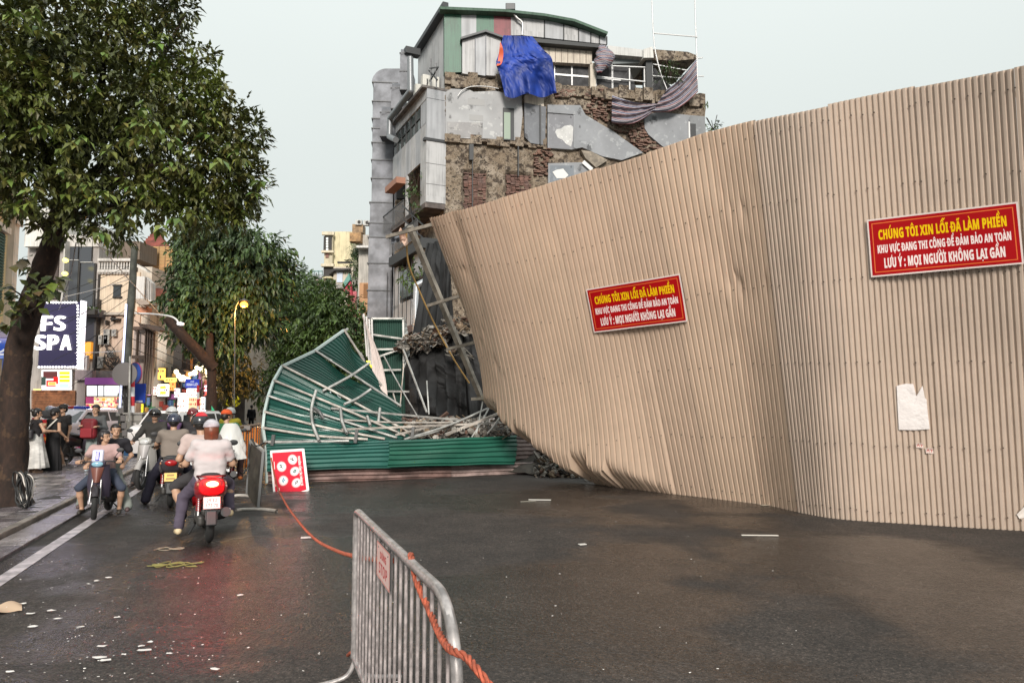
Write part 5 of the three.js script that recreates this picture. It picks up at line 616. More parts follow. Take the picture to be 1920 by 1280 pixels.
// cream building at the near corner, seen along its front
{
  const t = thing('cream_building', 'cream two storey building with white pilasters and green shutters beside the big tree', 'building', ST(27.3, 7.9)); const f = facade(t, D.clone().negate()); if (f.z.dot(L) > 0) f.z.negate();
  const R = (n, m, x0, y0, x1, y1, w0, w1, p = t) => { const b = new MB(); f.rect(b, x0, y0, x1, y1, w0, w1); return b.build(n, m, p); };
  const cream = mat([0.76, 0.58, 0.33], { map: TS6, bump: TG, bs: 0.003, r: 0.85 }), trim = streaky([0.78, 0.68, 0.58]);
  { const b = new MB(); f.slab(b, 0, 0, 13, 8.1, -5, 0); b.build('wall', cream, t); const c = new MB(); f.slab(c, -0.1, 8.1, 13.2, 8.4, -0.3, 0.45); c.build('cornice', trim, t); const e = new MB(); f.slab(e, -0.05, 7.75, 13.1, 8.0, -0.1, 0.25); e.build('moulding', trim, t); const p = new MB(); f.slab(p, 0, 8.4, 13, 9.3, -0.4, 0.1); p.build('parapet', cream, t); const s = new MB(); f.slab(s, -0.05, 3.9, 13.1, 4.15, -0.1, 0.3); s.build('moulding', trim, t); }
  for (const u of [0.25, 2.6, 5.0, 7.4, 9.8]) { const b = new MB(); f.slab(b, u, 0, u + 0.45, 7.75, 0, 0.18); f.slab(b, u - 0.06, 7.45, u + 0.51, 7.75, 0.18, 0.26); b.build('pilaster', trim, t); }
  for (const u of [1.15, 3.5, 5.9, 8.3]) { const b = new MB(); f.slab(b, u, 4.5, u + 1.0, 7.0, 0, 0.06); const w = b.build('window', shade.dk, t); const q = new MB(); f.slab(q, u - 0.1, 7.0, u + 1.1, 7.2, 0, 0.2); q.build('lintel', trim, t); for (let k = 0; k < 26; k++) { const s = new MB(); f.slab(s, u + 0.05, 4.55 + k * 0.093, u + 0.95, 4.61 + k * 0.093, 0.06, 0.1); s.build('shutter_slat', mat([0.02, 0.09, 0.075], { r: 0.5 }), w); } }
}
front('shop_sign', 'lit blue and white shop fascia over the corner bank beside the big tree', 'sign', 0, 20, (R, S, f, t) => { const tx = ctex(512, 256, (g, w, h) => { g.fillStyle = '#6a7fd8'; g.fillRect(0, 0, w, h); const gr = g.createLinearGradient(0, 0, 0, h); gr.addColorStop(0, '#c8c0f0'); gr.addColorStop(0.3, '#4468c8'); gr.addColorStop(0.7, '#2a52b8'); gr.addColorStop(1, '#9fb4f4'); g.fillStyle = gr; g.fillRect(0, 0, w, h); g.strokeStyle = '#eef2ff'; g.lineWidth = 22; g.beginPath(); g.arc(330, 110, 70, 0.4, 5.2); g.stroke(); g.fillStyle = '#f4f6ff'; fitText(g, 'c.', 120, 150, 120, 90); g.fillRect(300, 190, 200, 26); }); const b = new MB(); const [u0, v0] = f.px(-90, 672, 0.2), [u1, v1] = f.px(38, 634, 0.2); const q = f.toW(u0, v0, 0.2), r = f.toW(u1, v0, 0.2), s = f.toW(u1, v1, 0.2), v = f.toW(u0, v1, 0.2); b.quad(q, r, s, v, true); b.build('lit_face', mat([0.5, 0.5, 0.5], { map: tx, e: [1, 1, 1], emap: tx, ei: 0.28, r: 0.2 }), t); R('box', mat([0.3, 0.33, 0.4]), -90, 634, 38, 672, -0.3, 0.19); R('upper_band', mat([0.5, 0.45, 0.55], { e: [0.4, 0.35, 0.6], ei: 0.12 }), -90, 612, 36, 632, -0.3, 0.3); });
front('atm_sign', 'small blue sign reading ATM below the lit fascia', 'sign', 3, 19.6, (R, S, f, t) => { const tx = ctex(256, 300, (g, w, h) => { g.fillStyle = '#3a60b4'; g.fillRect(0, 0, w, h); g.fillStyle = '#eef2fc'; fitText(g, 'ATM', 80, 210, 150, 90); }); const [u0, v0] = f.px(2, 702, 0.1), [u1, v1] = f.px(24, 671, 0.1); const b = new MB(); b.quad(f.toW(u0, v0, 0.1), f.toW(u1, v0, 0.1), f.toW(u1, v1, 0.1), f.toW(u0, v1, 0.1), true); b.build('lit_face', mat([0.5, 0.5, 0.5], { map: tx, e: [1, 1, 1], emap: tx, ei: 0.2 }), t); R('box', mat([0.05, 0.08, 0.18]), 2, 671, 24, 702, -0.1, 0.09); });
front('corner_column', 'pale rendered corner post of the bank behind the big tree', 'column', -30, 20.5, (R) => { R('shaft', streaky([0.42, 0.37, 0.33]), -60, 704, 20, 850, -0.5, 0); R('white_pipe', streaky([0.6, 0.58, 0.56]), 20, 700, 28, 850, -0.3, 0.1); });
front('modern_house', 'grey and white modern house with dark glass front behind the spa sign', 'building', 40, 38, (R, S, f, t) => {
  R('wall', streaky([0.34, 0.31, 0.29]), 30, 455, 186, 850, -8, 0); R('white_wall', streaky([0.66, 0.64, 0.6]), 44, 390, 112, 462, -6, 0.5); R('white_wall', shade.white, 112, 440, 186, 462, -6, 0.1); R('balcony_edge', mat([0.1, 0.09, 0.1]), 112, 580, 186, 594, -0.5, 0.6);
  for (const [x0, x1, y0, y1] of [[122, 146, 452, 486], [147, 172, 444, 490], [122, 146, 489, 575], [147, 176, 493, 575]]) { const w = R('window', mat([0.06, 0.065, 0.075], { r: 0.15 }), x0, y0, x1, y1, 0.0, 0.06); R('frame', shade.dk, x1 - 1, y0, x1 + 1, y1, 0.05, 0.14, w); R('frame', mat([0.4, 0.4, 0.4]), x0, y1 + 0.5, x1, y1 + 2, 0.05, 0.12, w); }
  R('column', streaky([0.5, 0.48, 0.46]), 112, 450, 122, 600, 0, 0.5); R('dark_panel', mat([0.07, 0.05, 0.045]), 62, 464, 110, 560, 0, 0.1); R('dark_panel', mat([0.03, 0.028, 0.04], { r: 0.3 }), 150, 594, 180, 640, 0, 0.3); R('orange_window', mat([0.5, 0.2, 0.03], { e: [0.9, 0.36, 0.04], ei: 0.4 }), 150, 641, 170, 672, 0.1, 0.35); R('fascia', streaky([0.3, 0.24, 0.25]), 130, 694, 172, 712, 0.1, 0.9); R('pillar', streaky([0.27, 0.23, 0.22]), 140, 712, 160, 800, 0, 0.6); R('door_post', mat([0.05, 0.045, 0.045]), 172, 560, 182, 690, 0, 0.4);
  for (let i = 0; i < 12; i++) R('shutter_slat', mat([0.3, 0.12, 0.05], { r: 0.4, map: TB1 }), 58, 732 + i * 3.2, 140, 734.8 + i * 3.2, 0, 0.12 + (i % 2) * 0.03); for (const x of [62, 88, 110]) R('warm_lamp_strip', glow([1, 0.45, 0.1], 1.4), x, 729, x + 14, 731, 0.3, 0.4);
  R('roof_letter', streaky([0.6, 0.55, 0.56]), 150, 662, 156, 690, 0.5, 0.7); R('roof_letter', streaky([0.6, 0.55, 0.56]), 158, 666, 163, 694, 0.5, 0.7);
});
for (const [x, y, l] of [[122, 488, 'upper'], [121, 513, 'lower']]) { const b = new MB(); b.sphere(P(x, y, 36.8), 0.14, V(1, 0.8, 1)); tag(b.build('wall_lamp', glow([1, 0.85, 0.15], 1.6)), `${l} yellow wall lamp beside the dark glass front`, 'lamp'); }
{ const t = thing('planter', 'long planter of low shrubs on the dark glass balcony', 'planter', P(150, 580, 37)); const lv = crownLeaves([[130, 574, 9, 37.1], [142, 575, 8, 37.1], [155, 572, 9, 37.1], [166, 573, 8, 37.1], [176, 577, 8, 37.1]], 130, 0.16, GREEN2, 0.3, 5); const o = new THREE.Mesh(leafMesh(lv, 0.5), leafM); o.name = 'foliage'; t.add(o); o.geometry.applyMatrix4(t.matrixWorld.clone().invert()); const b = new MB(), p = P(152, 585, 37); b.box(p.x, p.y, p.z, 1.5, 0.25, 0.3); b.build('trough', shade.dk, t); }
front('beige_house', 'narrow beige house with a white balustrade and electricity meters', 'building', 180, 38, (R, S, f, t) => {
  R('wall', shade.cream, 180, 510, 262, 690, -7, 0); R('wall', streaky([0.5, 0.38, 0.3]), 180, 590, 262, 850, -6.9, 0.02); R('floor_band', streaky([0.4, 0.35, 0.3]), 182, 585, 250, 590, 0, 0.2); R('side_wall', streaky([0.5, 0.44, 0.37]), 250, 500, 285, 690, -7, -0.1);
  R('top_rail', shade.white, 182, 484, 250, 489, -0.1, 0.2); R('base_rail', shade.white, 182, 505, 250, 510, -0.1, 0.2); for (let i = 0; i < 13; i++) { const b = new MB(); const [u, v0] = f.px(185 + i * 5.2, 505, 0.05), [, v1] = f.px(185, 489, 0.05); b.add(new THREE.LatheGeometry([[0.03, 0], [0.055, 0.06], [0.03, 0.14], [0.05, 0.22], [0.03, 0.34], [0.045, v1 - v0]].map(p => new THREE.Vector2(...p)), 8), new THREE.Matrix4().setPosition(f.toW(u, v0, 0.05))); b.build('baluster', shade.white, t); }
  for (let i = 0; i < 12; i++) { const b = new MB(); const [u, v] = f.px(186 + i * 5.6, 512, 0.1); b.sphere(f.toW(u, v, 0.1), 0.08, V(1, 0.8, 0.6), 8, 6); b.build('scallop', shade.white, t); }
  R('setback_wall', streaky([0.17, 0.13, 0.1]), 190, 452, 262, 486, -4, -2); { const w = R('window', shade.glassD, 211, 535, 226, 556, 0, 0.05); R('frame', shade.dk, 210, 533, 227, 536, 0, 0.1, w); R('frame', shade.dk, 210, 555, 227, 558, 0, 0.12, w); } R('window', shade.glassD, 186, 462, 206, 484, -1.95, -1.9);
  for (const r of [[192, 617, 205, 646], [193, 628, 201, 645], [208, 617, 217, 630], [183, 628, 190, 646], [181, 668, 193, 690], [200, 657, 212, 670]]) { const m = R('meter_box', mat([0.45, 0.43, 0.4], { map: TB1, r: 0.5 }), ...r, 0.02, 0.25); R('dial', mat([0.1, 0.1, 0.11]), r[0] + 2, r[1] + 3, r[0] + 5, r[1] + 7, 0.25, 0.27, m); }
  { const b = new MB(); for (let i = 0; i < 14; i++) b.path([[185 + rr(0, 20), 640 + rr(0, 40)], [190 + rr(0, 30), 670 + rr(-10, 20)], [200 + rr(0, 30), 690 + rr(-12, 5)], [215 + rr(0, 10), 672 + rr(-5, 20)]].map(p => P(p[0], p[1], 37.5)), 0.018, 20, 4); b.build('cable_tangle', shade.dk, t); b.g = []; }
  { const b = new MB(); f.poly(b, [[160, 716], [236, 716], [232, 696], [172, 694]], 0.5, 0.56); b.build('corrugated_awning', mat([0.33, 0.29, 0.27], { map: TB1 }), t); } R('doorway', shade.dk, 165, 742, 234, 850, 0, 0.06); for (const [x0, y0, x1, y1] of [[196, 600, 198, 609], [205, 596, 220, 599], [207, 592, 209, 602]]) R('bracket', shade.dk, x0, y0, x1, y1, 0, 0.4);
});
front('balcony_box', 'white clad balcony box on the side of the beige house', 'balcony', 250, 36.4, (R, S, f, t) => { R('front_panel', streaky([0.6, 0.58, 0.56]), 250, 518, 271, 560, -0.1, 0); S('side_panel', shade.white, [[271, 518], [284, 530], [284, 566], [271, 562]], -0.6, -0.2); for (let i = 0; i < 4; i++) S('panel_joint', shade.dk, [[273 + i * 3, 520 + i * 3], [273.7 + i * 3, 520.6 + i * 3], [273.7 + i * 3, 562], [273 + i * 3, 562]], -0.21, -0.17); S('floor', mat([0.3, 0.24, 0.2]), [[250, 561], [272, 563], [284, 570], [262, 572]], -0.8, -0.05); R('orange_panel', mat([0.5, 0.22, 0.13]), 256, 575, 274, 588, -1.2, -0.6); S('railing', streaky([0.55, 0.52, 0.48]), [[250, 492], [274, 505], [276, 510], [250, 498]], -0.6, -0.3); });
front('timber_porch', 'dark brown timber porch with posts beside the utility pole', 'porch', 245, 35.5, (R, S) => { R('back_panel', mat([0.36, 0.29, 0.26], { map: TS3 }), 246, 614, 272, 720, -0.6, -0.4); for (const x of [252, 268, 272.5, 277, 282.5]) R('post', shade.wood, x, 612, x + 3.4, 740, -0.2, 0); R('crossbeam', shade.wood, 246, 612, 285, 618, -0.18, 0.02); R('crossbeam', shade.wood, 246, 666, 270, 672, -0.18, 0.02); S('eave', shade.wood, [[258, 606], [280, 608], [300, 618], [298, 622], [262, 612]], -0.5, 0.5); });
front('cream_house', 'plain pale house wall with a sloping tiled lean-to roof', 'building', 284, 39, (R, S, f, t) => { R('wall', streaky([0.5, 0.46, 0.4]), 282, 552, 316, 800, -6, 0); R('recess', shade.dk, 316, 560, 345, 800, -6, -0.8); S('roof', shade.tile, [[284, 540], [300, 540], [345, 566], [344, 571], [300, 556], [284, 553]], -1.5, 0.6); R('window', shade.glassD, 318, 590, 330, 650, -0.8, -0.7); R('downpipe', mat([0.5, 0.48, 0.46]), 317, 575, 319, 650, -0.7, -0.5); });
front('tiled_house', 'small house with a red tiled roof and a bamboo blind hung on its balcony', 'building', 262, 43, (R, S, f, t) => { R('wall', mat([0.1, 0.07, 0.06]), 262, 462, 330, 600, -6, 0); for (let k = 0; k < 7; k++) S('tile_row', mat([0.27 + 0.03 * (k % 2), 0.075, 0.055], { r: 0.7, map: TB1 }), [[lerp(288, 262, (k + 1) / 7), 434 + k * 4.2], [lerp(296, 316, k / 7), 434 + k * 4.2], [lerp(296, 318, (k + 1) / 7), 439.2 + k * 4.2], [lerp(288, 262, (k + 1) / 7) - 1, 439.2 + k * 4.2]], -0.5 + k * 0.12, -0.4 + k * 0.16); for (let i = 0; i < 20; i++) R('blind_slat', mat([0.42 + 0.06 * rnd(), 0.27, 0.12], { r: 0.75 }), 275 + Math.max(0, (i - 8) * 0.9), 462 + i * 2.7, 323, 464.2 + i * 2.7, 0.6, 0.64); for (const x of [284, 296, 308, 318]) R('blind_cord', mat([0.2, 0.12, 0.06]), x, 461, x + 0.8, 515, 0.64, 0.67); R('support', shade.white, 296, 516, 300, 540, 0.2, 0.4); R('door', mat([0.14, 0.03, 0.03]), 306, 516, 322, 556, 0, 0.1); });
front('terrace_house', 'dim terrace houses glimpsed between the tree trunks', 'building', 340, 50, (R, S, f, t) => { R('wall', streaky([0.4, 0.34, 0.28]), 340, 600, 440, 800, -8, 0); for (const x of [352, 372, 394, 414]) { const w = R('window', shade.glassD, x, 615, x + 10, 640, 0, 0.06); R('frame', shade.white, x - 1, 613, x + 11, 615, 0, 0.14, w); } R('balcony_edge', streaky([0.5, 0.42, 0.36]), 340, 650, 440, 658, -0.1, 0.7); R('upper_wall', streaky([0.45, 0.45, 0.47]), 405, 560, 440, 600, -8, -1); });
// ---- signs and lit shop fronts
{
  const t = thing('spa_sign', 'large lit spa sign with white letters and a border of bulbs', 'sign', P(112, 690, 33)); const f = facade(t, V(1, 0, 0)); const R = (n, m, x0, y0, x1, y1, w0, w1) => { const b = new MB(); f.rect(b, x0, y0, x1, y1, w0, w1); return b.build(n, m, t); };
  R('box', mat([0.02, 0.016, 0.05], { r: 0.3, e: [0.12, 0.08, 0.3], ei: 0.03 }), 70, 566, 150, 690, -0.3, 0); R('lit_edge', glow([0.9, 0.88, 1], 0.6), 144, 563, 153, 692, -0.34, 0.05); const whiteGlow = glow([1, 0.97, 0.95], 0.9);
  const draw = (s, x0, x1, y0, y1) => { const tx = ctex(512, 128, (g, w, h) => {}); };
  const { FontLoader } = await import('three/addons/loaders/FontLoader.js'); const { TextGeometry } = await import('three/addons/geometries/TextGeometry.js'); const font = await new FontLoader().loadAsync('fonts/droid/droid_sans_bold.typeface.json');
  for (const [s, x0, x1, y0, y1] of [['FS', 76, 125, 592, 620], ['SPA', 64, 136, 628, 656]]) { const w = (x1 - x0) / s.length; [...s].forEach((ch, i) => { const g = new TextGeometry(ch, { font, size: 1, depth: 0.1, curveSegments: 6 }); g.computeBoundingBox(); const bb = g.boundingBox; const [u0, v0] = f.px(x0 + i * w + w * 0.06, y1, 0.02), [u1, v1] = f.px(x0 + i * w + w * 0.94, y0, 0.02); g.translate(-bb.min.x, -bb.min.y, 0); g.scale((u1 - u0) / (bb.max.x - bb.min.x), (v1 - v0) / (bb.max.y - bb.min.y), 1); const b = new MB(); b.add(g, new THREE.Matrix4().setPosition(f.toW(u0, v0, 0.02))); b.build('letter', whiteGlow, t); }); }
  const bulb = (x, y) => { const b = new MB(); const [u, v] = f.px(x, y, 0.06); b.sphere(f.toW(u, v, 0.06), 0.055, V(1, 1, 0.7), 6, 4); b.build('bulb', whiteGlow, t); }; for (let i = 0; i < 14; i++) { bulb(72 + i * 5.4, 567); bulb(72 + i * 5.4, 688); } for (let i = 1; i < 20; i++) bulb(145, 567 + i * 6.2);
  areaLight(P(112, 630, 32.7), V(0.1, -0.2, 1), 2, 2.8, [0.75, 0.68, 1], 2.2);
}
function litBoard(name, label, cat, x0, y0, x1, y1, d, w, h, draw, k, parent) { const t = thing(name, label, cat, P((x0 + x1) / 2, y1, d)); const tx = ctex(w, h, draw); const a = P(x0, y1, d), b = P(x1, y1, d), c = P(x1, y0, d), e = P(x0, y0, d); const q = new MB(); q.quad(a, b, c, e, true); q.build('lit_face', mat([0.4, 0.4, 0.4], { map: tx, e: [1, 1, 1], emap: tx, ei: k, r: 0.4 }), t); const bx = new MB(); const m = a.clone().add(c).multiplyScalar(0.5); bx.box(m.x, m.y, m.z - 0.1, Math.abs(b.x - a.x) + 0.03, Math.abs(c.y - a.y) + 0.03, 0.18); bx.build('sign_box', mat([0.1, 0.1, 0.11]), t); return t; }
litBoard('led_sign', 'small lit sign with red and yellow panels below the spa sign', 'sign', 77, 693, 134, 731, 33.2, 256, 170, (g, w, h) => { g.fillStyle = '#ffffff'; g.fillRect(0, 0, w, h); g.fillStyle = '#5b2a2a'; g.fillRect(14, 14, 120, 60); g.fillStyle = '#e01818'; g.fillRect(100, 60, 40, 60); g.fillRect(40, 90, 80, 50); g.fillStyle = '#ffd21a'; for (const y of [16, 48, 80]) g.fillRect(150, y, 88, 24); g.fillStyle = '#fff4b0'; g.fillRect(54, 104, 70, 26); g.fillStyle = '#ff9d1a'; g.fillRect(60, 110, 56, 14); g.fillStyle = '#bfe8dc'; g.fillRect(150, 116, 80, 34); g.fillStyle = '#314038'; g.fillRect(0, 60, 36, 70); }, 0.6);
areaLight(P(105, 712, 32.9), V(0, -0.3, 1), 1.3, 0.9, [1, 0.75, 0.55], 2.5);
{ const t = thing('canopy_board', 'purple awning board over the white lit letter boards', 'sign', P(198, 720, 36.8)); const b = new MB(); const a = P(160, 721, 36.8), c = P(236, 708, 36.8); b.box((a.x + c.x) / 2, (a.y + c.y) / 2, a.z, c.x - a.x, c.y - a.y, 0.2); b.build('board', mat([0.2, 0.06, 0.22], { e: [0.4, 0.1, 0.45], ei: 0.12 }), t); }
for (const [x0, x1, l, dr] of [[162, 181, 'first', 0], [183, 193, 'second, narrow', 1], [195, 223, 'third, widest', 2]]) litBoard('letter_board', `${l} of the white lit letter boards under the purple awning`, 'sign', x0, 723, x1, 742, 36.6, 128, 96, (g, w, h) => { g.fillStyle = '#ffffff'; g.fillRect(0, 0, w, h); g.strokeStyle = '#d8b8e0'; g.lineWidth = 7; g.beginPath(); for (let i = 0; i < 3 + dr; i++) { g.moveTo(14 + i * 26, 20); g.lineTo(14 + i * 26 + 12, 76); g.moveTo(10 + i * 26, 48); g.lineTo(30 + i * 26, 44); } g.stroke(); }, 0.62);
areaLight(P(195, 735, 36.2), V(0.15, -0.3, 1), 2, 0.8, [1, 0.9, 1], 3);
litBoard('shop_window', 'bright shop window of pink and orange goods under the letter boards', 'window', 160, 744, 231, 790, 37.2, 512, 330, (g, w, h) => { g.fillStyle = '#ffd9a8'; g.fillRect(0, 0, w, h); let s = 7; const R = () => (s = (s * 16807) % 2147483647) / 2147483647; for (let i = 0; i < 160; i++) { g.fillStyle = ['#ff9a5a', '#fff3dc', '#f2557c', '#ffb84a', '#c83a5a', '#fff0a8', '#8a4a6a', '#fff'][Math.floor(R() * 8)]; g.fillRect(R() * w, R() * h, 10 + R() * 50, 8 + R() * 36); } g.fillStyle = '#a23a66'; g.fillRect(0, 0, 110, 90); }, 0.5);
areaLight(P(195, 770, 36.7), V(0.2, -0.1, 1), 2, 1.2, [1, 0.72, 0.5], 3.5);
litBoard('poster_board', 'red and white advertising board behind the person with the red bag', 'sign', 162, 765, 211, 822, 30, 256, 300, (g, w, h) => { g.fillStyle = '#f4f6fb'; g.fillRect(0, 0, w, h); g.fillStyle = '#e3244a'; g.fillRect(0, 0, w, 92); g.fillStyle = '#ffd7dc'; for (let i = 0; i < 9; i++) g.fillRect(60 + i * 18, 22 + (i % 2) * 6, 12, 16); for (let i = 0; i < 7; i++) g.fillRect(80 + i * 18, 58, 12, 12); g.fillStyle = '#bfe0ee'; g.fillRect(0, 130, 60, 130); }, 0.3);
// shops along the street
const shopM = mat([0.13, 0.09, 0.07], { map: TB1 });
front('shop_row', 'row of old shop fronts with dark awnings beyond the parked white car', 'building', 262, 41, (R, S, f) => { R('wall', shopM, 262, 690, 400, 850, -5, 0); for (const x of [274, 280, 318, 352]) R('post', mat([0.45, 0.2, 0.07], { map: TB1 }), x, 745, x + 5, 850, 0, 0.15); S('awning', shade.dk, [[288, 684], [330, 688], [350, 700], [290, 690]], 0.2, 1.4); S('awning', mat([0.3, 0.18, 0.1]), [[300, 690], [392, 698], [396, 704], [310, 698]], 0.1, 1.2); R('orange_board', mat([0.55, 0.2, 0.05], { map: TB1, e: [0.6, 0.2, 0.03], ei: 0.12 }), 343, 652, 360, 692, 0.2, 0.35); R('side_panel', shade.white, 338, 650, 343, 696, 0.2, 0.4); });
const shopSigns = [[264, 757, 267, 773, 'lit yellow tube sign standing by the shops', [1, 0.9, 0.05], 0.9], [296, 690, 309, 712, 'glowing yellow lantern box under the dark awning', [1, 0.62, 0.12], 1.3], [308, 708, 330, 716, 'glowing yellow tray sign under the lantern box', [1, 0.66, 0.15], 1.2], [295, 720, 316, 743, 'white lit board with two yellow marks', [1, 0.95, 0.75], 1.6], [286, 724, 295, 741, 'pale pink lit board beside the white one', [1, 0.7, 0.62], 0.8], [333, 737, 352, 776, 'tall white lit shop window behind the white car', [1, 0.98, 0.98], 1.5], [350, 728, 372, 744, 'white lit canopy under the blue street name plate', [1, 0.97, 1], 1.5], [353, 745, 378, 770, 'salmon lit shelf of a shop behind the street name pole', [0.95, 0.5, 0.3], 0.6], [383, 722, 391, 734, 'pink lit sign beside the dark tree trunk', [1, 0.6, 0.75], 1.2], [384, 735, 391, 741, 'small red lit sign beside the dark tree trunk', [1, 0.1, 0.05], 0.9], [318, 716, 328, 732, 'orange lit sign between the white boards', [1, 0.3, 0.08], 1.1], [327, 728, 336, 745, 'pale blue lit sign at the shop corner', [0.8, 0.92, 1], 1.2], [376, 744, 384, 780, 'cool white lit doorway by the dark tree trunk', [0.85, 0.95, 1], 0.9]];
for (const [x0, y0, x1, y1, l, c, k] of shopSigns) { const d = 38.6, t = thing('lit_sign', l, 'sign', P((x0 + x1) / 2, y1, d)); const a = P(x0, y1, d), b = P(x1, y0, d); const q = new MB(); q.rbox((a.x + b.x) / 2, (a.y + b.y) / 2, a.z, b.x - a.x, b.y - a.y, 0.22, 0.05); q.build('lit_face', glow(c, k * 0.55), t); const s = new MB(); { const m = new MB(), W_ = b.x - a.x, H_ = b.y - a.y, nn = Math.max(2, Math.round(W_ / 0.12)), rows = Math.max(1, Math.round(H_ / 0.25)); for (let j = 0; j < rows; j++) for (let i = 0; i < nn; i++) if (rnd() < 0.75) m.box(a.x + (i + 0.5) / nn * W_ + rr(-0.01, 0.01), a.y + (j + 0.5) / rows * H_, a.z + 0.115, W_ / nn * rr(0.3, 0.65), H_ / rows * rr(0.25, 0.55), 0.012); m.build('lettering', mat(pick([[0.5, 0.05, 0.05], [0.4, 0.12, 0.02], [0.08, 0.1, 0.3], [0.3, 0.05, 0.2]])), t); } s.box((a.x + b.x) / 2, (a.y + b.y) / 2, a.z - 0.15, b.x - a.x + 0.08, b.y - a.y + 0.08, 0.1); s.build('sign_box', shade.dk, t); if (y1 === 743) for (const yy of [726, 736]) { const p = P(305, yy, d - 0.12); new MB().rbox(p.x, p.y, p.z, 0.3, 0.14, 0.02, 0.01).build('mark', glow([1, 0.8, 0.05], 0.9), t); } }
{ const b = new MB(); const p = P(279, 733, 36); b.add(new THREE.CylinderGeometry(0.2, 0.2, 0.1, 20), M4(p, 0, Math.PI / 2)); tag(b.build('round_sign', glow([0.85, 0.35, 0.85], 0.8)), 'round lilac lit sign beside the blue road sign', 'sign'); }
for (let i = 0; i < 15; i++) { const x = 330 + i * 4.3, y = 697 + 10 * Math.sin(i * 0.45) + (i % 3) * 3; const b = new MB(); b.sphere(P(x, y, 37.5), rr(0.09, 0.15), V(1, 1, 1), 8, 6); tag(b.build('globe_lamp', glow([1, 0.8, 0.5], 1.8)), 'warm white globe lamp in the string over the shops', 'lamp', 'globe lamps strung over the shops'); }
areaLight(P(330, 725, 37), V(0.1, -0.25, 1), 3, 1.6, [1, 0.75, 0.5], 4); areaLight(P(352, 752, 37), V(0.2, -0.15, 1), 2, 1.4, [1, 0.95, 0.95], 3);
{ // goods hung and stacked in the open shop fronts
  const t = thing('goods_rack', 'racks of mixed coloured goods in the open shop fronts behind the white car', 'goods', P(325, 790, 38.9).setY(0)); const cols = [[0.5, 0.1, 0.08], [0.6, 0.45, 0.3], [0.1, 0.2, 0.4], [0.6, 0.55, 0.5], [0.08, 0.25, 0.12], [0.55, 0.3, 0.08], [0.3, 0.1, 0.3], [0.06, 0.05, 0.05], [0.5, 0.2, 0.2]].map(c => mat(c, { r: 0.7 })); const bs = cols.map(() => new MB()); for (let i = 0; i < 150; i++) { const p = P(rr(268, 396), rr(742, 800), rr(38.8, 40.2)); bs[Math.floor(rnd() * 9)].rbox(p.x, p.y, p.z, rr(0.12, 0.4), rr(0.12, 0.5), rr(0.1, 0.3), 0.03, rr(-0.5, 0.5)); } bs.forEach((b, i) => b.build('goods', cols[i], t, null, 'stuff'));
  const t2 = thing('hanging_goods', 'clothes and lanterns hung under the shop awnings', 'goods', P(325, 720, 38.2)); const bs2 = cols.map(() => new MB()); for (let i = 0; i < 46; i++) { const p = P(rr(292, 398), rr(706, 738), rr(38.9, 39.6)); bs2[Math.floor(rnd() * 9)].rbox(p.x, p.y, p.z, rr(0.14, 0.34), rr(0.3, 0.7), 0.06, 0.03, rr(-0.7, 0.7)); } bs2.forEach((b, i) => b.g.length && b.build('garment', cols[i], t2, null, 'stuff'));
}
for (let i = 0; i < 9; i++) { const a = P(240 + i, 500 + i * 14, 24.5), b2 = P(30 + i * 12, 560 + i * 16 + (i % 3) * 20, 31), c2 = a.clone().lerp(b2, 0.5).add(V(0, -0.25, 0)); tag(new MB().path([a, c2, b2], 0.011, 24, 4).build('cable', shade.dk), 'black service cable from the utility pole to the houses across the side street', 'cable', 'service cables at the utility pole'); }
for (let i = 0; i < 6; i++) { const a = P(244 - i, 560 + i * 18, 24.5), b2 = P(420 + i * 8, 640 + i * 12, 46), c2 = a.clone().lerp(b2, 0.5).add(V(0, -0.5, 0)); tag(new MB().path([a, c2, b2], 0.013, 24, 4).build('cable', shade.dk), 'black cable running from the utility pole along the shops', 'cable', 'cables along the shops'); }
// far end of the street: clusters of coloured lanterns and shop lights
let LN = 0;
[[487, 728, 0.5, [1, 0.55, 0.5]], [492, 742, 0.55, [1, 0.42, 0.14]], [486, 750, 0.6, [1, 0.6, 0.25]], [492, 716, 0.42, [1, 0.7, 0.85]], [482, 738, 0.36, [1, 0.75, 0.55]], [497, 730, 0.45, [1, 0.35, 0.08]], [480, 756, 0.4, [1, 0.5, 0.1]], [494, 756, 0.5, [1, 0.3, 0.05]], [488, 764, 0.45, [1, 0.45, 0.1]], [472, 742, 0.3, [1, 0.8, 0.9]], [466, 736, 0.35, [1, 0.75, 0.85]], [458, 740, 0.28, [0.95, 0.9, 1]], [690, 684, 0.16, [1, 0.85, 0.1]]].forEach(([x, y, r, c]) => { const d = x > 600 ? 24 : 70, b = new MB(); b.sphere(P(x, y, d), r, V(1, 0.9, 1), 12, 8); tag(b.build('lantern', glow(c, x > 600 ? 0.5 : 1.25)), x > 600 ? 'small yellow balloon beyond the twisted pink sheet' : ['salmon', 'red orange', 'amber', 'pale pink', 'peach', 'deep orange', 'golden', 'scarlet orange', 'orange', 'rosy white', 'rose', 'lilac white'][LN++ % 12] + ' glowing lantern at the far end of the street', x > 600 ? 'balloon' : 'lantern', x > 600 ? undefined : 'lanterns at the far end of the street'); });
{ const q = P(488, 745, 68); const l = new THREE.PointLight(new THREE.Color(1, 0.5, 0.2), 14); l.position.copy(q); scene.add(l); }
front('far_shop', 'pale pink lit shop front closing the far end of the street', 'building', 440, 85, (R) => { R('wall', streaky([0.4, 0.33, 0.33]), 400, 690, 520, 790, -4, 0); R('lit_window', glow([1, 0.7, 0.72], 0.5), 452, 732, 480, 744, 0.05, 0.2); R('lit_sign', glow([1, 0.85, 0.9], 0.7), 440, 745, 462, 752, 0.05, 0.2); });
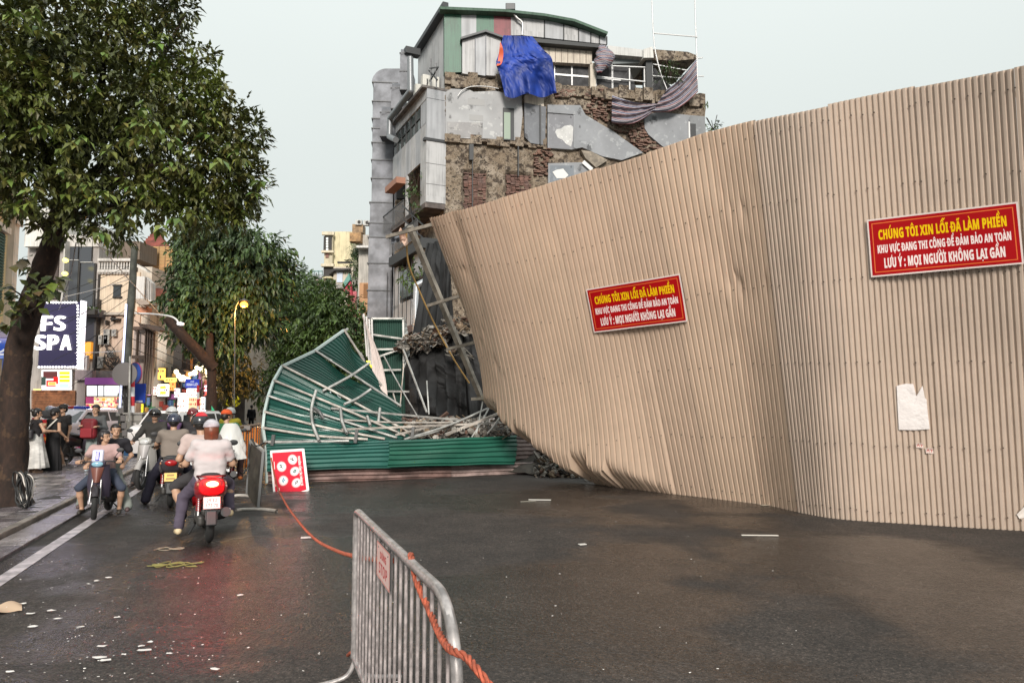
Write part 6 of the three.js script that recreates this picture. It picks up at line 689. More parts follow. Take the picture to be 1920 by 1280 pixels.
// balloons seen through the torn green sheet
[[682, 692, 0.16, [0.8, 0.8, 0.82], 'white'], [690, 716, 0.18, [0.75, 0.4, 0.42], 'pink'], [680, 745, 0.15, [0.8, 0.8, 0.75], 'cream'], [678, 757, 0.13, [0.85, 0.7, 0.08], 'yellow'], [684, 765, 0.16, [0.1, 0.5, 0.2], 'green'], [672, 765, 0.12, [0.35, 0.6, 0.8], 'sky blue']].forEach(([x, y, r, c, l]) => { const b = new MB(); b.sphere(P(x, y, 27), r, V(0.9, 1.15, 0.9), 14, 10); tag(b.build('balloon', mat(c, { r: 0.3 })), `${l} balloon seen past the torn green sheet`, 'balloon'); });
// street lamps
for (const [x, y, d, l, arm] of [[457, 571, 29.2, 'high', [[455, 566], [448, 564], [441, 580], [440, 640], [440, 790]]], [468, 631, 36, 'low', [[468, 627], [455, 628], [444, 634], [439, 650], [438, 790]]]]) { const t = thing('street_lamp', `${l} glowing orange street lamp among the tree crowns`, 'lamp', P(arm[arm.length - 1][0], 790, d).setY(0)); const b = new MB(); const pts = arm.map(p => P(p[0], p[1], d)); pts[pts.length - 1].y = 0; b.path(pts, 0.016, 40, 6); b.build('lamp_post', M_pipeD, t); const g = new MB(); g.sphere(P(x, y, d), d < 30 ? 0.15 : 0.2, V(1, 0.8, 1), 14, 10); g.build('lamp_globe', glow([1, 0.38, 0.04], 2.6), t); const c = new MB(); const q = P(x, y, d); c.add(new THREE.ConeGeometry(0.2, 0.12, 14), M4(q.clone().add(V(0, 0.2, 0)))); c.build('lamp_hood', M_pipeD, t); const pl = new THREE.PointLight(new THREE.Color(1, 0.45, 0.1), 16); pl.position.copy(q.clone().add(V(0, -0.35, 0.1))); scene.add(pl); }
{ const t = thing('bracket_lamp', 'white curved lamp arm reaching from the utility pole over the lean-to', 'lamp', P(250, 587, 26)); const b = new MB(); b.path([[250, 587], [290, 589], [322, 594], [331, 600], [334, 606]].map(p => P(p[0], p[1], 27)), 0.035, 30, 6); b.build('arm', mat([0.6, 0.6, 0.6], { r: 0.4 }), t); const g = new MB(); g.rbox(0, 0, 0, 0.2, 0.12, 0.26, 0.05); const q = P(338, 607, 27); g.g[0].translate(q.x, q.y, q.z); g.build('lamp_head', mat([0.7, 0.7, 0.72], { e: [1, 1, 1], ei: 0.3 }), t); }
// ---- utility pole, cables, road signs, cabinet
{
  const t = thing('utility_pole', 'dark leaning utility pole wrapped in cables beside the round road sign', 'pole', G(226, 858)); const d = 24.5; const pk = [[252, 462], [247, 540], [241, 620], [235, 700], [230, 780], [227, 856]]; const b = new MB(); limb(b, pk.map(p => P(p[0], p[1], d)).reverse(), 0.16, 0.11, 12); b.build('pole_shaft', mat([0.085, 0.09, 0.075], { map: TB1, r: 0.8 }), t);
  const l = new MB(); l.path([[236, 570], [232, 640], [228, 700], [224, 765]].map(p => P(p[0], p[1], d - 0.22)), 0.035, 20, 8); l.build('lamp_tube', glow([0.62, 0.66, 0.95], 0.55), t); for (const y of [690, 714, 740, 752, 764, 776]) { const c = new MB(); const x = 240 - (y - 640) * 0.075; c.add(new THREE.CylinderGeometry(0.17, 0.18, 0.12, 12), M4(P(x - 2, y, d))); c.build('clamp', mat([0.3, 0.3, 0.29], { m: 0.3 }), t); }
  const cab = new MB(); for (let i = 0; i < 7; i++) cab.path([P(232 - i, 700 + i * 6, d - 0.2), P(236 + rr(-5, 5), 740 + i * 5, d - 0.25), P(228 + rr(-4, 4), 780, d - 0.22), P(230 + rr(-3, 3), 820, d - 0.2)], 0.02, 20, 4); cab.build('cable', shade.dk, t);
  for (let i = 0; i < 5; i++) { const k = new MB(); const p = P(228 + rr(-5, 6), 770 + i * 14, d - 0.25); k.rbox(p.x, p.y, p.z, 0.16, 0.2, 0.12, 0.02); k.build('junction_box', mat([0.16, 0.15, 0.15]), t); }
}
for (const [pts, lab, c, r] of [[[[98, 396, 14], [170, 445, 18], [248, 532, 24], [300, 590, 30]], 'pale cable running down from the big tree past the utility pole', [0.6, 0.6, 0.6], 0.016], [[[122, 556, 30], [180, 542, 28], [247, 522, 24.5]], 'thin grey cable strung to the utility pole above the spa sign', [0.5, 0.48, 0.45], 0.014], [[[140, 662, 32], [190, 660, 29], [236, 658, 24.5]], 'thin white cable strung across the meters to the utility pole', [0.55, 0.52, 0.5], 0.016], [[[0, 356, 18], [60, 400, 20], [110, 432, 24]], 'black cable sagging from the cream cornice into the tree', [0.02, 0.02, 0.02], 0.014], [[[142, 455, 20], [130, 520, 24], [110, 580, 30]], 'black cable hanging in front of the dark glass', [0.02, 0.02, 0.02], 0.016], [[[240, 480, 24.5], [360, 560, 34], [470, 605, 44]], 'black cable running from the utility pole down the street', [0.02, 0.02, 0.02], 0.012]]) { const b = new MB(); b.path(pts.map(p => P(...p)), r, 40, 5); tag(b.build('cable', mat(c, { r: 0.6 })), lab, 'cable'); }
{ const t = thing('road_sign', 'round grey backed road sign fixed to the utility pole', 'sign', P(235, 700, 24)); const b = new MB(); b.add(new THREE.CylinderGeometry(0.38, 0.38, 0.03, 28), M4(P(233, 701, 24.0), 0.15, Math.PI / 2)); b.build('disc', mat([0.16, 0.15, 0.15], { r: 0.5, m: 0.3 }), t); const p = new MB(); p.tube(P(243, 668, 23.9), P(241, 790, 23.9), 0.035); p.build('post', M_pipe, t);
  const u = thing('road_sign', 'round blue road sign partly hidden behind the grey one', 'sign', P(252, 700, 25)); const c = new MB(); c.add(new THREE.CylinderGeometry(0.37, 0.37, 0.03, 28), M4(P(252, 700, 25.2), -0.5, Math.PI / 2)); c.build('disc', mat([0.012, 0.07, 0.42], { r: 0.4 }), u); const r = new MB(); r.add(new THREE.TorusGeometry(0.37, 0.02, 6, 28), M4(P(252, 700, 25.2), -0.5)); r.build('rim', mat([0.3, 0.05, 0.12]), u);
  for (const [x0, y0, x1, y1, l] of [[250, 719, 273, 755, 'wide'], [236, 716, 244, 752, 'narrow']]) { const v = thing('direction_sign', `${l} blue direction panel beside the red and white post`, 'sign', P((x0 + x1) / 2, y1, 25)); const a = P(x0, y1, 25), c2 = P(x1, y0, 25), q = new MB(); q.box((a.x + c2.x) / 2, (a.y + c2.y) / 2, a.z, c2.x - a.x, c2.y - a.y, 0.04); q.build('panel', mat([0.014, 0.06, 0.4], { r: 0.4 }), v); const e = new MB(); e.box((a.x + c2.x) / 2, a.y + 0.05, a.z + 0.024, (c2.x - a.x) * 0.6, 0.05, 0.006); e.build('lettering', mat([0.7, 0.72, 0.8]), v); } }
for (const [x, y0, y1, d, l, nb] of [[247, 708, 850, 24.6, 'beside the blue direction panels', 8], [371, 722, 800, 33, 'carrying the street name plate', 6]]) { const t = thing('striped_post', `red and white striped sign post ${l}`, 'post', P(x, 800, d).setY(0)); const a = P(x, y0, d), b = P(x, y1, d); for (let i = 0; i < nb; i++) new MB().tube(a.clone().lerp(b, i / nb), a.clone().lerp(b, (i + 1) / nb), d > 30 ? 0.06 : 0.08, 10).build('band', i % 2 ? mat([0.7, 0.7, 0.72]) : mat([0.55, 0.03, 0.04]), t); }
litBoard('street_name_sign', 'blue street name plate reading Dinh Liet on the striped post', 'sign', 347, 711, 373, 727, 33, 300, 180, (g, w, h) => { g.fillStyle = '#2440c8'; g.fillRect(0, 0, w, h); g.fillStyle = '#dfe6ff'; vietText(g, 'ĐINH LIỆT', 24, 138, 252, 56); vietText(g, 'PHỐ', 110, 62, 80, 26); }, 0.28);
{ const t = thing('electric_cabinet', 'grey roadside electric cabinet covered in graffiti beside the utility pole', 'cabinet', G(247, 857)); const d = 24.2, a = P(229, 856, d), c = P(265, 776, d); const tx = ctex(256, 512, (g, w, h) => { g.fillStyle = '#8b8882'; g.fillRect(0, 0, w, h); g.fillStyle = '#a8a59e'; g.fillRect(0, 0, w, 60); g.fillStyle = '#1f5f64'; g.beginPath(); g.moveTo(60, 180); g.lineTo(90, 130); g.lineTo(150, 150); g.lineTo(220, 110); g.lineTo(230, 200); g.lineTo(160, 230); g.lineTo(80, 220); g.fill(); g.fillStyle = '#d8d5d0'; g.fillRect(120, 90, 60, 24); g.strokeStyle = '#2a2826'; g.lineWidth = 9; g.beginPath(); g.arc(70, 290, 24, 0, 5); g.moveTo(110, 270); g.lineTo(180, 280); g.arc(180, 290, 18, 0, 6); g.moveTo(60, 340); g.arc(80, 345, 18, 0, 6); g.stroke(); g.fillStyle = '#34618f'; g.fillRect(0, 390, w, 122); g.strokeStyle = '#1d3c60'; g.lineWidth = 6; g.beginPath(); for (let i = 0; i < 9; i++) { g.moveTo(i * 28, 410 + (i % 3) * 20); g.lineTo(i * 28 + 30, 470 - (i % 2) * 30); } g.stroke(); }); const b = new MB(); b.rbox((a.x + c.x) / 2, (0.05 + c.y) / 2, a.z - 0.28, c.x - a.x, c.y - 0.05, 0.5, 0.02); b.build('cabinet_body', streaky([0.3, 0.29, 0.28]), t); const q = new MB(); q.quad(V(a.x + 0.02, 0.12, a.z - 0.026), V(c.x - 0.02, 0.12, a.z - 0.026), V(c.x - 0.02, c.y - 0.06, a.z - 0.026), V(a.x + 0.02, c.y - 0.06, a.z - 0.026), true); q.build('door', mat([0.75, 0.75, 0.75], { map: tx, r: 0.6 }), t); const k = new MB(); k.box((a.x + c.x) / 2, c.y + 0.02, a.z - 0.27, c.x - a.x + 0.08, 0.05, 0.6); k.build('lid', streaky([0.36, 0.35, 0.33]), t); }
// ---- far houses on the right of the street
front('far_tower_house', 'pale yellow tower house standing above the trees down the street', 'building', 602, 80, (R, S, f, t) => { const y = streaky([0.62, 0.55, 0.36]), y2 = streaky([0.5, 0.45, 0.33]); R('side_wall', y, 623, 434, 662, 640, -6, -0.6); R('wall', y2, 604, 436, 624, 640, -6, 0); const w = R('window', shade.dk, 606, 443, 622, 469, 0, 0.1); for (let i = 0; i < 5; i++) R('pane', mat([0.75, 0.78, 0.76]), 611, 445 + i * 5, 615, 449 + i * 5, 0.1, 0.16, w); R('ledge', streaky([0.6, 0.53, 0.4]), 602, 469, 625, 473, 0, 0.5); R('ledge', streaky([0.6, 0.53, 0.4]), 601, 494, 625, 499, 0, 0.6); R('cornice', streaky([0.6, 0.53, 0.4]), 603, 434, 626, 440, 0, 0.4); R('window', mat([0.2, 0.1, 0.08]), 610, 473, 616, 483, 0, 0.1); R('window', shade.dk, 606, 500, 624, 518, 0, 0.1); R('window', shade.dk, 611, 522, 616, 531, 0, 0.15); R('ledge', y, 604, 518, 628, 521, 0, 0.7); });
front('far_house', 'low grey house with a roof rail left of the yellow tower', 'building', 577, 84, (R, S, f, t) => { R('wall', streaky([0.33, 0.36, 0.38]), 578, 514, 606, 640, -6, 0); const w = R('window', mat([0.1, 0.09, 0.11], { r: 0.2 }), 584, 520, 603, 538, 0, 0.1); R('pane', mat([0.5, 0.35, 0.3]), 590, 524, 597, 536, 0.1, 0.14, w); R('roof_rail', mat([0.2, 0.32, 0.32]), 579, 507, 604, 509, 0, 0.2); for (const x of [580, 588, 596, 603]) R('rail_post', mat([0.2, 0.32, 0.32]), x, 507, x + 1, 515, 0, 0.2); });
front('far_house', 'cluttered house with balcony and awning in front of the yellow tower', 'building', 616, 72, (R, S, f, t) => { R('wall', streaky([0.5, 0.44, 0.36]), 622, 500, 662, 660, -5, 0); S('roof', shade.dk, [[614, 512], [624, 503], [656, 503], [656, 506], [626, 507], [616, 515]], -1, 0.6); const w = R('window', mat([0.5, 0.55, 0.65]), 631, 511, 642, 529, 0, 0.1); R('frame', shade.white, 630, 509, 643, 511, 0, 0.16, w); R('balcony_edge', streaky([0.35, 0.33, 0.31]), 620, 532, 660, 540, 0, 0.8); for (let i = 0; i < 9; i++) R('baluster', mat([0.3, 0.28, 0.27]), 631 + i * 1.7, 533, 632 + i * 1.7, 540, 0.8, 0.86); R('upper_frame', shade.dk, 632, 490, 660, 493, 0, 0.3); });
front('far_house', 'orange balcony house with rooftop cooling units behind the duct', 'building', 652, 60, (R, S, f, t) => { R('wall', streaky([0.45, 0.42, 0.38]), 668, 440, 700, 720, -5, 0); R('balcony', mat([0.5, 0.29, 0.13], { map: TB1 }), 655, 436, 676, 452, 0, 0.9); R('upper_wall', mat([0.42, 0.28, 0.16], { map: TB1 }), 660, 420, 680, 436, -1, 0.2); R('lower_wall', mat([0.48, 0.26, 0.13], { map: TS3 }), 672, 530, 694, 640, 0, 0.3); R('window', mat([0.2, 0.09, 0.03]), 681, 532, 689, 558, 0.3, 0.36); R('slab', streaky([0.6, 0.58, 0.56]), 668, 460, 696, 464, 0, 1.0); for (const [x, y] of [[672, 416], [687, 417]]) { const u = R('cooling_unit', streaky([0.5, 0.5, 0.48]), x - 6, y - 4, x + 6, y + 5, 0, 0.4); const b = new MB(); const [a, c] = f.px(x + 1, y, 0.42); b.add(new THREE.CylinderGeometry(0.13, 0.13, 0.06, 14), M4(f.toW(a, c, 0.42), 0, Math.PI / 2)); b.build('fan', shade.dk, u); } S('awning', mat([0.12, 0.28, 0.24]), [[643, 530], [654, 512], [656, 524], [644, 540]], 0.2, 0.9); S('awning', mat([0.4, 0.03, 0.06]), [[643, 545], [657, 527], [660, 560], [652, 546]], 0.2, 0.7); R('striped_panel', mat([0.45, 0.12, 0.14]), 650, 546, 668, 640, 0, 0.2); });

// ---------------------------------------------------------------- people: smooth fields meshed as one surface
function surfaceNet(f, lo, hi, c) { // f(x, y, z) < 0 inside -> smooth indexed mesh
  const nx = Math.ceil((hi.x - lo.x) / c) + 1, ny = Math.ceil((hi.y - lo.y) / c) + 1, nz = Math.ceil((hi.z - lo.z) / c) + 1, N = nx * ny * nz, val = new Float32Array(N), idx = new Int32Array(N).fill(-1), pos = [], ix = [];
  const at = (i, j, k) => i + nx * (j + ny * k);
  for (let k = 0; k < nz; k++) for (let j = 0; j < ny; j++) for (let i = 0; i < nx; i++) val[at(i, j, k)] = f(lo.x + i * c, lo.y + j * c, lo.z + k * c);
  for (let k = 0; k < nz - 1; k++) for (let j = 0; j < ny - 1; j++) for (let i = 0; i < nx - 1; i++) {
    let sx = 0, sy = 0, sz = 0, n = 0; const o = [at(i, j, k), at(i + 1, j, k), at(i, j + 1, k), at(i + 1, j + 1, k), at(i, j, k + 1), at(i + 1, j, k + 1), at(i, j + 1, k + 1), at(i + 1, j + 1, k + 1)]; let m = 0; for (let q = 0; q < 8; q++) if (val[o[q]] < 0) m |= 1 << q; if (!m || m === 255) continue;
    for (const [a, b] of NET_E) { const A = val[o[a]], B = val[o[b]]; if ((A < 0) === (B < 0)) continue; const t = A / (A - B); sx += (a & 1) + t * ((b & 1) - (a & 1)); sy += (a >> 1 & 1) + t * ((b >> 1 & 1) - (a >> 1 & 1)); sz += (a >> 2) + t * ((b >> 2) - (a >> 2)); n++; }
    idx[o[0]] = pos.length / 3; pos.push(lo.x + (i + sx / n) * c, lo.y + (j + sy / n) * c, lo.z + (k + sz / n) * c);
  }
  const quad = (a, b, d, e, flip) => { if (a < 0 || b < 0 || d < 0 || e < 0) return; flip ? ix.push(a, d, b, a, e, d) : ix.push(a, b, d, a, d, e); };
  for (let k = 1; k < nz - 1; k++) for (let j = 1; j < ny - 1; j++) for (let i = 1; i < nx - 1; i++) { const s = val[at(i, j, k)] < 0;
    if (s !== val[at(i + 1, j, k)] < 0) quad(idx[at(i, j - 1, k - 1)], idx[at(i, j, k - 1)], idx[at(i, j, k)], idx[at(i, j - 1, k)], !s);
    if (s !== val[at(i, j + 1, k)] < 0) quad(idx[at(i - 1, j, k - 1)], idx[at(i - 1, j, k)], idx[at(i, j, k)], idx[at(i, j, k - 1)], !s);
    if (s !== val[at(i, j, k + 1)] < 0) quad(idx[at(i - 1, j - 1, k)], idx[at(i, j - 1, k)], idx[at(i, j, k)], idx[at(i - 1, j, k)], !s); }
  const g = new THREE.BufferGeometry(); g.setAttribute('position', new THREE.Float32BufferAttribute(pos, 3)); g.setIndex(ix); g.computeVertexNormals(); return g;
}
const NET_E = [[0, 1], [2, 3], [4, 5], [6, 7], [0, 2], [1, 3], [4, 6], [5, 7], [0, 4], [1, 5], [2, 6], [3, 7]];
function field(caps, k = 0.03) { // caps: [a, b, ra, rb, sx, sz] tapered capsules joined smoothly
  const C = caps.map(([a, b, ra, rb]) => { const dx = b.x - a.x, dy = b.y - a.y, dz = b.z - a.z; return [a.x, a.y, a.z, dx, dy, dz, 1 / Math.max(1e-9, dx * dx + dy * dy + dz * dz), ra, rb - ra]; });
  return (x, y, z) => { let d = 1e3; for (const c of C) { const px = x - c[0], py = y - c[1], pz = z - c[2]; let t = (px * c[3] + py * c[4] + pz * c[5]) * c[6]; t = t < 0 ? 0 : t > 1 ? 1 : t; const ax = px - t * c[3], ay = py - t * c[4], az = pz - t * c[5]; const e = Math.sqrt(ax * ax + ay * ay + az * az) - c[7] - t * c[8]; const h = Math.max(0, k - Math.abs(d - e)); d = Math.min(d, e) - h * h / (4 * k); } return d; };
}
function netOf(caps, cell, k = 0.03, ext) { const lo = V(1e9, 1e9, 1e9), hi = V(-1e9, -1e9, -1e9); for (const [a, b, ra, rb] of caps) for (const [p, r] of [[a, ra], [b, rb]]) { lo.min(p.clone().addScalar(-r - 2 * cell - k * 0.5)); hi.max(p.clone().addScalar(r + 2 * cell + k * 0.5)); } const f = field(caps, k); return surfaceNet(ext ? (x, y, z) => ext(f(x, y, z), x, y, z) : f, lo, hi, cell); }
// one right hand closing round a bar (fingers towards -z, curling down), wrist at the origin
function handGeo(curl) { const c = []; const F_ = [[-0.030, 0.070, 0.9], [-0.010, 0.078, 1], [0.011, 0.074, 0.96], [0.031, 0.064, 0.8]]; for (const [x, len, s] of F_) { let p = V(x, 0, -0.085), a = -0.15 - curl * 0.4; for (let i = 0; i < 3; i++) { const l = [0.036, 0.026, 0.02][i] * s, q = p.clone().add(V(x * 0.06, Math.sin(a) * l, -Math.cos(a) * l)); c.push([p, q, 0.0095 - i * 0.0008, 0.0088 - i * 0.0008]); p = q; a -= curl * 1.05; } c.push([V(x * 0.7, 0, -0.02), V(x, 0, -0.085), 0.016, 0.0125]); } c.push([V(0, 0, 0.02), V(0, 0, -0.03), 0.026, 0.026]); const t0 = V(-0.026, -0.006, -0.03), t1 = V(-0.052, -0.018 - 0.01 * curl, -0.06), t2 = V(-0.05 + 0.02 * curl, -0.026 - 0.02 * curl, -0.09); c.push([t0, t1, 0.014, 0.011], [t1, t2, 0.011, 0.009]); return netOf(c, 0.0055, 0.008); }
const HAND = { grip: handGeo(1), soft: handGeo(0.35) };
function ik(a, t, l1, l2, hint) { const d = t.clone().sub(a); let L_ = d.length(); const M = (l1 + l2) * 0.995; if (L_ > M) { d.multiplyScalar(M / L_); L_ = M; } const dir = d.clone().normalize(), x = (l1 * l1 - l2 * l2 + L_ * L_) / (2 * L_), h = Math.sqrt(Math.max(0, l1 * l1 - x * x)); const n = hint.clone().addScaledVector(dir, -hint.dot(dir)).normalize(); return [a.clone().addScaledVector(dir, x).addScaledVector(n, h), a.clone().add(d)]; }
const SKIN = [0.42, 0.25, 0.165], SKIN2 = [0.33, 0.19, 0.125];
const skinM = c => mat(c, { r: 0.5 }); const TCl = rep(T_blotch, 1.6), cloth = c => mat(c, { r: 0.85, bump: TG, bs: 0.003, map: TCl });
function person(label, o) { // o: pos, ry, pose joints in the person's own axes (forward is -z), clothes
  const t = thing('person', label, 'person', o.pos, o.group, o.ry || 0); const s = o.scale || 1, cell = o.cell || 0.018, J = o.pose, inv = t.matrixWorld; const put = (g, n, m, parent = t) => { g.scale(s, s, s); const q = new THREE.Mesh(g, m); q.name = n; q.castShadow = q.receiveShadow = true; parent.add(q); return q; };
  const { pel, chest, neck, head, shL, shR, elL, elR, wrL, wrR, hpL, hpR, knL, knR, anL, anR, toL, toR } = J; const W = o.build ?? 1;
  const skin = [[neck.clone().lerp(chest, 0.3), head.clone().add(V(0, -0.06, 0.012)), 0.055 * W, 0.052], [shL, elL, 0.046 * W, 0.038 * W], [elL, wrL, 0.038 * W, 0.026], [shR, elR, 0.046 * W, 0.038 * W], [elR, wrR, 0.038 * W, 0.026], [hpL, knL, 0.078 * W, 0.054 * W], [knL, knL.clone().lerp(anL, 0.35), 0.052 * W, 0.054 * W], [knL.clone().lerp(anL, 0.35), anL, 0.054 * W, 0.034], [hpR, knR, 0.078 * W, 0.054 * W], [knR, knR.clone().lerp(anR, 0.35), 0.052 * W, 0.054 * W], [knR.clone().lerp(anR, 0.35), anR, 0.054 * W, 0.034], [anL, toL, 0.034, 0.026], [anR, toR, 0.034, 0.026], [pel, chest, 0.075 * W, 0.075 * W], [shL, chest, 0.045, 0.07], [shR, chest, 0.045, 0.07]];
  const parts = [netOf(skin, cell, 0.03)];
  // head with face
  const hf = J.face ? J.face.clone().normalize() : V(0, 0, -1), hr = hf.clone().cross(V(0, 1, 0)).normalize(), hu = hr.clone().cross(hf); const H = (x, y, z) => head.clone().addScaledVector(hr, x).addScaledVector(hu, y).addScaledVector(hf, z);
  const hd = [[H(0, 0.03, -0.012), H(0, 0.04, 0.01), 0.083, 0.078], [H(0, -0.03, 0.022), H(0, -0.065, 0.038), 0.062, 0.044], [H(0, -0.005, 0.082), H(0, -0.03, 0.098), 0.010, 0.015], [H(-0.03, -0.062, 0.05), H(0.03, -0.062, 0.05), 0.024, 0.024], [H(-0.078, -0.005, -0.01), H(-0.084, -0.03, -0.004), 0.014, 0.01], [H(0.078, -0.005, -0.01), H(0.084, -0.03, -0.004), 0.014, 0.01]]; parts.push(netOf(hd, Math.min(cell, 0.0095), 0.02));
  for (const [w, e, sgn] of [[wrL, elL, -1], [wrR, elR, 1]]) { const g = (o.grip === false ? HAND.soft : HAND.grip).clone(); if (sgn < 0) g.scale(-1, 1, 1); const d = (J.handDir || w.clone().sub(e)).clone().normalize(); const z = d.clone().negate(), x = V(0, 1, 0).cross(z).normalize(), y = z.clone().cross(x); g.applyMatrix4(new THREE.Matrix4().makeBasis(x, y, z).setPosition(w)); if (sgn < 0) { const ii = g.index.array; for (let i = 0; i < ii.length; i += 3) { const q = ii[i]; ii[i] = ii[i + 1]; ii[i + 1] = q; } g.computeVertexNormals(); } parts.push(g); }
  const body = mergeGeometries(parts.map(g => { g = g.toNonIndexed(); g.deleteAttribute('uv'); return g; })); put(body, 'body', skinM(o.skin || SKIN));
  const eyes = [-0.03, 0.03].map(x => new THREE.SphereGeometry(0.0105, 8, 6).translate(...H(x, 0.012, 0.073).toArray())); for (const g of eyes) put(g, 'eye', mat([0.02, 0.015, 0.012], { r: 0.2 })); for (const x of [-0.03, 0.03]) put(new THREE.CapsuleGeometry(0.0045, 0.022, 2, 6).applyMatrix4(new THREE.Matrix4().makeBasis(hu, hr, hf).setPosition(H(x, 0.034, 0.074))), 'eyebrow', mat([0.02, 0.015, 0.012])); put(new THREE.CapsuleGeometry(0.006, 0.03, 2, 6).applyMatrix4(new THREE.Matrix4().makeBasis(hu, hr, hf).setPosition(H(0, -0.055, 0.078))), 'mouth', mat([0.3, 0.1, 0.085]));
  const fold = a => (d, x, y, z) => d - a * (fb(x * 8 + y * 5, y * 13, z * 8 + 3, 3) - 0.45);
  if (o.shirt) { const sl = o.sleeve ?? 0.6, cr = []; const mid = pel.clone().lerp(chest, 0.5), sx = chest.clone().sub(pel).normalize(), side = shR.clone().sub(shL).normalize(); const bl = o.long ?? 0.02; const R_ = (k, p, q, a, b) => cr.push([p.clone().addScaledVector(side, k), q.clone().addScaledVector(side, k), a * W, b * W]); const hem = pel.clone().addScaledVector(sx, -bl); for (const k of [-0.075, 0.075]) { R_(k * W, hem, mid, 0.108, 0.096); R_(k * W, mid, chest.clone().addScaledVector(sx, 0.03), 0.096, 0.104); } R_(0, hem, chest, 0.114, 0.106); cr.push([chest, neck.clone().lerp(chest, 0.35), 0.1 * W, 0.066 * W], [shL, chest, 0.066 * W, 0.1 * W], [shR, chest, 0.066 * W, 0.1 * W]); for (const [a, b, c] of [[shL, elL, wrL], [shR, elR, wrR]]) { if (sl <= 0) continue; if (sl <= 1) cr.push([a, a.clone().lerp(b, sl), 0.07 * W, 0.062 * W]); else cr.push([a, b, 0.07 * W, 0.056 * W], [b, b.clone().lerp(c, sl - 1), 0.056 * W, 0.042 * W]); } put(netOf(cr, cell, 0.035, fold(0.036)), 'shirt', cloth(o.shirt)); }
  if (o.trousers) { const tl = o.tlen ?? 1, cr = [[hpL, hpR, 0.115 * W, 0.115 * W], [pel, pel.clone().lerp(chest, 0.1), 0.105 * W, 0.1 * W]]; const flare = o.flare || 0; for (const [h, k, a] of [[hpL, knL, anL], [hpR, knR, anR]]) { cr.push([h, k, 0.098 * W, (0.07 + flare * 0.4) * W]); if (tl > 0) cr.push([k, k.clone().lerp(a, tl), (0.07 + flare * 0.4) * W, (0.056 + flare) * W]); } put(netOf(cr, cell, 0.03, fold(0.034)), 'trousers', cloth(o.trousers)); }
  if (o.skirt) { const [c, len, r0, r1] = o.skirt, g = new THREE.CylinderGeometry(r0, r1, len, 40, 14, true); const p = g.attributes.position; for (let i = 0; i < p.count; i++) { const a = Math.atan2(p.getZ(i), p.getX(i)), v = 0.5 - p.getY(i) / len, k = 1 + 0.09 * v * Math.sin(a * 9 + 2 * Math.sin(a * 2)) + 0.03 * v * Math.sin(a * 17); p.setX(i, p.getX(i) * k); p.setZ(i, p.getZ(i) * k * 0.85); } g.computeVertexNormals(); g.translate(pel.x, pel.y + 0.1 - len / 2, pel.z); put(g, 'skirt', cloth(c)); }
  if (o.shoe) for (const [a, b] of [[anL, toL], [anR, toR]]) put(netOf([[a.clone().add(V(0, -0.02, 0.02)), b, 0.046, 0.036], [a.clone().add(V(0, -0.035, 0.03)), b.clone().add(V(0, -0.008, 0)), 0.036, 0.032]], 0.014, 0.02), 'shoe', mat(o.shoe, { r: 0.6 }));
  if (o.hair) { const [c, kind] = o.hair; const cr = [[H(0, 0.05, -0.022), H(0, 0.052, 0.012), 0.093, 0.084], [H(0, -0.01, -0.045), H(0, 0.02, -0.03), 0.082, 0.088]]; if (kind === 'bob') cr.push([H(-0.045, -0.02, -0.035), H(-0.052, -0.1, -0.025), 0.05, 0.04], [H(0.045, -0.02, -0.035), H(0.052, -0.1, -0.025), 0.05, 0.04], [H(0, -0.02, -0.05), H(0, -0.105, -0.045), 0.055, 0.045]); if (kind === 'bun') cr.push([H(0, 0.06, -0.11), H(0, 0.07, -0.12), 0.045, 0.045]); if (kind === 'tail') cr.push([H(0, 0.0, -0.1), H(0, -0.16, -0.12), 0.04, 0.03]); put(netOf(cr, Math.min(cell, 0.012), 0.025, (d, x, y, z) => { const q = V(x, y, z).sub(head), fz = q.dot(hf), fy = q.dot(hu); return Math.max(d, Math.min(fz - 0.028, 0.058 - fy)) - 0.006 * (n3(x * 60, y * 14, z * 60) - 0.5); }), 'hair', mat(c, { r: 0.42 })); }
  if (o.helmet) { const [c, vis] = o.helmet; const q = new THREE.SphereGeometry(0.138, 24, 14, 0, 6.2832, 0, 1.85).scale(0.94, 1, 1.08).applyMatrix4(new THREE.Matrix4().makeBasis(hr, hu, hf.clone().negate()).setPosition(H(0, 0.035, -0.005))); const hm = put(q, 'helmet', mat(c, { r: 0.25, coat: 0.6 })); const v = new THREE.CylinderGeometry(0.125, 0.135, 0.012, 20, 1, false, -1.1, 2.2).scale(1, 1, 1.25).applyMatrix4(new THREE.Matrix4().makeBasis(hr, hu.clone().addScaledVector(hf, 0.12).normalize(), hf).setPosition(H(0, 0.05, 0.025))); put(v, 'visor', mat(vis || c, { r: 0.4 }), hm); const band = new THREE.TorusGeometry(0.136, 0.007, 6, 28).rotateX(Math.PI / 2).scale(0.95, 1, 1.08).applyMatrix4(new THREE.Matrix4().makeBasis(hr, hu, hf.clone().negate()).setPosition(H(0, 0.0, -0.005))); put(band, 'rim', mat([0.03, 0.03, 0.03]), hm); if (o.patch) put(new THREE.SphereGeometry(0.143, 12, 8, ...o.patch[1]).scale(0.94, 1, 1.08).applyMatrix4(new THREE.Matrix4().makeBasis(hr, hu, hf.clone().negate()).setPosition(H(0, 0.035, -0.005))), 'decal', mat(o.patch[0], { r: 0.35 }), hm); }
